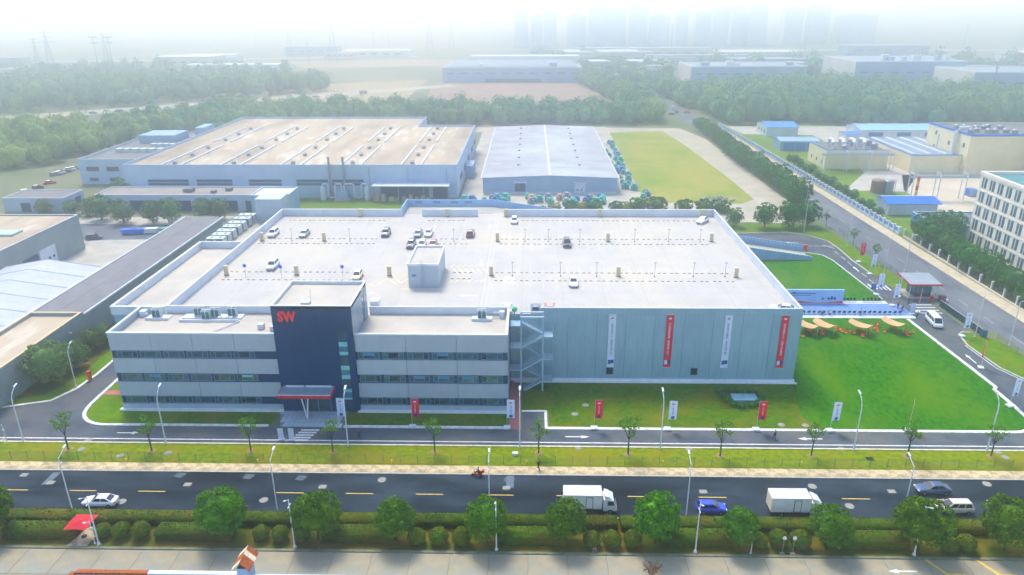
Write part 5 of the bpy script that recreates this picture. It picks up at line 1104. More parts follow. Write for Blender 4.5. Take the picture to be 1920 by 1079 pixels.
def person_proto(pose):
    P = {'pel':(0,0,.95),'bel':(.01,0,1.12),'che':(.02,0,1.32),'nec':(.02,0,1.47),'hd0':(.03,0,1.56),'hd1':(.04,0,1.68)}
    walk = pose == 'walk'; sit = pose in ('sit','ride')
    for s, sd_ in ((1,'l'),(-1,'r')):
        P['sh'+sd_] = (.0,s*.19,1.40); a = (.16 if walk else .04)*s
        P['el'+sd_] = (-.02+a*.6,s*.25,1.14); P['wr'+sd_] = (.06+a,s*.25,.92); P['ha'+sd_] = (.08+a,s*.245,.82)
        b_ = (.26 if walk else .02)*-s
        P['hi'+sd_] = (0,s*.1,.90); P['kn'+sd_] = (.06+b_*.6,s*.11,.50); P['an'+sd_] = (b_-.02,s*.11,.10); P['to'+sd_] = (b_+.15,s*.12,.04)
        if sit: P['kn'+sd_] = (.40,s*.13,.92-.02); P['an'+sd_] = (.42,s*.13,.50); P['to'+sd_] = (.57,s*.13,.45)
        if pose == 'ride': P['el'+sd_] = (.16,s*.27,1.16); P['wr'+sd_] = (.38,s*.26,1.10); P['ha'+sd_] = (.46,s*.26,1.10)
    names = list(P); V = [P[n_] for n_ in names]; ix = {n_: i for i, n_ in enumerate(names)}
    rad = {'pel':.135,'bel':.125,'che':.15,'nec':.055,'hd0':.075,'hd1':.085}
    for sd_ in 'lr': rad.update({'sh'+sd_:.065,'el'+sd_:.045,'wr'+sd_:.03,'ha'+sd_:.035,'hi'+sd_:.085,'kn'+sd_:.06,'an'+sd_:.04,'to'+sd_:.04})
    E = [('pel','bel'),('bel','che'),('che','nec'),('nec','hd0'),('hd0','hd1')]
    for sd_ in 'lr': E += [('che','sh'+sd_),('sh'+sd_,'el'+sd_),('el'+sd_,'wr'+sd_),('wr'+sd_,'ha'+sd_),('pel','hi'+sd_),('hi'+sd_,'kn'+sd_),('kn'+sd_,'an'+sd_),('an'+sd_,'to'+sd_)]
    fing = []
    for s, sd_ in ((1,'l'),(-1,'r')):
        h = Vector(P['ha'+sd_]); d = (h-Vector(P['wr'+sd_])).normalized()
        for k_ in range(4): o_ = Vector((.022*(k_-1.5),0,0)); L_ = (.07,.085,.08,.06)[k_]; fing.append([h+o_, h+o_+d*L_*.6, h+o_+d*L_+Vector((.015,-s*.02,0))])
        fing.append([h-d*.03+Vector((.03,0,0)), h+Vector((.055,-s*.01,0)), h+d*.03+Vector((.06,-s*.02,0))])
    t = thing('person', '', 'person')
    link('body', skin_mesh('body', V, [(ix[a],ix[b]) for a, b in E], [rad[n_]*.9 for n_ in names], m_skin, 1, fing), t)
    def sub(nm, use, ed, grow, mat):
        u = {n_: i for i, n_ in enumerate(use)}; link(nm, skin_mesh(nm, [P[n_] for n_ in use], [(u[a],u[b]) for a, b in ed], [rad[n_]*grow for n_ in use], mat), t)
    sub('jacket', ['pel','bel','che','shl','ell','wrl','shr','elr','wrr'], [('pel','bel'),('bel','che'),('che','shl'),('shl','ell'),('ell','wrl'),('che','shr'),('shr','elr'),('elr','wrr')], 1.18, M('jacket_cloth', (1,1,1), .85, objcol=True))
    sub('trousers', ['pel','hil','knl','anl','hir','knr','anr'], [('pel','hil'),('hil','knl'),('knl','anl'),('pel','hir'),('hir','knr'),('knr','anr')], 1.14, M('trouser_cloth', S(34,40,56), .9, rand=.5))
    for sd_ in 'lr': a = Vector(P['to'+sd_]); b_ = Vector(P['an'+sd_]); MB().tube([b_+Vector((-.06,0,-.05)),(a+b_)/2+Vector((0,0,-.03)),a+Vector((.05,0,0))], .06, 8, .045).build('shoe', m_black, t)
    hd = Vector(P['hd1']); MB().ellipsoid((hd.x-.025,hd.y,hd.z+.03),(.105,.098,.10),10,6).build('hair', m_hair, t, True)
    MB().ellipsoid((hd.x+.085,hd.y,hd.z-.05),(.018,.014,.022),6,4).build('nose', m_skin, t, True)
    for s in (-1,1): MB().ellipsoid((hd.x+.07,s*.032,hd.z-.015),(.012,.012,.009),6,4).build('eye', m_black, t, True); MB().ellipsoid((hd.x,s*.085,hd.z-.04),(.018,.012,.03),6,4).build('ear', m_skin, t, True)
    MB().cbox(hd.x+.072,0,hd.z-.095,.02,.045,.012).build('mouth', m_tail, t)
    return t
PP = {p_: Proto(person_proto(p_)) for p_ in ('stand','walk','sit','ride')}
def person(pose, px, py, rz, col_, label, z=Z2, xy=None):
    x, y = xy or G(px, py); PP[pose].place((x,y,z), rz, label, color=(*S(*col_),1))
person('walk', 674, 822, math.pi, (30,50,90), 'person in dark blue walking on the drive right of the entrance')
person('walk', 1452, 824, 2.6, (22,24,30), 'person in black walking on the drive below the red flag')
person('walk', 1010, 881, 2.4, (26,28,32), 'person in black on the pavement beside the front road', .12)
person('stand', 1703, 570, -1.2, (24,30,44), 'person in dark clothes standing on the gate crossing', Z2)
person('stand', 1683, 579, -2, (24,30,44), 'person in dark suit at the right end of the blue carpet')
person('walk', 1691, 584, 2.2, (190,120,96), 'person in orange-pink top at the carpet corner')
person('stand', 1719, 597, 2.8, (30,70,120), 'person in blue jacket near the white minibus')
person('sit', 1556, 592, 1.5, (232,232,230), 'person in white shirt at the left of the carpet chairs', -.43)
person('walk', 1613, 592, 1.4, (222,224,228), 'person in pale shirt behind the middle of the carpet chairs', .02)
person('sit', 1541, 592, 1.5, (60,30,34), 'person in dark red sitting in the left chair row', -.43)
# scooter with rider
sc_ = thing('motor_scooter', 'red motor scooter ridden along the edge of the front road', 'scooter', (-7.7,91.0,Z2), math.pi)
for x_ in (-.62,.62):
    o = MB().lathe([(.14,-.05),(.24,-.045),(.24,.045),(.14,.05)], n=14).xf(Matrix.Translation((x_,0,.24)) @ Matrix.Rotation(math.pi/2,4,'X')).build('wheel', m_black, sc_); MB().lathe([(.02,-.03),(.15,-.03),(.15,.03),(.02,.03)], n=10).xf(Matrix.Translation((x_,0,.24)) @ Matrix.Rotation(math.pi/2,4,'X')).build('rim', m_rim, o)
MB().yprism([(-.8,.4),(-.2,.3),(.3,.28),(.45,.9),(.36,.95),(.2,.42),(-.1,.44),(-.2,.72),(-.85,.74)], -.16, .16).build('body', m_red, sc_); MB().box(-.75,-.12,-.15,.15,.74,.82).build('saddle', m_black, sc_)
MB().tube([(.6,0,.26),(.44,0,.95)], .03, 6).build('fork', m_rim, sc_); MB().tube([(.42,-.3,1.04),(.44,0,1.0),(.42,.3,1.04)], .02, 6).build('handlebar', m_black, sc_); MB().box(-1.1,-.72,-.2,.2,.78,1.12).build('rear_box', m_red, sc_)
PP['ride'].place((-7.45,91.0,Z2-.09), math.pi, 'person in navy jacket riding the red scooter', color=(*S(24,34,62),1))
# ------------------------------------------------------------------ lamps
def campus_lamp():
    t = thing('street_lamp', '', 'street lamp', group='lamps along the drive')
    MB().tube([(0,0,0),(0,0,7.6),(0,.12,8.3),(0,.5,9.0),(0,1.3,9.6)], .11, 8, .055).build('pole', m_steel_w, t); MB().lathe([(.22,0),(.22,.08),(.13,.5)], n=10).build('base', m_steel_w, t)
    MB().xprism([(1.2,9.55),(2.0,9.82),(2.02,9.92),(1.2,9.72)], -.14, .14).build('lamp_head', m_steel_w, t); return t
CL = Proto(campus_lamp())
for i, (x, y, s) in enumerate(((-82.1,99.2,.97),(-58.6,99.0,1.0),(-28.9,98.7,1.0),(-1.4,98.7,1.01),(20.9,98.7,1.0),(51.3,98.8,.98),(72.0,98.8,1.02))): CL.place((x,y,0), 0, 'white curved lamp post on the verge beside the drive, %s from the left' % nth(i), s)
CL.place((-84.1,117.3,0), 0, 'white curved lamp post in front of the long grey building', .86)
def road_lamp(h, arm, name='road_lamp'):
    t = thing(name, '', 'street lamp', group='lamps beside the front road')
    MB().tube([(0,0,0),(0,0,h)], .1, 8, .06).build('pole', m_steel_w, t); MB().lathe([(.24,0),(.24,.1),(.14,.4)], n=10).build('base', m_steel_w, t)
    MB().tube([(0,0,h-.15),(0,arm,h+.55)], .045, 6).build('arm', m_steel_w, t); MB().xprism([(arm-.1,h+.5),(arm+.5*(1 if arm > 0 else -1),h+.72),(arm+.5*(1 if arm > 0 else -1),h+.82),(arm-.1,h+.64)], -.13, .13).build('lamp_head', m_steel_w, t)
    MB().box(-.05,.05,-.5,.5,h-1.05,h-.95).build('bracket', m_steel_w, t); return t
RL = Proto(road_lamp(9.2,1.5)); SL = Proto(road_lamp(7.6,-.9,'yard_lamp'))
for i, x in enumerate((-63.4,-34.6,-5.3,21.5,50.6)): RL.place((x,81.5,0), 0, 'tall white lamp post at the south kerb of the road, %s from the left' % nth(i))
for i, x in enumerate((-56.3,-30.4,-4.1,21.5,49.3)): SL.place((x,75.3,0), 0, 'white lamp post at the edge of the front yard, %s from the left' % nth(i), group='lamps at the front yard')
side_l = thing('side_lamp', '', 'street lamp', group='lamps by the right road')
MB().tube([(0,0,0),(0,0,9.6),(.1,0,9.9),(.9,0,10.1)], .1, 8, .05).build('pole', m_steel_w, side_l); MB().box(.7,1.5,-.13,.13,10.05,10.2).build('lamp_head', m_steel_w, side_l); MB().lathe([(.2,0),(.2,.1),(.13,.4)], n=10).build('base', m_steel_w, side_l); PL = Proto(side_l)
for i, (x, y, s) in enumerate(((84.6,217.2,1.0),(92.2,203,.95),(91.9,179.2,1.0),(93.9,141.2,.98))): PL.place((x,y,0), -.2, 'slim white lamp post on the grass strip by the right road, %s from the back' % nth(i), s)
for i, (x, y) in enumerate(((98.4,181.5),(98.6,137.2),(94.4,244),(94.8,262),(95,284),(95,308),(94.6,335),(94.4,365))): PL.place((x,y,0), math.pi if i > 1 else 0, 'slim lamp post at the edge of the right road, %s in order from the gatehouse' % nth(i), .98)
def camera_pole(label, x, y, h):
    t = thing('camera_pole', label, 'camera pole', (x,y,0), group='camera poles')
    MB().tube([(0,0,0),(0,0,h)], .07, 7, .05).build('pole', m_steel_w, t); MB().box(-.16,.16,-.12,.12,h*.62,h*.62+.34).build('box', m_ac, t); MB().lathe([(.16,0),(.16,.06)], n=8).build('base', m_steel_w, t)
    MB().tube([(0,0,h-.1),(-.4,-.25,h-.05)], .03, 5).build('arm', m_steel_w, t); MB().cbox(-.48,-.3,h-.05,.34,.16,.16).build('camera', m_steel_w, t)
camera_pole('short white camera pole at far left of the drive', -84.6, 98.8, 3.4); camera_pole('white camera pole with green band beside the red parasol', -57.0, 75.6, 3.6); camera_pole('white camera pole in front of the box hedge at lower right', 28.6, 75.3, 3.6)
for i, x in enumerate((32.6,33.9)):
    t = thing('garden_sign', 'small round white sign on thin pole, %s of two by the ball shrubs' % ('left' if i == 0 else 'right'), 'sign', (x,75.3,0), group='small round signs'); MB().tube([(0,0,0),(0,0,2.4)], .035, 6).build('pole', m_grey_steel, t)
    MB().lathe([(.02,-.03),(.26,-.03),(.26,.03),(.02,.03)], n=14).xf(Matrix.Translation((0,-.06,2.5)) @ Matrix.Rotation(math.pi/2,4,'X')).build('disc', m_steel_w, t); MB().box(-.3,.3,-.2,.2,0,.08).build('foot', m_cover, t)
hy = thing('fire_hydrant', 'red and white fire hydrant in front of the round shrubs', 'hydrant', (8.6,75.3,0)); MB().lathe([(.16,0),(.16,.08),(.1,.1),(.1,.55),(.14,.58),(.08,.72)], n=10).build('barrel', m_red, hy); MB().tube([(-.22,0,.42),(.22,0,.42)], .06, 8).build('outlet', m_coping, hy); MB().box(-.3,.3,-.3,.3,0,.03).build('pad', m_cover, hy)
# red parasol
pa = thing('parasol', 'red square parasol tilted over the path in the hedge strip', 'parasol', (-59.2,76.9,0))
m_pr = M('parasol_red', S(222,44,58), .75, S(206,38,52), 1.5, trans=.2); top = (0.1,0,2.75); cor = [(-1.6,-1.25,2.15),(1.5,-1.4,2.2),(1.75,1.3,2.5),(-1.3,1.4,2.45)]
for k_ in range(4): a, b_ = cor[k_], cor[(k_+1)%4]; MB().add([top,a,b_,tuple((np.array(a)+np.array(b_))/2*np.array([.98,.98,1])+np.array([0,0,.08]))], [(0,1,3),(0,3,2)]).build('canopy_panel', m_pr, pa)
MB().tube([(0,0,0),(.1,0,2.75)], .03, 6).build('pole', m_steel_w, pa); MB().lathe([(.35,0),(.35,.12),(.05,.16)], n=12).build('base', m_dark, pa)
for c_ in cor: MB().tube([(.1,0,2.7),c_], .012, 4).build('rib', m_steel_w, pa)
struct('path', MB().poly([(-60.6,74.95),(-57.8,74.95),(-57.6,79),(-59.6,79)], Z2), m_pave)
# ------------------------------------------------------------------ flags, banners and boards
m_fred = M('flag_red', S(228,24,50), .7, S(214,20,46), .8, trans=.15); m_fwhite = M('flag_white', S(214,226,246), .7, S(200,216,240), .8, trans=.15)
m_fblue = M('print_blue', S(40,84,170), .7); m_fnavy = M('print_navy', S(24,52,120), .7); m_fwr = M('print_white', S(240,226,232), .7); m_fmag = M('print_magenta', S(214,40,110), .7)
def glyphs(mb, x0, x1, z0, z1, y, n, seed):
    """n small square characters set one above another, too small to read"""
    r = random.Random(seed); h = (z1-z0)/n
    for i in range(n):
        zc = z0+h*(i+.5); s = h*.38; w = (x1-x0)/2; xc = (x0+x1)/2
        for q in range(4):
            if r.random() < .8: t_ = -s+2*s*q/3; mb.box(xc-w*r.uniform(.5,1), xc+w*r.uniform(.5,1), y-.004, y, zc+t_-s*.12, zc+t_+s*.12)
        mb.box(xc-w*.08, xc+w*.08, y-.0045, y, zc-s, zc+s)
def flag_proto(red):
    t = thing('flag_banner', '', 'flag', group='tall flag banners'); h = 5.4; w = 1.25
    MB().tube([(0,0,.25),(0,0,h)], .03, 6, .018).build('pole', m_steel_w, t)
    b_ = MB().box(-.55,.55,-.5,.5,0,.25); b_.build('base', m_steel_w, t); MB().tube([(0,0,h),(w,0,h)], .015, 5).build('top_rod', m_steel_w, t)
    f = MB(); n = 6; mm_ = 14; V = []; Fc = []
    for i in range(n+1):
        for j in range(mm_+1): u, v = i/n, j/mm_; V.append((.04+u*w, .10*math.sin(3.2*u+2.2*v)*u, 1.95+(h-1.95)*v-.05*u))
    for i in range(n):
        for j in range(mm_): o_ = i*(mm_+1)+j; Fc.append((o_,o_+mm_+1,o_+mm_+2,o_+1))
    fl = f.add(V, Fc).build('flag', m_fred if red else m_fwhite, t)
    y = -.13
    MB().box(.42,.86,y-.004,y,4.75,4.98).build('logo', m_fwr if red else m_fmag, fl)
    g = MB(); glyphs(g, .5,.8, 2.9,4.5, y, 7, 3); g.build('lettering', m_fwr if red else m_fblue, fl)['kind'] = 'stuff'
    MB().lathe([(.02,0),(.3,0),(.3,.004),(.02,.004)], n=14).xf(Matrix.Translation((.66,y,2.35)) @ Matrix.Rotation(math.pi/2,4,'X')).build('emblem', m_fnavy if red else m_fblue, fl)
    return Proto(t)
FR, FW = flag_proto(True), flag_proto(False)
for i, (x, y, red, rz, lb) in enumerate(((-31.8,104.3,0,.0,'white flag banner right of the entrance forecourt'),(-19.4,104.3,1,0,'red flag banner in front of the right office wing'),(-3.6,104.2,0,0,'white flag banner beside the red brick path'),(10.9,104.3,1,0,'red flag banner on the front lawn left of a lamp post'),
   (23.0,104.2,0,0,'white flag banner on the front lawn beside a lamp post'),(37.6,104.3,1,0,'red flag banner on the front lawn in front of shrub bed'),(49.6,104.2,0,.1,'white flag banner at the left of the bright lawn'),(62.4,104.3,1,1.1,'red flag banner seen nearly edge-on behind a young tree'),(83.8,112.6,0,.3,'white flag banner at the right lawn corner'),
   (89.3,188.5,1,.0,'red flag banner at the bend by the ramp'),(88.2,179,0,.2,'white flag banner second along the back drive'),(85.9,170.2,1,1.25,'red flag banner seen edge-on at the zebra crossing'),(83.6,164.6,0,.0,'white flag banner at the corner of the back lawn'),(88.3,163.4,0,1.0,'white flag banner between crossing and gatehouse'),
   (84.2,157.8,0,.1,'white flag banner at the carpet end'),(88.3,154,1,1.2,'red flag banner edge-on between carpet and gate'),(91.2,141.2,0,.1,'white flag banner behind the white minibus'),(87.0,126.9,1,1.2,'red flag banner edge-on on the kerb of the right lawn'))):
    (FR if red else FW).place((x,y,.1), rz, lb)
bo = thing('notice_board', '', 'board', group='white boards at the crossing'); MB().box(-.45,.45,-.03,.03,.15,2.1).build('panel', M('board_white', S(196,206,230), .6, S(186,198,226), 1.), bo); MB().box(-.5,.5,-.3,.3,0,.06).build('foot', m_steel_w, bo); MB().tube([(0,.03,1.6),(0,.55,.03)], .02, 5).build('brace', m_steel_w, bo); BO = Proto(bo)
for i, (x, y, lb) in enumerate(((-40.2,100.3,'blank white board left of the zebra crossing, outer one'),(-38.5,100.3,'blank white board left of the zebra crossing, inner one'),(86.6,153.2,'white board at the right end of the blue carpet'))): BO.place((x,y,Z3), 0, lb, 1.0 if i < 2 else 1.2)
def wall_banner(cx, red, lb):
    t = thing('wall_banner', lb, 'banner', (cx,YM-.1,3.05), group='vertical banners on the factory wall'); w = .66; H_ = 10.55
    MB().box(-w,w,-.02,.0,0,H_).build('cloth', m_fred if red else m_fwhite, t); MB().box(-w-.05,w+.05,-.04,.02,H_,H_+.06).build('rod', m_steel_w, t); MB().box(-w-.05,w+.05,-.04,.02,-.06,0).build('rod', m_steel_w, t)
    MB().box(-.22,.22,-.026,-.021,9.7,10.0).build('logo', m_fwr if red else m_fmag, t)
    g = MB(); glyphs(g, -.26,.26, 5.9,8.9, -.022, 8, int(cx)); glyphs(g, -.26,.26, 2.6,5.6, -.022, 8, int(cx)+9); g.build('lettering', m_fwr if red else m_fnavy, t)['kind'] = 'stuff'
    MB().box(-.5,.02,-.027,-.021,.6,1.45).build('picture', m_fwhite if red else m_fblue, t); MB().box(.03,.55,-.027,-.021,.75,1.5).build('picture', m_fnavy, t)
for cx, red, lb in ((15.1,0,'leftmost white vertical banner on the grey factory wall'),(25.5,1,'red vertical banner left of centre on the factory wall'),(36.0,0,'white vertical banner right of centre on factory wall'),(46.1,1,'red vertical banner at the right end of factory wall')): wall_banner(cx, red, lb)
# ------------------------------------------------------------------ fences
m_wire = M('green_wire', S(64,116,96), .7)
fe = thing('wire_fence', 'low green wire mesh fence along the roadside verge', 'fence', (0,94.2,0), world=True)
post = MB().tube([(0,0,0),(0,.0,1.6)], .04, 5).mesh('post', m_wire); pn = MB()
for z in (.15,.45,.75,1.05,1.4): pn.box(.03,2.6,-.008,.008,z-.01,z+.01)
for i in range(13): pn.box(.1+.2*i-.006,.1+.2*i+.006,-.006,.006,.15,1.4)
pn = pn.mesh('mesh_panel', m_wire)
pieces('post', post, fe, [(-86+2.65*i,94.2,0) for i in range(67)]); pieces('mesh_panel', pn, fe, [(-86+2.65*i,94.2,0) for i in range(66)])
wf = thing('panel_fence', 'long white wall with blue panels and white posts beside right road', 'fence', (110,320,0), world=True)
def fx(y): return 112.0+(107.3-112.0)*(y-214)/(422-214)
colm = MB().box(-.28,.28,-.28,.28,0,2.3).box(-.36,.36,-.36,.36,2.3,2.45).mesh('column', m_coping); n = 64; step = (422-214)/n
pb = MB().box(-.06,.06,.3,step-.3,.75,1.95).mesh('panel', M('fence_panel_blue', S(72,146,206), .6, S(60,132,196), 1.)); bs = MB().box(-.18,.18,.29,step-.29,0,.74).mesh('base_wall', m_coping); tp = MB().box(-.14,.14,.29,step-.29,1.96,2.1).mesh('coping', m_coping)
for nm, me in (('column',colm),('panel',pb),('base_wall',bs),('coping',tp)):
    pieces(nm, me, wf, [(fx(214+step*i),214+step*i,0) for i in range(n+(1 if nm == 'column' else 0))])
pf = thing('post_fence', 'dark iron fence with short white posts and cream kerb wall', 'fence', (112,180,0), world=True)
post = MB().box(-.22,.22,-.22,.22,.4,2.3).box(-.28,.28,-.28,.28,2.3,2.42).mesh('post', m_coping); pieces('post', post, pf, [(112.6+.02*i,212-4.9*i,0) for i in range(16)])
kw = MB().box(-.25,.25,0,4.88,0,.4).mesh('kerb_wall', M('kerb_wall_cream', S(216,206,180), .8)); pieces('kerb_wall', kw, pf, [(112.6,207.1-4.9*i,0) for i in range(16)])
ir = MB()
for z in (.6,1.3,1.95): ir.box(-.02,.02,.25,4.65,z-.02,z+.02)
for i in range(16): ir.box(-.012,.012,.35+.27*i-.012,.35+.27*i+.012,.4,2.0)
ir = ir.mesh('railing', M('iron_green', S(46,70,62), .6)); pieces('railing', ir, pf, [(112.6,207.1-4.9*i,0) for i in range(16)])
vf = thing('verge_fence', 'grey mesh fence between grass strip and right road', 'fence', (96,190,0), world=True); m_gm = M('grey_mesh', S(120,128,132), .7)
post = MB().tube([(0,0,0),(0,0,1.7)], .04, 5).mesh('post', m_gm); pn = MB()
for z in (.2,.6,1.0,1.5): pn.box(-.01,.01,.05,3.0,z-.012,z+.012)
for i in range(10): pn.box(-.008,.008,.1+.3*i-.008,.1+.3*i+.008,.2,1.5)
pn = pn.mesh('mesh_panel', m_gm)
pieces('post', post, vf, [(94.9-.02*i,166.5+3.05*i,0) for i in range(17)]+[(97.5+.15*i,139.5-3.05*i,0) for i in range(12)]); pieces('mesh_panel', pn, vf, [(94.9-.02*i,166.5+3.05*i,0) for i in range(16)]+[(97.5+.15*i,136.5-3.05*i,0) for i in range(11)])
# ------------------------------------------------------------------ gatehouse and gate
gh = thing('gatehouse', 'small dark glazed gatehouse under a slanting grey roof with red edge', 'gatehouse', (94,165,0), world=True)
parts_box(gh, 'base', m_conc, (90.3,97.5,162.4,168.6,0,.15)); parts_box(gh, 'wall', M('gatehouse_wall', S(44,66,78), .5), (92,95.8,163.4,167.4,.15,3.2))
for i in range(3): parts_box(gh, 'window', m_glass2, (92.15+1.25*i,93.2+1.25*i,163.32,163.38,1.1,2.9))
for i in range(3): parts_box(gh, 'window', m_glass2, (91.92,91.98,163.6+1.25*i,164.6+1.25*i,1.1,2.9))
r_ = MB().xprism([(162.0,3.55),(168.4,4.15),(168.4,4.4),(162.0,3.8)], 89.8, 97.2).build('roof', M('gatehouse_roof', S(150,158,164), .5, S(138,148,156), .8), gh)
MB().xprism([(161.9,3.5),(168.4,4.1),(168.4,4.45),(161.9,3.85)], 89.66, 89.795).build('red_fascia', m_red, r_); parts_box(r_, 'red_fascia', m_red, (89.66,97.35,161.85,161.99,3.45,3.85))
for x, y in ((90.3,162.6),(96.8,162.6),(90.3,167.8)): MB().tube([(x,y,.15),(x,y,3.7)], .09, 7).build('post', m_steel_w, gh)
ba = thing('barrier_post', 'grey cabinet barrier with red fronts beside gatehouse', 'barrier', (97.2,160.8,0)); MB().box(-.6,.6,-.5,.5,0,1.5).build('cabinet', M('barrier_grey', S(70,84,92), .5), ba); MB().box(-.62,.62,-.56,-.5,.5,1.1).build('panel', m_red, ba); MB().box(.8,1.4,-.4,.4,0,.5).build('foot', m_coping, ba)
ba = thing('ticket_post', 'red ticket machine standing left of the grey barrier cabinet', 'barrier', (94.6,160.6,0)); MB().box(-.3,.3,-.25,.25,0,1.5).build('cabinet', m_red, ba); MB().box(-.2,.2,-.28,-.25,.9,1.3).build('screen', m_dark, ba)
gt = thing('sliding_gate', 'long dark teal folding gate pulled aside across the entrance', 'gate', (96,150,0), world=True); m_gt = M('gate_teal', S(46,84,96), .5, S(56,98,108), 1.); A = Vector((95.2,157.6,0)); B_ = Vector((95.6,141.9,0)); D_ = (B_-A)
for i in range(17):
    q = A+D_*(i/16); MB().box(q.x-.28,q.x+.28,q.y-.05,q.y+.05,.1,1.55).build('frame', m_gt, gt)
    if i < 16:
        q2 = A+D_*((i+1)/16)
        for s in (-.24,.24): MB().tube([(q.x+s,q.y,.2),(q2.x+s,q2.y,1.4)], .03, 4).tube([(q.x+s,q.y,1.4),(q2.x+s,q2.y,.2)], .03, 4).build('lattice', m_gt, gt)
MB().box(95.15,96.0,140.6,141.7,0,1.7).build('drive_unit', M('drive_unit_blue', S(52,88,120), .5), gt); MB().tube([(A.x,A.y,1.58),(B_.x,B_.y,1.58)], .05, 5).build('top_rail', m_steel_w, gt)
bs_ = thing('bin_sign', 'small blue square sign at the kerb of back lawn', 'sign', (84.0,167.2,0)); MB().box(-.6,.6,-.04,.04,.5,1.9).build('panel', M('sign_blue', S(30,110,190), .5), bs_); MB().tube([(0,.05,0),(0,.05,1.7)], .04, 5).build('post', m_grey_steel, bs_)
ob_ = thing('boom_barrier', 'orange barrier cabinet with striped boom at ramp end', 'barrier', (78.6,199.3,0)); MB().box(-.5,.5,-.4,.4,0,1.5).build('cabinet', M('barrier_orange', S(226,70,50), .5), ob_)
for i in range(8): MB().box(.6+1.0*i,1.58+1.0*i,-.05,.05,1.0,1.12).build('boom_segment', m_yellow if i % 2 else m_white, ob_)
ob_ = thing('traffic_post', 'orange red safety post beside the left drive kerb', 'bollard', (-82.9,119.8,0)); MB().box(-.28,.28,-.28,.28,0,1.7).build('cabinet', M('post_orange', S(226,88,30), .6), ob_); MB().box(-.34,.34,-.34,.34,1.7,1.85).build('cap', m_red, ob_)
gd_ = thing('green_dome', 'bright green round buoy light on office roof corner', 'lamp', (-2.6,120.4,DK)); MB().lathe([(.12,0),(.12,1.3)], n=8).build('post', m_stairs, gd_); MB().ellipsoid((0,0,1.7),(.5,.5,.5),12,8).build('dome', M('dome_green', S(30,180,110), .5), gd_, True)
# ------------------------------------------------------------------ the event on the lawn
cpt = struct('carpet', MB().box(49.3,86.6,152.2,159.0,0,.03), M('blue_carpet', S(112,144,190), .9, S(100,132,180), .6)); MB().box(49.3,86.6,150.7,152.15,0,.035).build('edge', m_coping, cpt); MB().box(62,84,159.05,160.8,0,.035).build('edge', m_coping, cpt)
bd = thing('stage_backdrop', 'wide pale blue printed backdrop wall with red wave at the carpet', 'backdrop', (66,159.6,0), world=True)
MB().box(57.0,73.6,159.5,159.9,.03,3.3).build('wall', M('backdrop_print', S(170,206,240), .6, S(150,190,234), .3), bd)
wv = MB(); N_ = 22
for i in range(N_):
    x0, x1 = 57.05+16.5*i/N_, 57.05+16.5*(i+1)/N_; f_ = lambda x: .42+.28*math.sin((x-57)*.42); wv.add([(x0,159.47,.06),(x1,159.47,.06),(x1,159.47,f_(x1)),(x0,159.47,f_(x0))], [(0,1,2,3)])
wv.build('red_wave', m_fmag, bd); wv = MB()
for i in range(N_):
    x0, x1 = 57.05+16.5*i/N_, 57.05+16.5*(i+1)/N_; f_ = lambda x: .42+.28*math.sin((x-57)*.42); wv.add([(x0,159.475,f_(x0)),(x1,159.475,f_(x1)),(x1,159.475,f_(x1)+.12),(x0,159.475,f_(x0)+.12)], [(0,1,2,3)])
wv.build('white_wave', m_fwr, bd)
for i, (x, z, h) in enumerate(((70.2,.9,.5),(70.9,.9,.8),(71.6,.9,.6),(68.8,.9,.4),(62,2.5,.25))): MB().box(x-.25,x+.25,159.46,159.49,z,z+h).build('picture', m_fnavy, bd)
MB().box(60,67,159.46,159.49,2.3,2.55).build('title_bar', m_fblue, bd); MB().box(61,66,159.46,159.49,1.85,2.0).build('title_bar', m_fblue, bd)
for x in (57.5,65,73.2): MB().tube([(x,160.0,3.2),(x,161.6,.05)], .05, 5).build('brace', m_steel_w, bd)
def chair_proto(name, mat, grp, w=.46):
    t = thing(name, '', 'chair', group=grp); MB().box(-w/2,w/2,-w/2,w/2,.42,.48).build('seat', mat, t); MB().box(-w/2,w/2,-w/2-.04,-w/2,.5,.92).build('backrest', mat, t)
    for sx in (-1,1):
        for sy in (-1,1): MB().tube([(sx*w*.42,sy*w*.42,.42),(sx*w*.48,sy*w*.5,0)], .018, 4).build('leg', m_dark if name == 'black_chair' else m_grey_steel, t)
    return Proto(t)
BC = chair_proto('black_chair', m_black, 'black chairs at the carpet', .55); OC = chair_proto('orange_chair', M('orange_canvas', S(226,84,36), .8), 'orange camp chairs on the lawn', .62)
for i in range(20): BC.place((62.2+1.13*i,152.9+.1*random.random(),.03), random.uniform(-.15,.15), 'black chair in the front row at the blue carpet, %s from the left' % nth(i))
for i in range(5): BC.place((73.2+.8*i+.2,160.1,.03), math.pi, 'black chair by backdrop in the left group, %s from the left' % nth(i))
for i in range(5): BC.place((78.8+.9*i,160.1,.03), math.pi, 'black chair at the back of the carpet in right group, %s from the left' % nth(i))
m_cnv = M('canvas_beige', S(226,184,136), .8, S(214,168,122), .8, trans=.15)
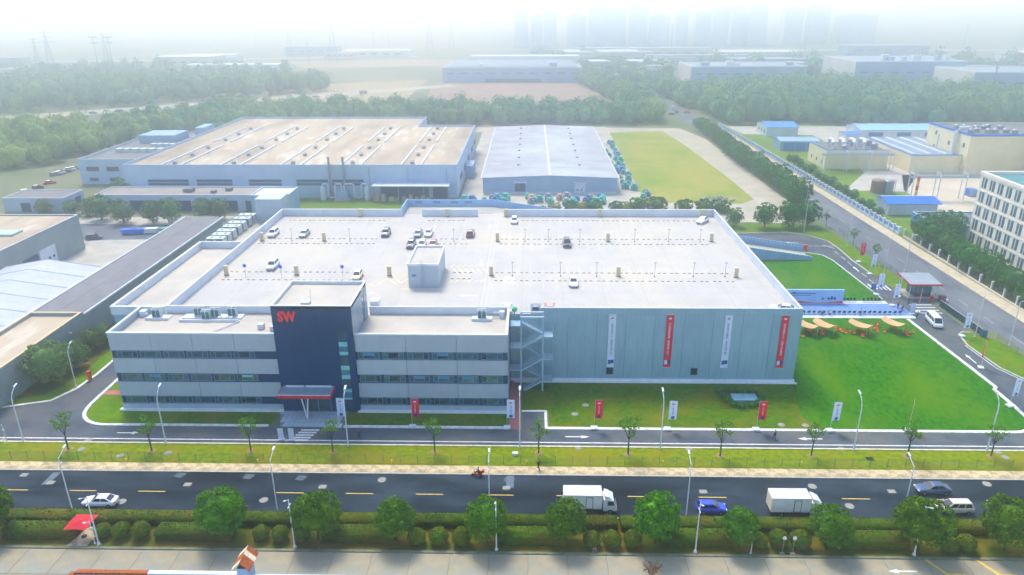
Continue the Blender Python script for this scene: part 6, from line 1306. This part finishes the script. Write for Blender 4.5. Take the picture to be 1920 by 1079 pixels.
def tarp(label, x, y, rz):
    t = thing('canopy_tarp', label, 'canopy', (x,y,0), rz, group='beige canopies on the lawn'); n = 8; V = []; Fc = []
    for i in range(n+1):
        for j in range(n+1):
            u, v = i/n-.5, j/n-.5; V.append((4.8*u*(1-.12*(2*v)**2), 3.6*v*(1-.12*(2*u)**2), 2.1-.55*abs(2*v)**1.4-.5*v+.3*(2*u)**2))
    for i in range(n):
        for j in range(n): o_ = i*(n+1)+j; Fc.append((o_,o_+n+1,o_+n+2,o_+1))
    MB().add(V, Fc).build('canopy', m_cnv, t, True)
    for s in (-1,1): MB().tube([(s*2.25,0,0),(s*2.2,0,2.55)], .025, 6).build('pole', m_steel_w, t)
    for sx in (-1,1):
        for sy in (-1,1): MB().tube([(sx*1.65,sy*1.2,1.75),(sx*2.6,sy*2.3,.02)], .01, 4).build('guy_rope', m_coping, t)
    tb = MB().box(-.75,.75,-.4,.4,.5,.55).build('table', m_fred, t)
    for sx in (-.6,.6): MB().tube([(sx,-.3,0),(sx,.3,.5)], .02, 4).build('table_leg', m_grey_steel, t)
for i, (x, y, rz, nm) in enumerate(((59.6,143,-.9,'half hidden by the factory corner'),(63.3,143.4,-1.0,'left of the three in full view'),(70.9,143.4,-.85,'middle of the three in full view'),(78.4,144.4,-1.0,'nearest the drive'))):
    tarp('beige lawn canopy on two poles, %s' % nm, x, y, rz); r0 = random.Random(40+i)
    cps = []
    for k_ in range(11):
        a = r0.uniform(-2.6,1.1) if k_ > 3 else r0.uniform(2.2,4.0); d = r0.uniform(1.9,3.9); cps.append((x+math.cos(a)*d*1.15, min(150.3, y+math.sin(a)*d)))
    for k_, (xx, yy) in enumerate(sorted(cps)):
        OC.place((xx,yy,.01), r0.uniform(0,6.28), 'orange chair at canopy %s, %s from the left' % (nm, nth(k_)), r0.uniform(.75,.95))
# ------------------------------------------------------------------ things in the yards
g_ = random.Random(5); COLS = [('teal',(60,158,156)),('blue',(52,108,176)),('grey',(140,150,158)),('sea green',(70,176,150)),('tan',(190,160,120))]
crp = thing('machine_crate', '', 'crate', group='wrapped machines in the rear yard'); MB().box(-1,1,-.8,.8,.12,1.5).build('wrap', M('wrap_cloth', (1,1,1), .7, objcol=True), crp); MB().box(-.7,.5,-.6,.6,1.5,2.1).build('top_load', M('wrap_cloth', (1,1,1)), crp); MB().box(-1.05,1.05,-.85,.85,0,.11).build('pallet', m_beige, crp); MB().box(-.1,.1,-.82,.82,.12,1.53).build('strap', m_dark, crp); CR = Proto(crp)
def crates(lst, where):
    byy = 'field' in where
    for i, (x, y) in enumerate(sorted(lst, key=lambda q: q[1] if byy else q[0])):
        cn_, cl = COLS[g_.randrange(5) if where != 'beside the grass field' else g_.choice((0,3,1,0))]; s = g_.uniform(.75,1.35)
        CR.place((x,y,.01), g_.uniform(-.4,.4), '%s wrapped machine %s, %s from the %s' % (cn_, where, nth(i), 'front' if byy else 'left'), (s,s*g_.uniform(.9,1.3),s*g_.uniform(.7,1.1)), (*S(*cl),1))
crates([(-21+g_.uniform(-1,1)*2+.0,250+g_.uniform(-4,4)) for i in range(4)]+[(-12+g_.uniform(-4,4),254+g_.uniform(-4,3)) for i in range(9)], 'left of the warehouse doorway')
crates([(3.5+g_.uniform(-4.5,4),253+g_.uniform(-4,4)) for i in range(9)]+[(13+g_.uniform(-3,4),253+g_.uniform(-4,4)) for i in range(8)], 'in front of the middle warehouse')
crates([(25+g_.uniform(-5,5),252+g_.uniform(-4,6)) for i in range(13)], 'at the right front of the middle warehouse')
crates([(39.3+.03*i+g_.uniform(-1.1,1.1),270+4.6*i) for i in range(22)]+[(36+g_.uniform(-.8,.8),272+9*i) for i in range(9)], 'beside the grass field')
crates([(42.6+g_.uniform(-1.6,1.6),255+2.6*i) for i in range(5)], 'at the near corner of the field')
rb = thing('rubble_heap', 'heap of pale broken rubble at the bend of the dirt track', 'rubble', (66.5,254,0), world=True); r0 = random.Random(9)
for i in range(70):
    a, d = r0.uniform(0,6.28), r0.random()**.7; x, y = 66.5+math.cos(a)*d*6.5, 254.4+math.sin(a)*d*2.8; s = r0.uniform(.35,.8); o = MB().cbox(0,0,0,s*1.5,s,s*.8).build('lump', M('rubble', S(186,182,176), .95, S(160,156,152), 2., rand=.15), rb); o.matrix_parent_inverse = Matrix.Translation(-WLOC[rb.name]); o.location = (x,y,.2+(1-d)*1.5*r0.random()+.1); o.rotation_euler = (r0.uniform(0,3),r0.uniform(0,3),r0.uniform(0,3))
for i, (x, w_, h_) in enumerate(((-54.6,1.6,2.6),(-52.4,1.4,2.4),(-49.5,1.8,1.4),(-47.6,1.4,1.0),(-45,1.3,1.6),(-42.6,1.2,2.2),(-40.4,1.5,1.3),(-38.2,1.6,1.8),(-36.4,1.2,1.1))):
    t = thing('pallet_stack', 'stacked goods under the rear factory canopy, %s from the left' % nth(i), 'crate', (x,253.8,0), group='stacked goods under the canopy'); mm_ = M('carton_%d' % (i%3), S(*((206,160,104),(186,178,164),(214,186,140))[i%3]), .85, S(*((186,144,92),(170,164,152),(196,168,124))[i%3]), 1.)
    MB().box(-w_/2,w_/2,-.7,.7,.14,h_*.55).build('carton', mm_, t); MB().box(-w_/2+.08,w_/2-.05,-.65,.68,h_*.55+.01,h_).build('carton', mm_, t); MB().box(-w_/2-.05,w_/2+.05,-.75,.75,0,.13).build('pallet', m_beige, t)
bn = thing('skip_container', '', 'skip', group='skips in the left yard'); MB().yprism([(-2.2,.3),(2.2,.3),(2.7,1.9),(-2.7,1.9)], -1.1, 1.1).build('body', M('skip_paint', (1,1,1), .6, objcol=True), bn); MB().box(-2.8,2.8,-1.2,1.2,1.9,2.05).build('rim', M('skip_paint', (1,1,1)), bn); MB().box(-2,2,-.9,.9,.0,.28).build('skid', m_dark, bn); BN = Proto(bn)
for i, (x, cn_, cl) in enumerate(((-123.6,'blue',(24,104,214)),(-121,'blue',(24,104,214)),(-117.4,'white and grey',(206,214,224)),(-112.6,'green',(80,156,120)))): BN.place((x,212.5+.6*i,Z3), .15, '%s skip in the left yard, %s from the left' % (cn_, nth(i)), .8, (*S(*cl),1))
PR['suv'].place((-131.6,207.4,Z2), .3, 'dark parked car at the corner of the left warehouse', color=C_BK, group='cars in the left yard')
# deck furniture
cabp = thing('hose_cabinet', '', 'cabinet', group='beige cabinets on the roof deck'); MB().box(-.42,.42,-.22,.22,.12,2.1).build('casing', m_beige, cabp); MB().box(-.36,.36,-.25,-.22,.3,1.9).build('door', M('cabinet_door', S(196,176,136), .7), cabp); MB().box(-.48,.48,-.28,.28,0,.12).build('plinth', m_dark, cabp); CB = Proto(cabp)
for i, (x, y, w) in enumerate(((-64.2,165.6,'back row'),(-49.2,165.7,'back row'),(-7.6,165.8,'back row'),(18.7,165.8,'back row'),(43.2,165.9,'back row'),(-63.6,142.0,'front row'),(-48.8,142.2,'front row'),(-29.2,142.0,'front row'),(-7.9,142.3,'front row'),(18.5,142.2,'front row'),(42.7,141.8,'front row'),(-45.2,187.3,'back parapet'),(-21.9,187.3,'back parapet'),(-6.2,187.3,'back parapet'),(18.7,187.3,'back parapet'),(45.9,187.3,'back parapet'))):
    CB.place((x,y,DK), 0, 'beige upright cabinet on the roof at the %s, %s from the left' % (w, nth({'back row':i,'front row':i-5,'back parapet':i-11}[w])))
lpp = thing('deck_lamp', '', 'lamp', group='thin lamps on the roof deck'); MB().tube([(0,0,0),(0,0,3.0)], .045, 6).build('pole', m_grey_steel, lpp); MB().box(-.3,.3,-.1,.1,3.0,3.1).build('lamp_head', m_grey_steel, lpp); MB().box(-.15,.15,-.15,.15,0,.1).build('foot', m_dark, lpp); LP = Proto(lpp)
n1 = 0
for y, xs2, w in ((165.6,(-57,-43,-18,-1,4.5,12,25,33,40.5),'back'),(142,(-3.5,6.5,14,26,34,40.5),'front')):
    for i, x in enumerate(xs2): LP.place((x,y,DK), 0, 'thin grey lamp on the roof between wheel stops, %s row, %s from the left' % (w, nth(i)))
bsp = thing('parking_sign', '', 'sign', group='blue parking signs on the roof'); MB().tube([(0,0,0),(0,0,2.0)], .035, 6).build('pole', m_grey_steel, bsp); MB().lathe([(.02,-.03),(.4,-.03),(.4,.03),(.02,.03)], n=16).xf(Matrix.Translation((0,-.05,2.2)) @ Matrix.Rotation(math.pi/2,4,'X')).build('disc', M('sign_blue_round', S(36,100,200), .5), bsp); BS = Proto(bsp)
for i, (px, py) in enumerate(((461,517),(528,519),(643,519))): x, y = G(px, py, DK); BS.place((x,y,DK), 0, 'round blue parking sign on the roof, %s from the left' % nth(i))
# lids and markers on the verge
lid = thing('inspection_cover', '', 'cover', group='inspection covers on the verge'); MB().lathe([(.5,.0),(.5,.06),(.42,.07)], n=16).build('lid', m_cover, lid); MB().lathe([(.6,.0),(.6,.03)], n=16).build('ring', M('cover_ring', S(150,150,140), .9), lid); LD = Proto(lid)
for i, (px, py) in enumerate(sorted(((166,826),(153,843),(5,826),(315,850),(1578,842),(1870,848),(225,855),(1085,840),(1292,842),(1465,797),(1510,798),(1098,760),(1078,777),(1885,858)))): x, y = G(px, py); LD.place((x,y,.004), 0, 'pale round inspection cover in the grass near the drive, %s from the left' % nth(i))
t = thing('switch_box', 'small black box cover on verge near right lamp post', 'box', (*G(1631,861),0)); MB().box(-.5,.5,-.35,.35,0,.12).build('lid', m_black, t); MB().box(-.55,.55,-.4,.4,0,.05).build('frame', m_dark, t)
t = thing('white_box', 'small white box on the verge left of a pedestrian', 'box', (*G(966,854),0)); MB().box(-.4,.4,-.25,.25,0,.45).build('casing', m_steel_w, t); MB().box(-.44,.44,-.29,.29,.45,.5).build('lid', m_coping, t)
mk_ = thing('marker_post', '', 'marker', group='yellow gas markers on the verge'); MB().tube([(0,0,0),(0,0,.6)], .05, 6).build('post', m_yellow, mk_); MB().box(-.1,.1,-.1,.1,.6,.72).build('cap', M('marker_yellow', S(240,200,20), .6), mk_); MKP = Proto(mk_)
for i, px in enumerate((238,484,735,987,1243,1502)): x, y = G(px, 867+px*.004); MKP.place((x,y,0), 0, 'short yellow marker post on the verge, %s from the left' % nth(i))
# building at the bottom edge
nb = thing('yard_building', 'low tiled building with orange and white roof edge at the bottom', 'building', (-46,66,0), world=True); m_tile = M('orange_tile', S(176,92,36), .85, S(140,66,26), 3.)
parts_box(nb, 'wall', m_wwhite, (-53.4,-17,56,66.9,0,3.4)); parts_box(nb, 'roof', M('roof_dark_blue', S(20,52,66), .4, S(30,74,88), 1.2, spec=.5), (-53.2,-35,56.4,66.2,3.4,3.46)); parts_box(nb, 'roof', m_conc, (-33,-17.2,56.4,65.6,3.0,3.46))
nn = 0
for a, b_, mm_ in ((-53.4,-44.8,m_tile),(-44.8,-34.2,m_coping),(-31.6,-23.8,m_tile),(-23.8,-19.2,m_coping),(-19.2,-17,m_tile)):
    n_ = int((b_-a)/1.5)
    for i in range(n_): parts_box(nb, 'coping_tile', mm_, (a+(b_-a)*i/n_+.01,a+(b_-a)*(i+1)/n_-.01,66.4 if a < -33 else 65.6,66.95 if a < -33 else 66.15,3.4,3.7))
for i in range(6): parts_box(nb, 'coping_tile', m_tile, (-54.0,-53.42,57+1.6*i,58.58+1.6*i,3.4,3.7))
tt = thing('tiled_turret', 'narrow pale turret with orange tiled gable roof at bottom edge', 'tower', (-33,66.6,0)); MB().box(-.6,.6,-1.1,.9,0,5.4).build('wall', M('turret_wall', S(150,172,196), .7), tt)
for s in (-1,1):
    for i in range(4): MB().add([(0,-1.5+.75*i,6.5),(s*1.05,-1.5+.75*i,5.35),(s*1.05,-.78+.75*i,5.35),(0,-.78+.75*i,6.5),(0,-1.5+.75*i,6.62),(s*1.1,-1.5+.75*i,5.45),(s*1.1,-.78+.75*i,5.45),(0,-.78+.75*i,6.62)], [(0,1,2,3),(7,6,5,4),(0,4,5,1),(1,5,6,2),(2,6,7,3),(3,7,4,0)]).build('roof_tile', m_tile if (i+(s > 0)) % 3 else m_beige, tt)
MB().yprism([(-.6,5.4),(.6,5.4),(0,6.4)], -1.05, .85).build('gable', m_dark, tt)
ds = thing('bare_bush', 'dry brown bush poking up at the bottom edge', 'bush', (*G(1222,1080),0)); dd = sph(240); link('twigs', np_mesh('twigs', [leaf_cloud(np.array([0,0,1.2])+dd*np.array([1.5,1.0,.9])*RNG.uniform(.3,1,(240,1)), dd, .2, 1.)], M('dry_leaf', S(150,110,74), .9, S(120,84,56), 2., island=.3)), ds)['kind'] = 'stuff'
mb = MB()
for i in range(12): mb.tube([(0,0,0),(math.cos(i)*1.2,math.sin(i)*.8,1.9)], .03, 4)
mb.build('stems', m_bark, ds)
for i, x in enumerate((51.2,57.6)):
    lay('yellow_marking', MB().poly([(-.2,-2),(.2,-2),(.2,2),(-.2,2)], 0).mesh('yellow_marking', m_yellow), yard, x, 73, .5, .04); lay('yellow_marking', MB().poly([(-1.2,-.2),(1.2,-.2),(1.2,.2),(-1.2,.2)], 0).mesh('yellow_marking', m_yellow), yard, x+1.6, 71.9, 0, .041)
lay('arrow_marking', arrow, yard, 46.5, 72.4, math.pi, .04, .9)
# ------------------------------------------------------------------ the distance
m_fw1 = M('far_wall_blue', S(136,166,200), .7, S(126,156,192), .05); m_fw2 = M('far_cream_and_sunlit_wall', S(214,206,196), .7, S(200,194,186), .05); m_frf = M('far_roof', S(150,160,168), .7, S(138,150,160), .04); m_fwh = M('far_white', S(214,218,222), .7)  # the cream doubles as the painted sunlit end of far factories
def far_factory(label, x0, x1, y0, y1, h, n=8, left=True, roofstuff=4):
    b = thing('far_factory', label, 'factory', ((x0+x1)/2,y0,0), world=True, group='factories in the distance')
    parts_box(b, 'wall', m_fw1, (x0,x1,y0,y1,0,h-.8)); parts_box(b, 'roof', m_frf, (x0+.4,x1-.4,y0+.4,y1-.4,h-.8,h-.7))
    for a in ((x0,x1,y0-.1,y0+.4),(x0,x1,y1-.4,y1),(x0-.1,x0+.4,y0+.4,y1-.4),(x1-.4,x1,y0+.4,y1-.4)): parts_box(b, 'parapet', m_fwh, (*a,h-.8,h))
    if left: parts_box(b, 'sunlit_tone_end_wall', m_fw2, (x0-.5,x0-.1,y0,y1,0,h-.2))  # left end gets a paler colour standing for sunlight on that side
    for i in range(n):
        xx = x0+(x1-x0)*(i+.3)/n; w_ = (x1-x0)/n*.5; parts_box(b, 'window', m_dopen, (xx,xx+w_,y0-.2,y0-.05,h*.55,h*.55+1.2))
    r = random.Random(int(x0))
    for i in range(roofstuff): xx = r.uniform(x0+4,x1-8); yy = r.uniform(y0+3,y0+20); parts_box(b, 'roof_unit', m_fwh if i % 2 else m_fw1, (xx,xx+r.uniform(3,7),yy,yy+5,h-.7,h+r.uniform(1.5,4)))
    return b
b = far_factory('long pale factory beyond the bare field in the middle distance', -78, 46, 672, 760, 13, 10, False, 2)
parts_box(b, 'lower_roof', M('far_roof_dark', S(120,140,152), .7), (-73,41,674,755,13.1,13.4)); parts_box(b, 'loading_bay', m_dopen, (-40,10,671.6,671.9,0,3)); parts_box(b, 'far_block', m_fwh, (-60,50,770,790,0,16))
far_factory('pale blue factory with end wall tinted cream as sunlit beyond the far avenue', 137, 234, 645, 700, 15.3, 9, True, 4)
far_factory('tall blue factory with end wall tinted pale as sunlit and rooftop plant on the right', 264, 352, 620, 690, 20.8, 7, True, 9)
far_factory('blue factory with broad end wall tinted cream as sunlit at right edge', 318, 420, 547, 602, 18.5, 8, True, 0)
for i, (x, y, w_, d_, h_) in enumerate(sorted(((62,590,14,16,7),(70,640,12,14,9),(56,660,16,10,6),(118,720,16,14,10),(122,790,20,16,8),(136,840,16,16,12),(-245,660,30,14,8),(-280,640,12,10,10),(300,760,60,20,9),(390,700,70,24,10),(200,860,120,20,8),(-520,820,60,24,8)))):
    if w_ == 0: continue
    b = thing('far_building', 'small pale building in the haze, %s of its kind from the left' % nth(i), 'building', (x,y,0), group='small buildings in the haze')
    MB().box(-w_/2,w_/2,-d_/2,d_/2,0,h_).build('wall', m_fw2 if i % 2 else m_fwh, b); MB().box(-w_/2-.3,w_/2+.3,-d_/2-.3,d_/2+.3,h_,h_+.5).build('roof', m_frf, b)
    for k_ in range(max(2, int(w_/6))): MB().box(-w_/2+2+5.5*k_,-w_/2+4+5.5*k_,-d_/2-.06,-d_/2,h_*.45,h_*.45+1.4).build('window', m_dopen, b)
struct('road', MB().poly([(140,1140),(420,1110),(900,1080),(900,1100),(420,1135),(140,1170)], Z2), m_kerb_w)
struct('road', MB().poly([(-900,880),(-150,1010),(-150,1020),(-900,895)], Z2), m_kerb_w)
# tower blocks
m_tb = M('tower_block_hazed_wall', S(204,208,218), .8, S(194,200,212), .02, ribs=None)  # wall colour paled towards the haze, so part of the fading is painted
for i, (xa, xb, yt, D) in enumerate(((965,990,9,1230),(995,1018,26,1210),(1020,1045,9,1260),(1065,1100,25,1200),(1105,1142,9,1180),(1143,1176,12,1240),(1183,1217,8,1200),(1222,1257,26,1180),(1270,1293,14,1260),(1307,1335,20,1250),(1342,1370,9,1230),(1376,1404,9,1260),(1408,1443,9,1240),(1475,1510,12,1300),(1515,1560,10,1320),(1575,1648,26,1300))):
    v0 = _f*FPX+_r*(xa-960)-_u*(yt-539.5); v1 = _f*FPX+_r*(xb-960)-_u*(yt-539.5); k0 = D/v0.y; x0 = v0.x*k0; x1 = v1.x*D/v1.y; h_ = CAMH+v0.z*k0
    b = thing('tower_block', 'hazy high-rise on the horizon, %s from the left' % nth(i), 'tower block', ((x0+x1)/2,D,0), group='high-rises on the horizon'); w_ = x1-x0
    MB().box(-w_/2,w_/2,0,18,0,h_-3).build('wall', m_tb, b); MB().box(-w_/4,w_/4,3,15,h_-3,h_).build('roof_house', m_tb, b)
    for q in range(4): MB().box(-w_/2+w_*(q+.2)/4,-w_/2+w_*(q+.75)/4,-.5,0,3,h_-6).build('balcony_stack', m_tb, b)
# power pylons, masts and poles
m_pyl = M('pylon_steel', S(120,126,140), .7)
def pylon(label, x, y, h, rz=0):
    t = thing('power_pylon', label, 'pylon', (x,y,0), rz, group='power pylons'); w0, w1 = h*.09, h*.018; n = 8; lg = MB()
    for sx in (-1,1):
        for sy in (-1,1): lg.tube([(sx*w0,sy*w0,0),(sx*w1,sy*w1,h*.8),(sx*w1*.3,sy*w1*.3,h)], .22, 4, .12)
    lg.build('legs', m_pyl, t); br = MB()
    for i in range(n):
        za, zb = h*.8*i/n, h*.8*(i+1)/n; wa, wb_ = w0+(w1-w0)*i/n, w0+(w1-w0)*(i+1)/n
        for s in (-1,1): br.tube([(-wa,s*wa,za),(wb_,s*wb_,zb)], .1, 3); br.tube([(wa,s*wa,za),(-wb_,s*wb_,zb)], .1, 3)
    br.build('bracing', m_pyl, t)
    for k_, (z, L_) in enumerate(((.78,.16),(.87,.13),(.96,.1))): MB().tube([(-h*L_,0,h*z),(0,0,h*(z+.025)),(h*L_,0,h*z)], .2, 4).build('cross_arm', m_pyl, t)
for lb, px, D, h in (('tall power pylon at far left',82,700,44),('shorter power pylon left of the tall one',58,720,37),('power pylon behind the twin light masts',190,760,40),('hazy power pylon left of the middle',540,960,48),('tallest hazy power pylon upper middle',621,900,54),('faint power pylon right of the tallest',805,1100,50),('faintest power pylon near the tower blocks',846,1150,46)):
    v0 = _f*FPX+_r*(px-960)-_u*(60-539.5); pylon(lb, v0.x*D/v0.y, D, h, .3)
for i, (x, s) in enumerate(((-401,'left'),(-387,'right'))):
    t = thing('light_mast', 'tall light mast with ring of lamps, %s of the pair' % s, 'light mast', (x,695,0), group='twin light masts'); MB().tube([(0,0,0),(0,0,38)], .45, 7, .25).build('mast', m_pyl, t)
    for z, r in ((38,3.2),(33,2.2)):
        MB().lathe([(r*.9,z),(r,z),(r,z+.3),(r*.9,z+.3)], n=10).build('ring', m_pyl, t)
        for k_ in range(6): a = k_*math.pi/3; MB().cbox(math.cos(a)*r,math.sin(a)*r,z+.8,1.1,1.1,.9).build('lamp', m_pyl, t)
for i, (px, yb, yt) in enumerate(((393,180,118),(482,96,58),(580,120,78),(702,96,24),(730,100,48),(1000,92,42),(1120,98,70),(1258,98,46),(1510,98,48),(1805,98,46))):
    x, y = G(px, yb); v = _f*FPX+_r*(px-960)-_u*(yt-539.5); h_ = CAMH+v.z*y/v.y
    t = thing('utility_pole', 'slim grey utility pole in the haze, %s from the left' % nth(i), 'pole', (x,y,0), group='utility poles in the haze'); MB().tube([(0,0,0),(0,0,h_)], .4, 6, .25).build('pole', m_pyl, t)
    for z in (h_-1,h_-4): MB().box(-2.6,2.6,-.15,.15,z,z+.3).build('cross_arm', m_pyl, t)
x, y = G(1848, 225); t = thing('telecom_mast', 'lattice telecom mast above the wood at right', 'mast', (x,y,0))
MB().tube([(-.9,0,0),(-.3,0,32)], .12, 4).tube([(.9,0,0),(.3,0,32)], .12, 4).tube([(0,1,0),(0,.3,32)], .12, 4).build('legs', m_pyl, t); br = MB()
for i in range(20): br.tube([(-.9+.03*i,0,1.6*i),(.87-.03*i,0,1.6*i+1.6)], .06, 3)
br.build('bracing', m_pyl, t)
for k_ in range(4): MB().cbox(.9*math.cos(k_*1.57),.9*math.sin(k_*1.57),30,.4,.4,2.2).build('antenna', m_steel_w, t)

r = random.Random(77); fs_n = 0
for (x0, x1, y0, y1, n_) in ((150,700,720,1050,16),(-700,-180,700,1100,10),(20,110,800,1100,4)):
    for i in range(n_):
        w_ = r.uniform(40,110); d_ = r.uniform(18,36); h_ = r.uniform(7,13); x = r.uniform(x0,x1); y = y0+(y1-y0)*i/n_+r.uniform(-8,8)
        b = thing('far_shed', 'long low pale shed in the haze on the %s side, %s from the front' % ('right' if x0 > 100 else ('left' if x0 < 0 else 'avenue'), nth(i)), 'shed', (x,y,0), group='long sheds in the haze')
        MB().box(-w_/2,w_/2,-d_/2,d_/2,0,h_).build('wall', (m_fw1,m_fw2,m_fwh)[i%3], b); MB().box(-w_/2-.4,w_/2+.4,-d_/2-.4,d_/2+.4,h_,h_+.6).build('roof', (m_fwh,m_frf)[i%2], b)
        for k_ in range(5): MB().box(-w_*.42+w_*.18*k_,-w_*.42+w_*.18*k_+w_*.1,-d_/2-.1,-d_/2,h_*.45,h_*.45+1.6).build('window', m_dopen, b)
for (pts, mm_) in (([(-620,600),(-430,590),(-400,640),(-640,660)], m_tan), ([(-500,700),(-260,745),(-300,800),(-560,760)], m_gr_field), ([(180,900),(520,880),(560,960),(200,990)], m_gr_field), ([(-250,830),(-60,860),(-80,960),(-300,930)], m_tan)): struct('field', MB().poly(pts, Z1), mm_)
# ------------------------------------------------------------------ haze
def haze_box():
    mb = MB().box(-2600, 2600, -60, 2900, -1.2, 69.5); m = bpy.data.materials.new('haze'); m.use_nodes = True; t = m.node_tree
    t.nodes.remove(t.nodes['Principled BSDF']); v = t.nodes.new('ShaderNodeVolumePrincipled'); v.inputs['Color'].default_value = (.64,.685,.79,1); v.inputs['Absorption Color'].default_value = (.42,.22,0,1)
    v.inputs['Density'].default_value = HAZE_DENSITY; v.inputs['Anisotropy'].default_value = HAZE_G
    t.links.new(v.outputs[0], t.nodes['Material Output'].inputs['Volume']); o = mb.build('haze', m); tag(o, 'pale blue morning haze over the whole industrial district', None, None, 'stuff')
haze_box()
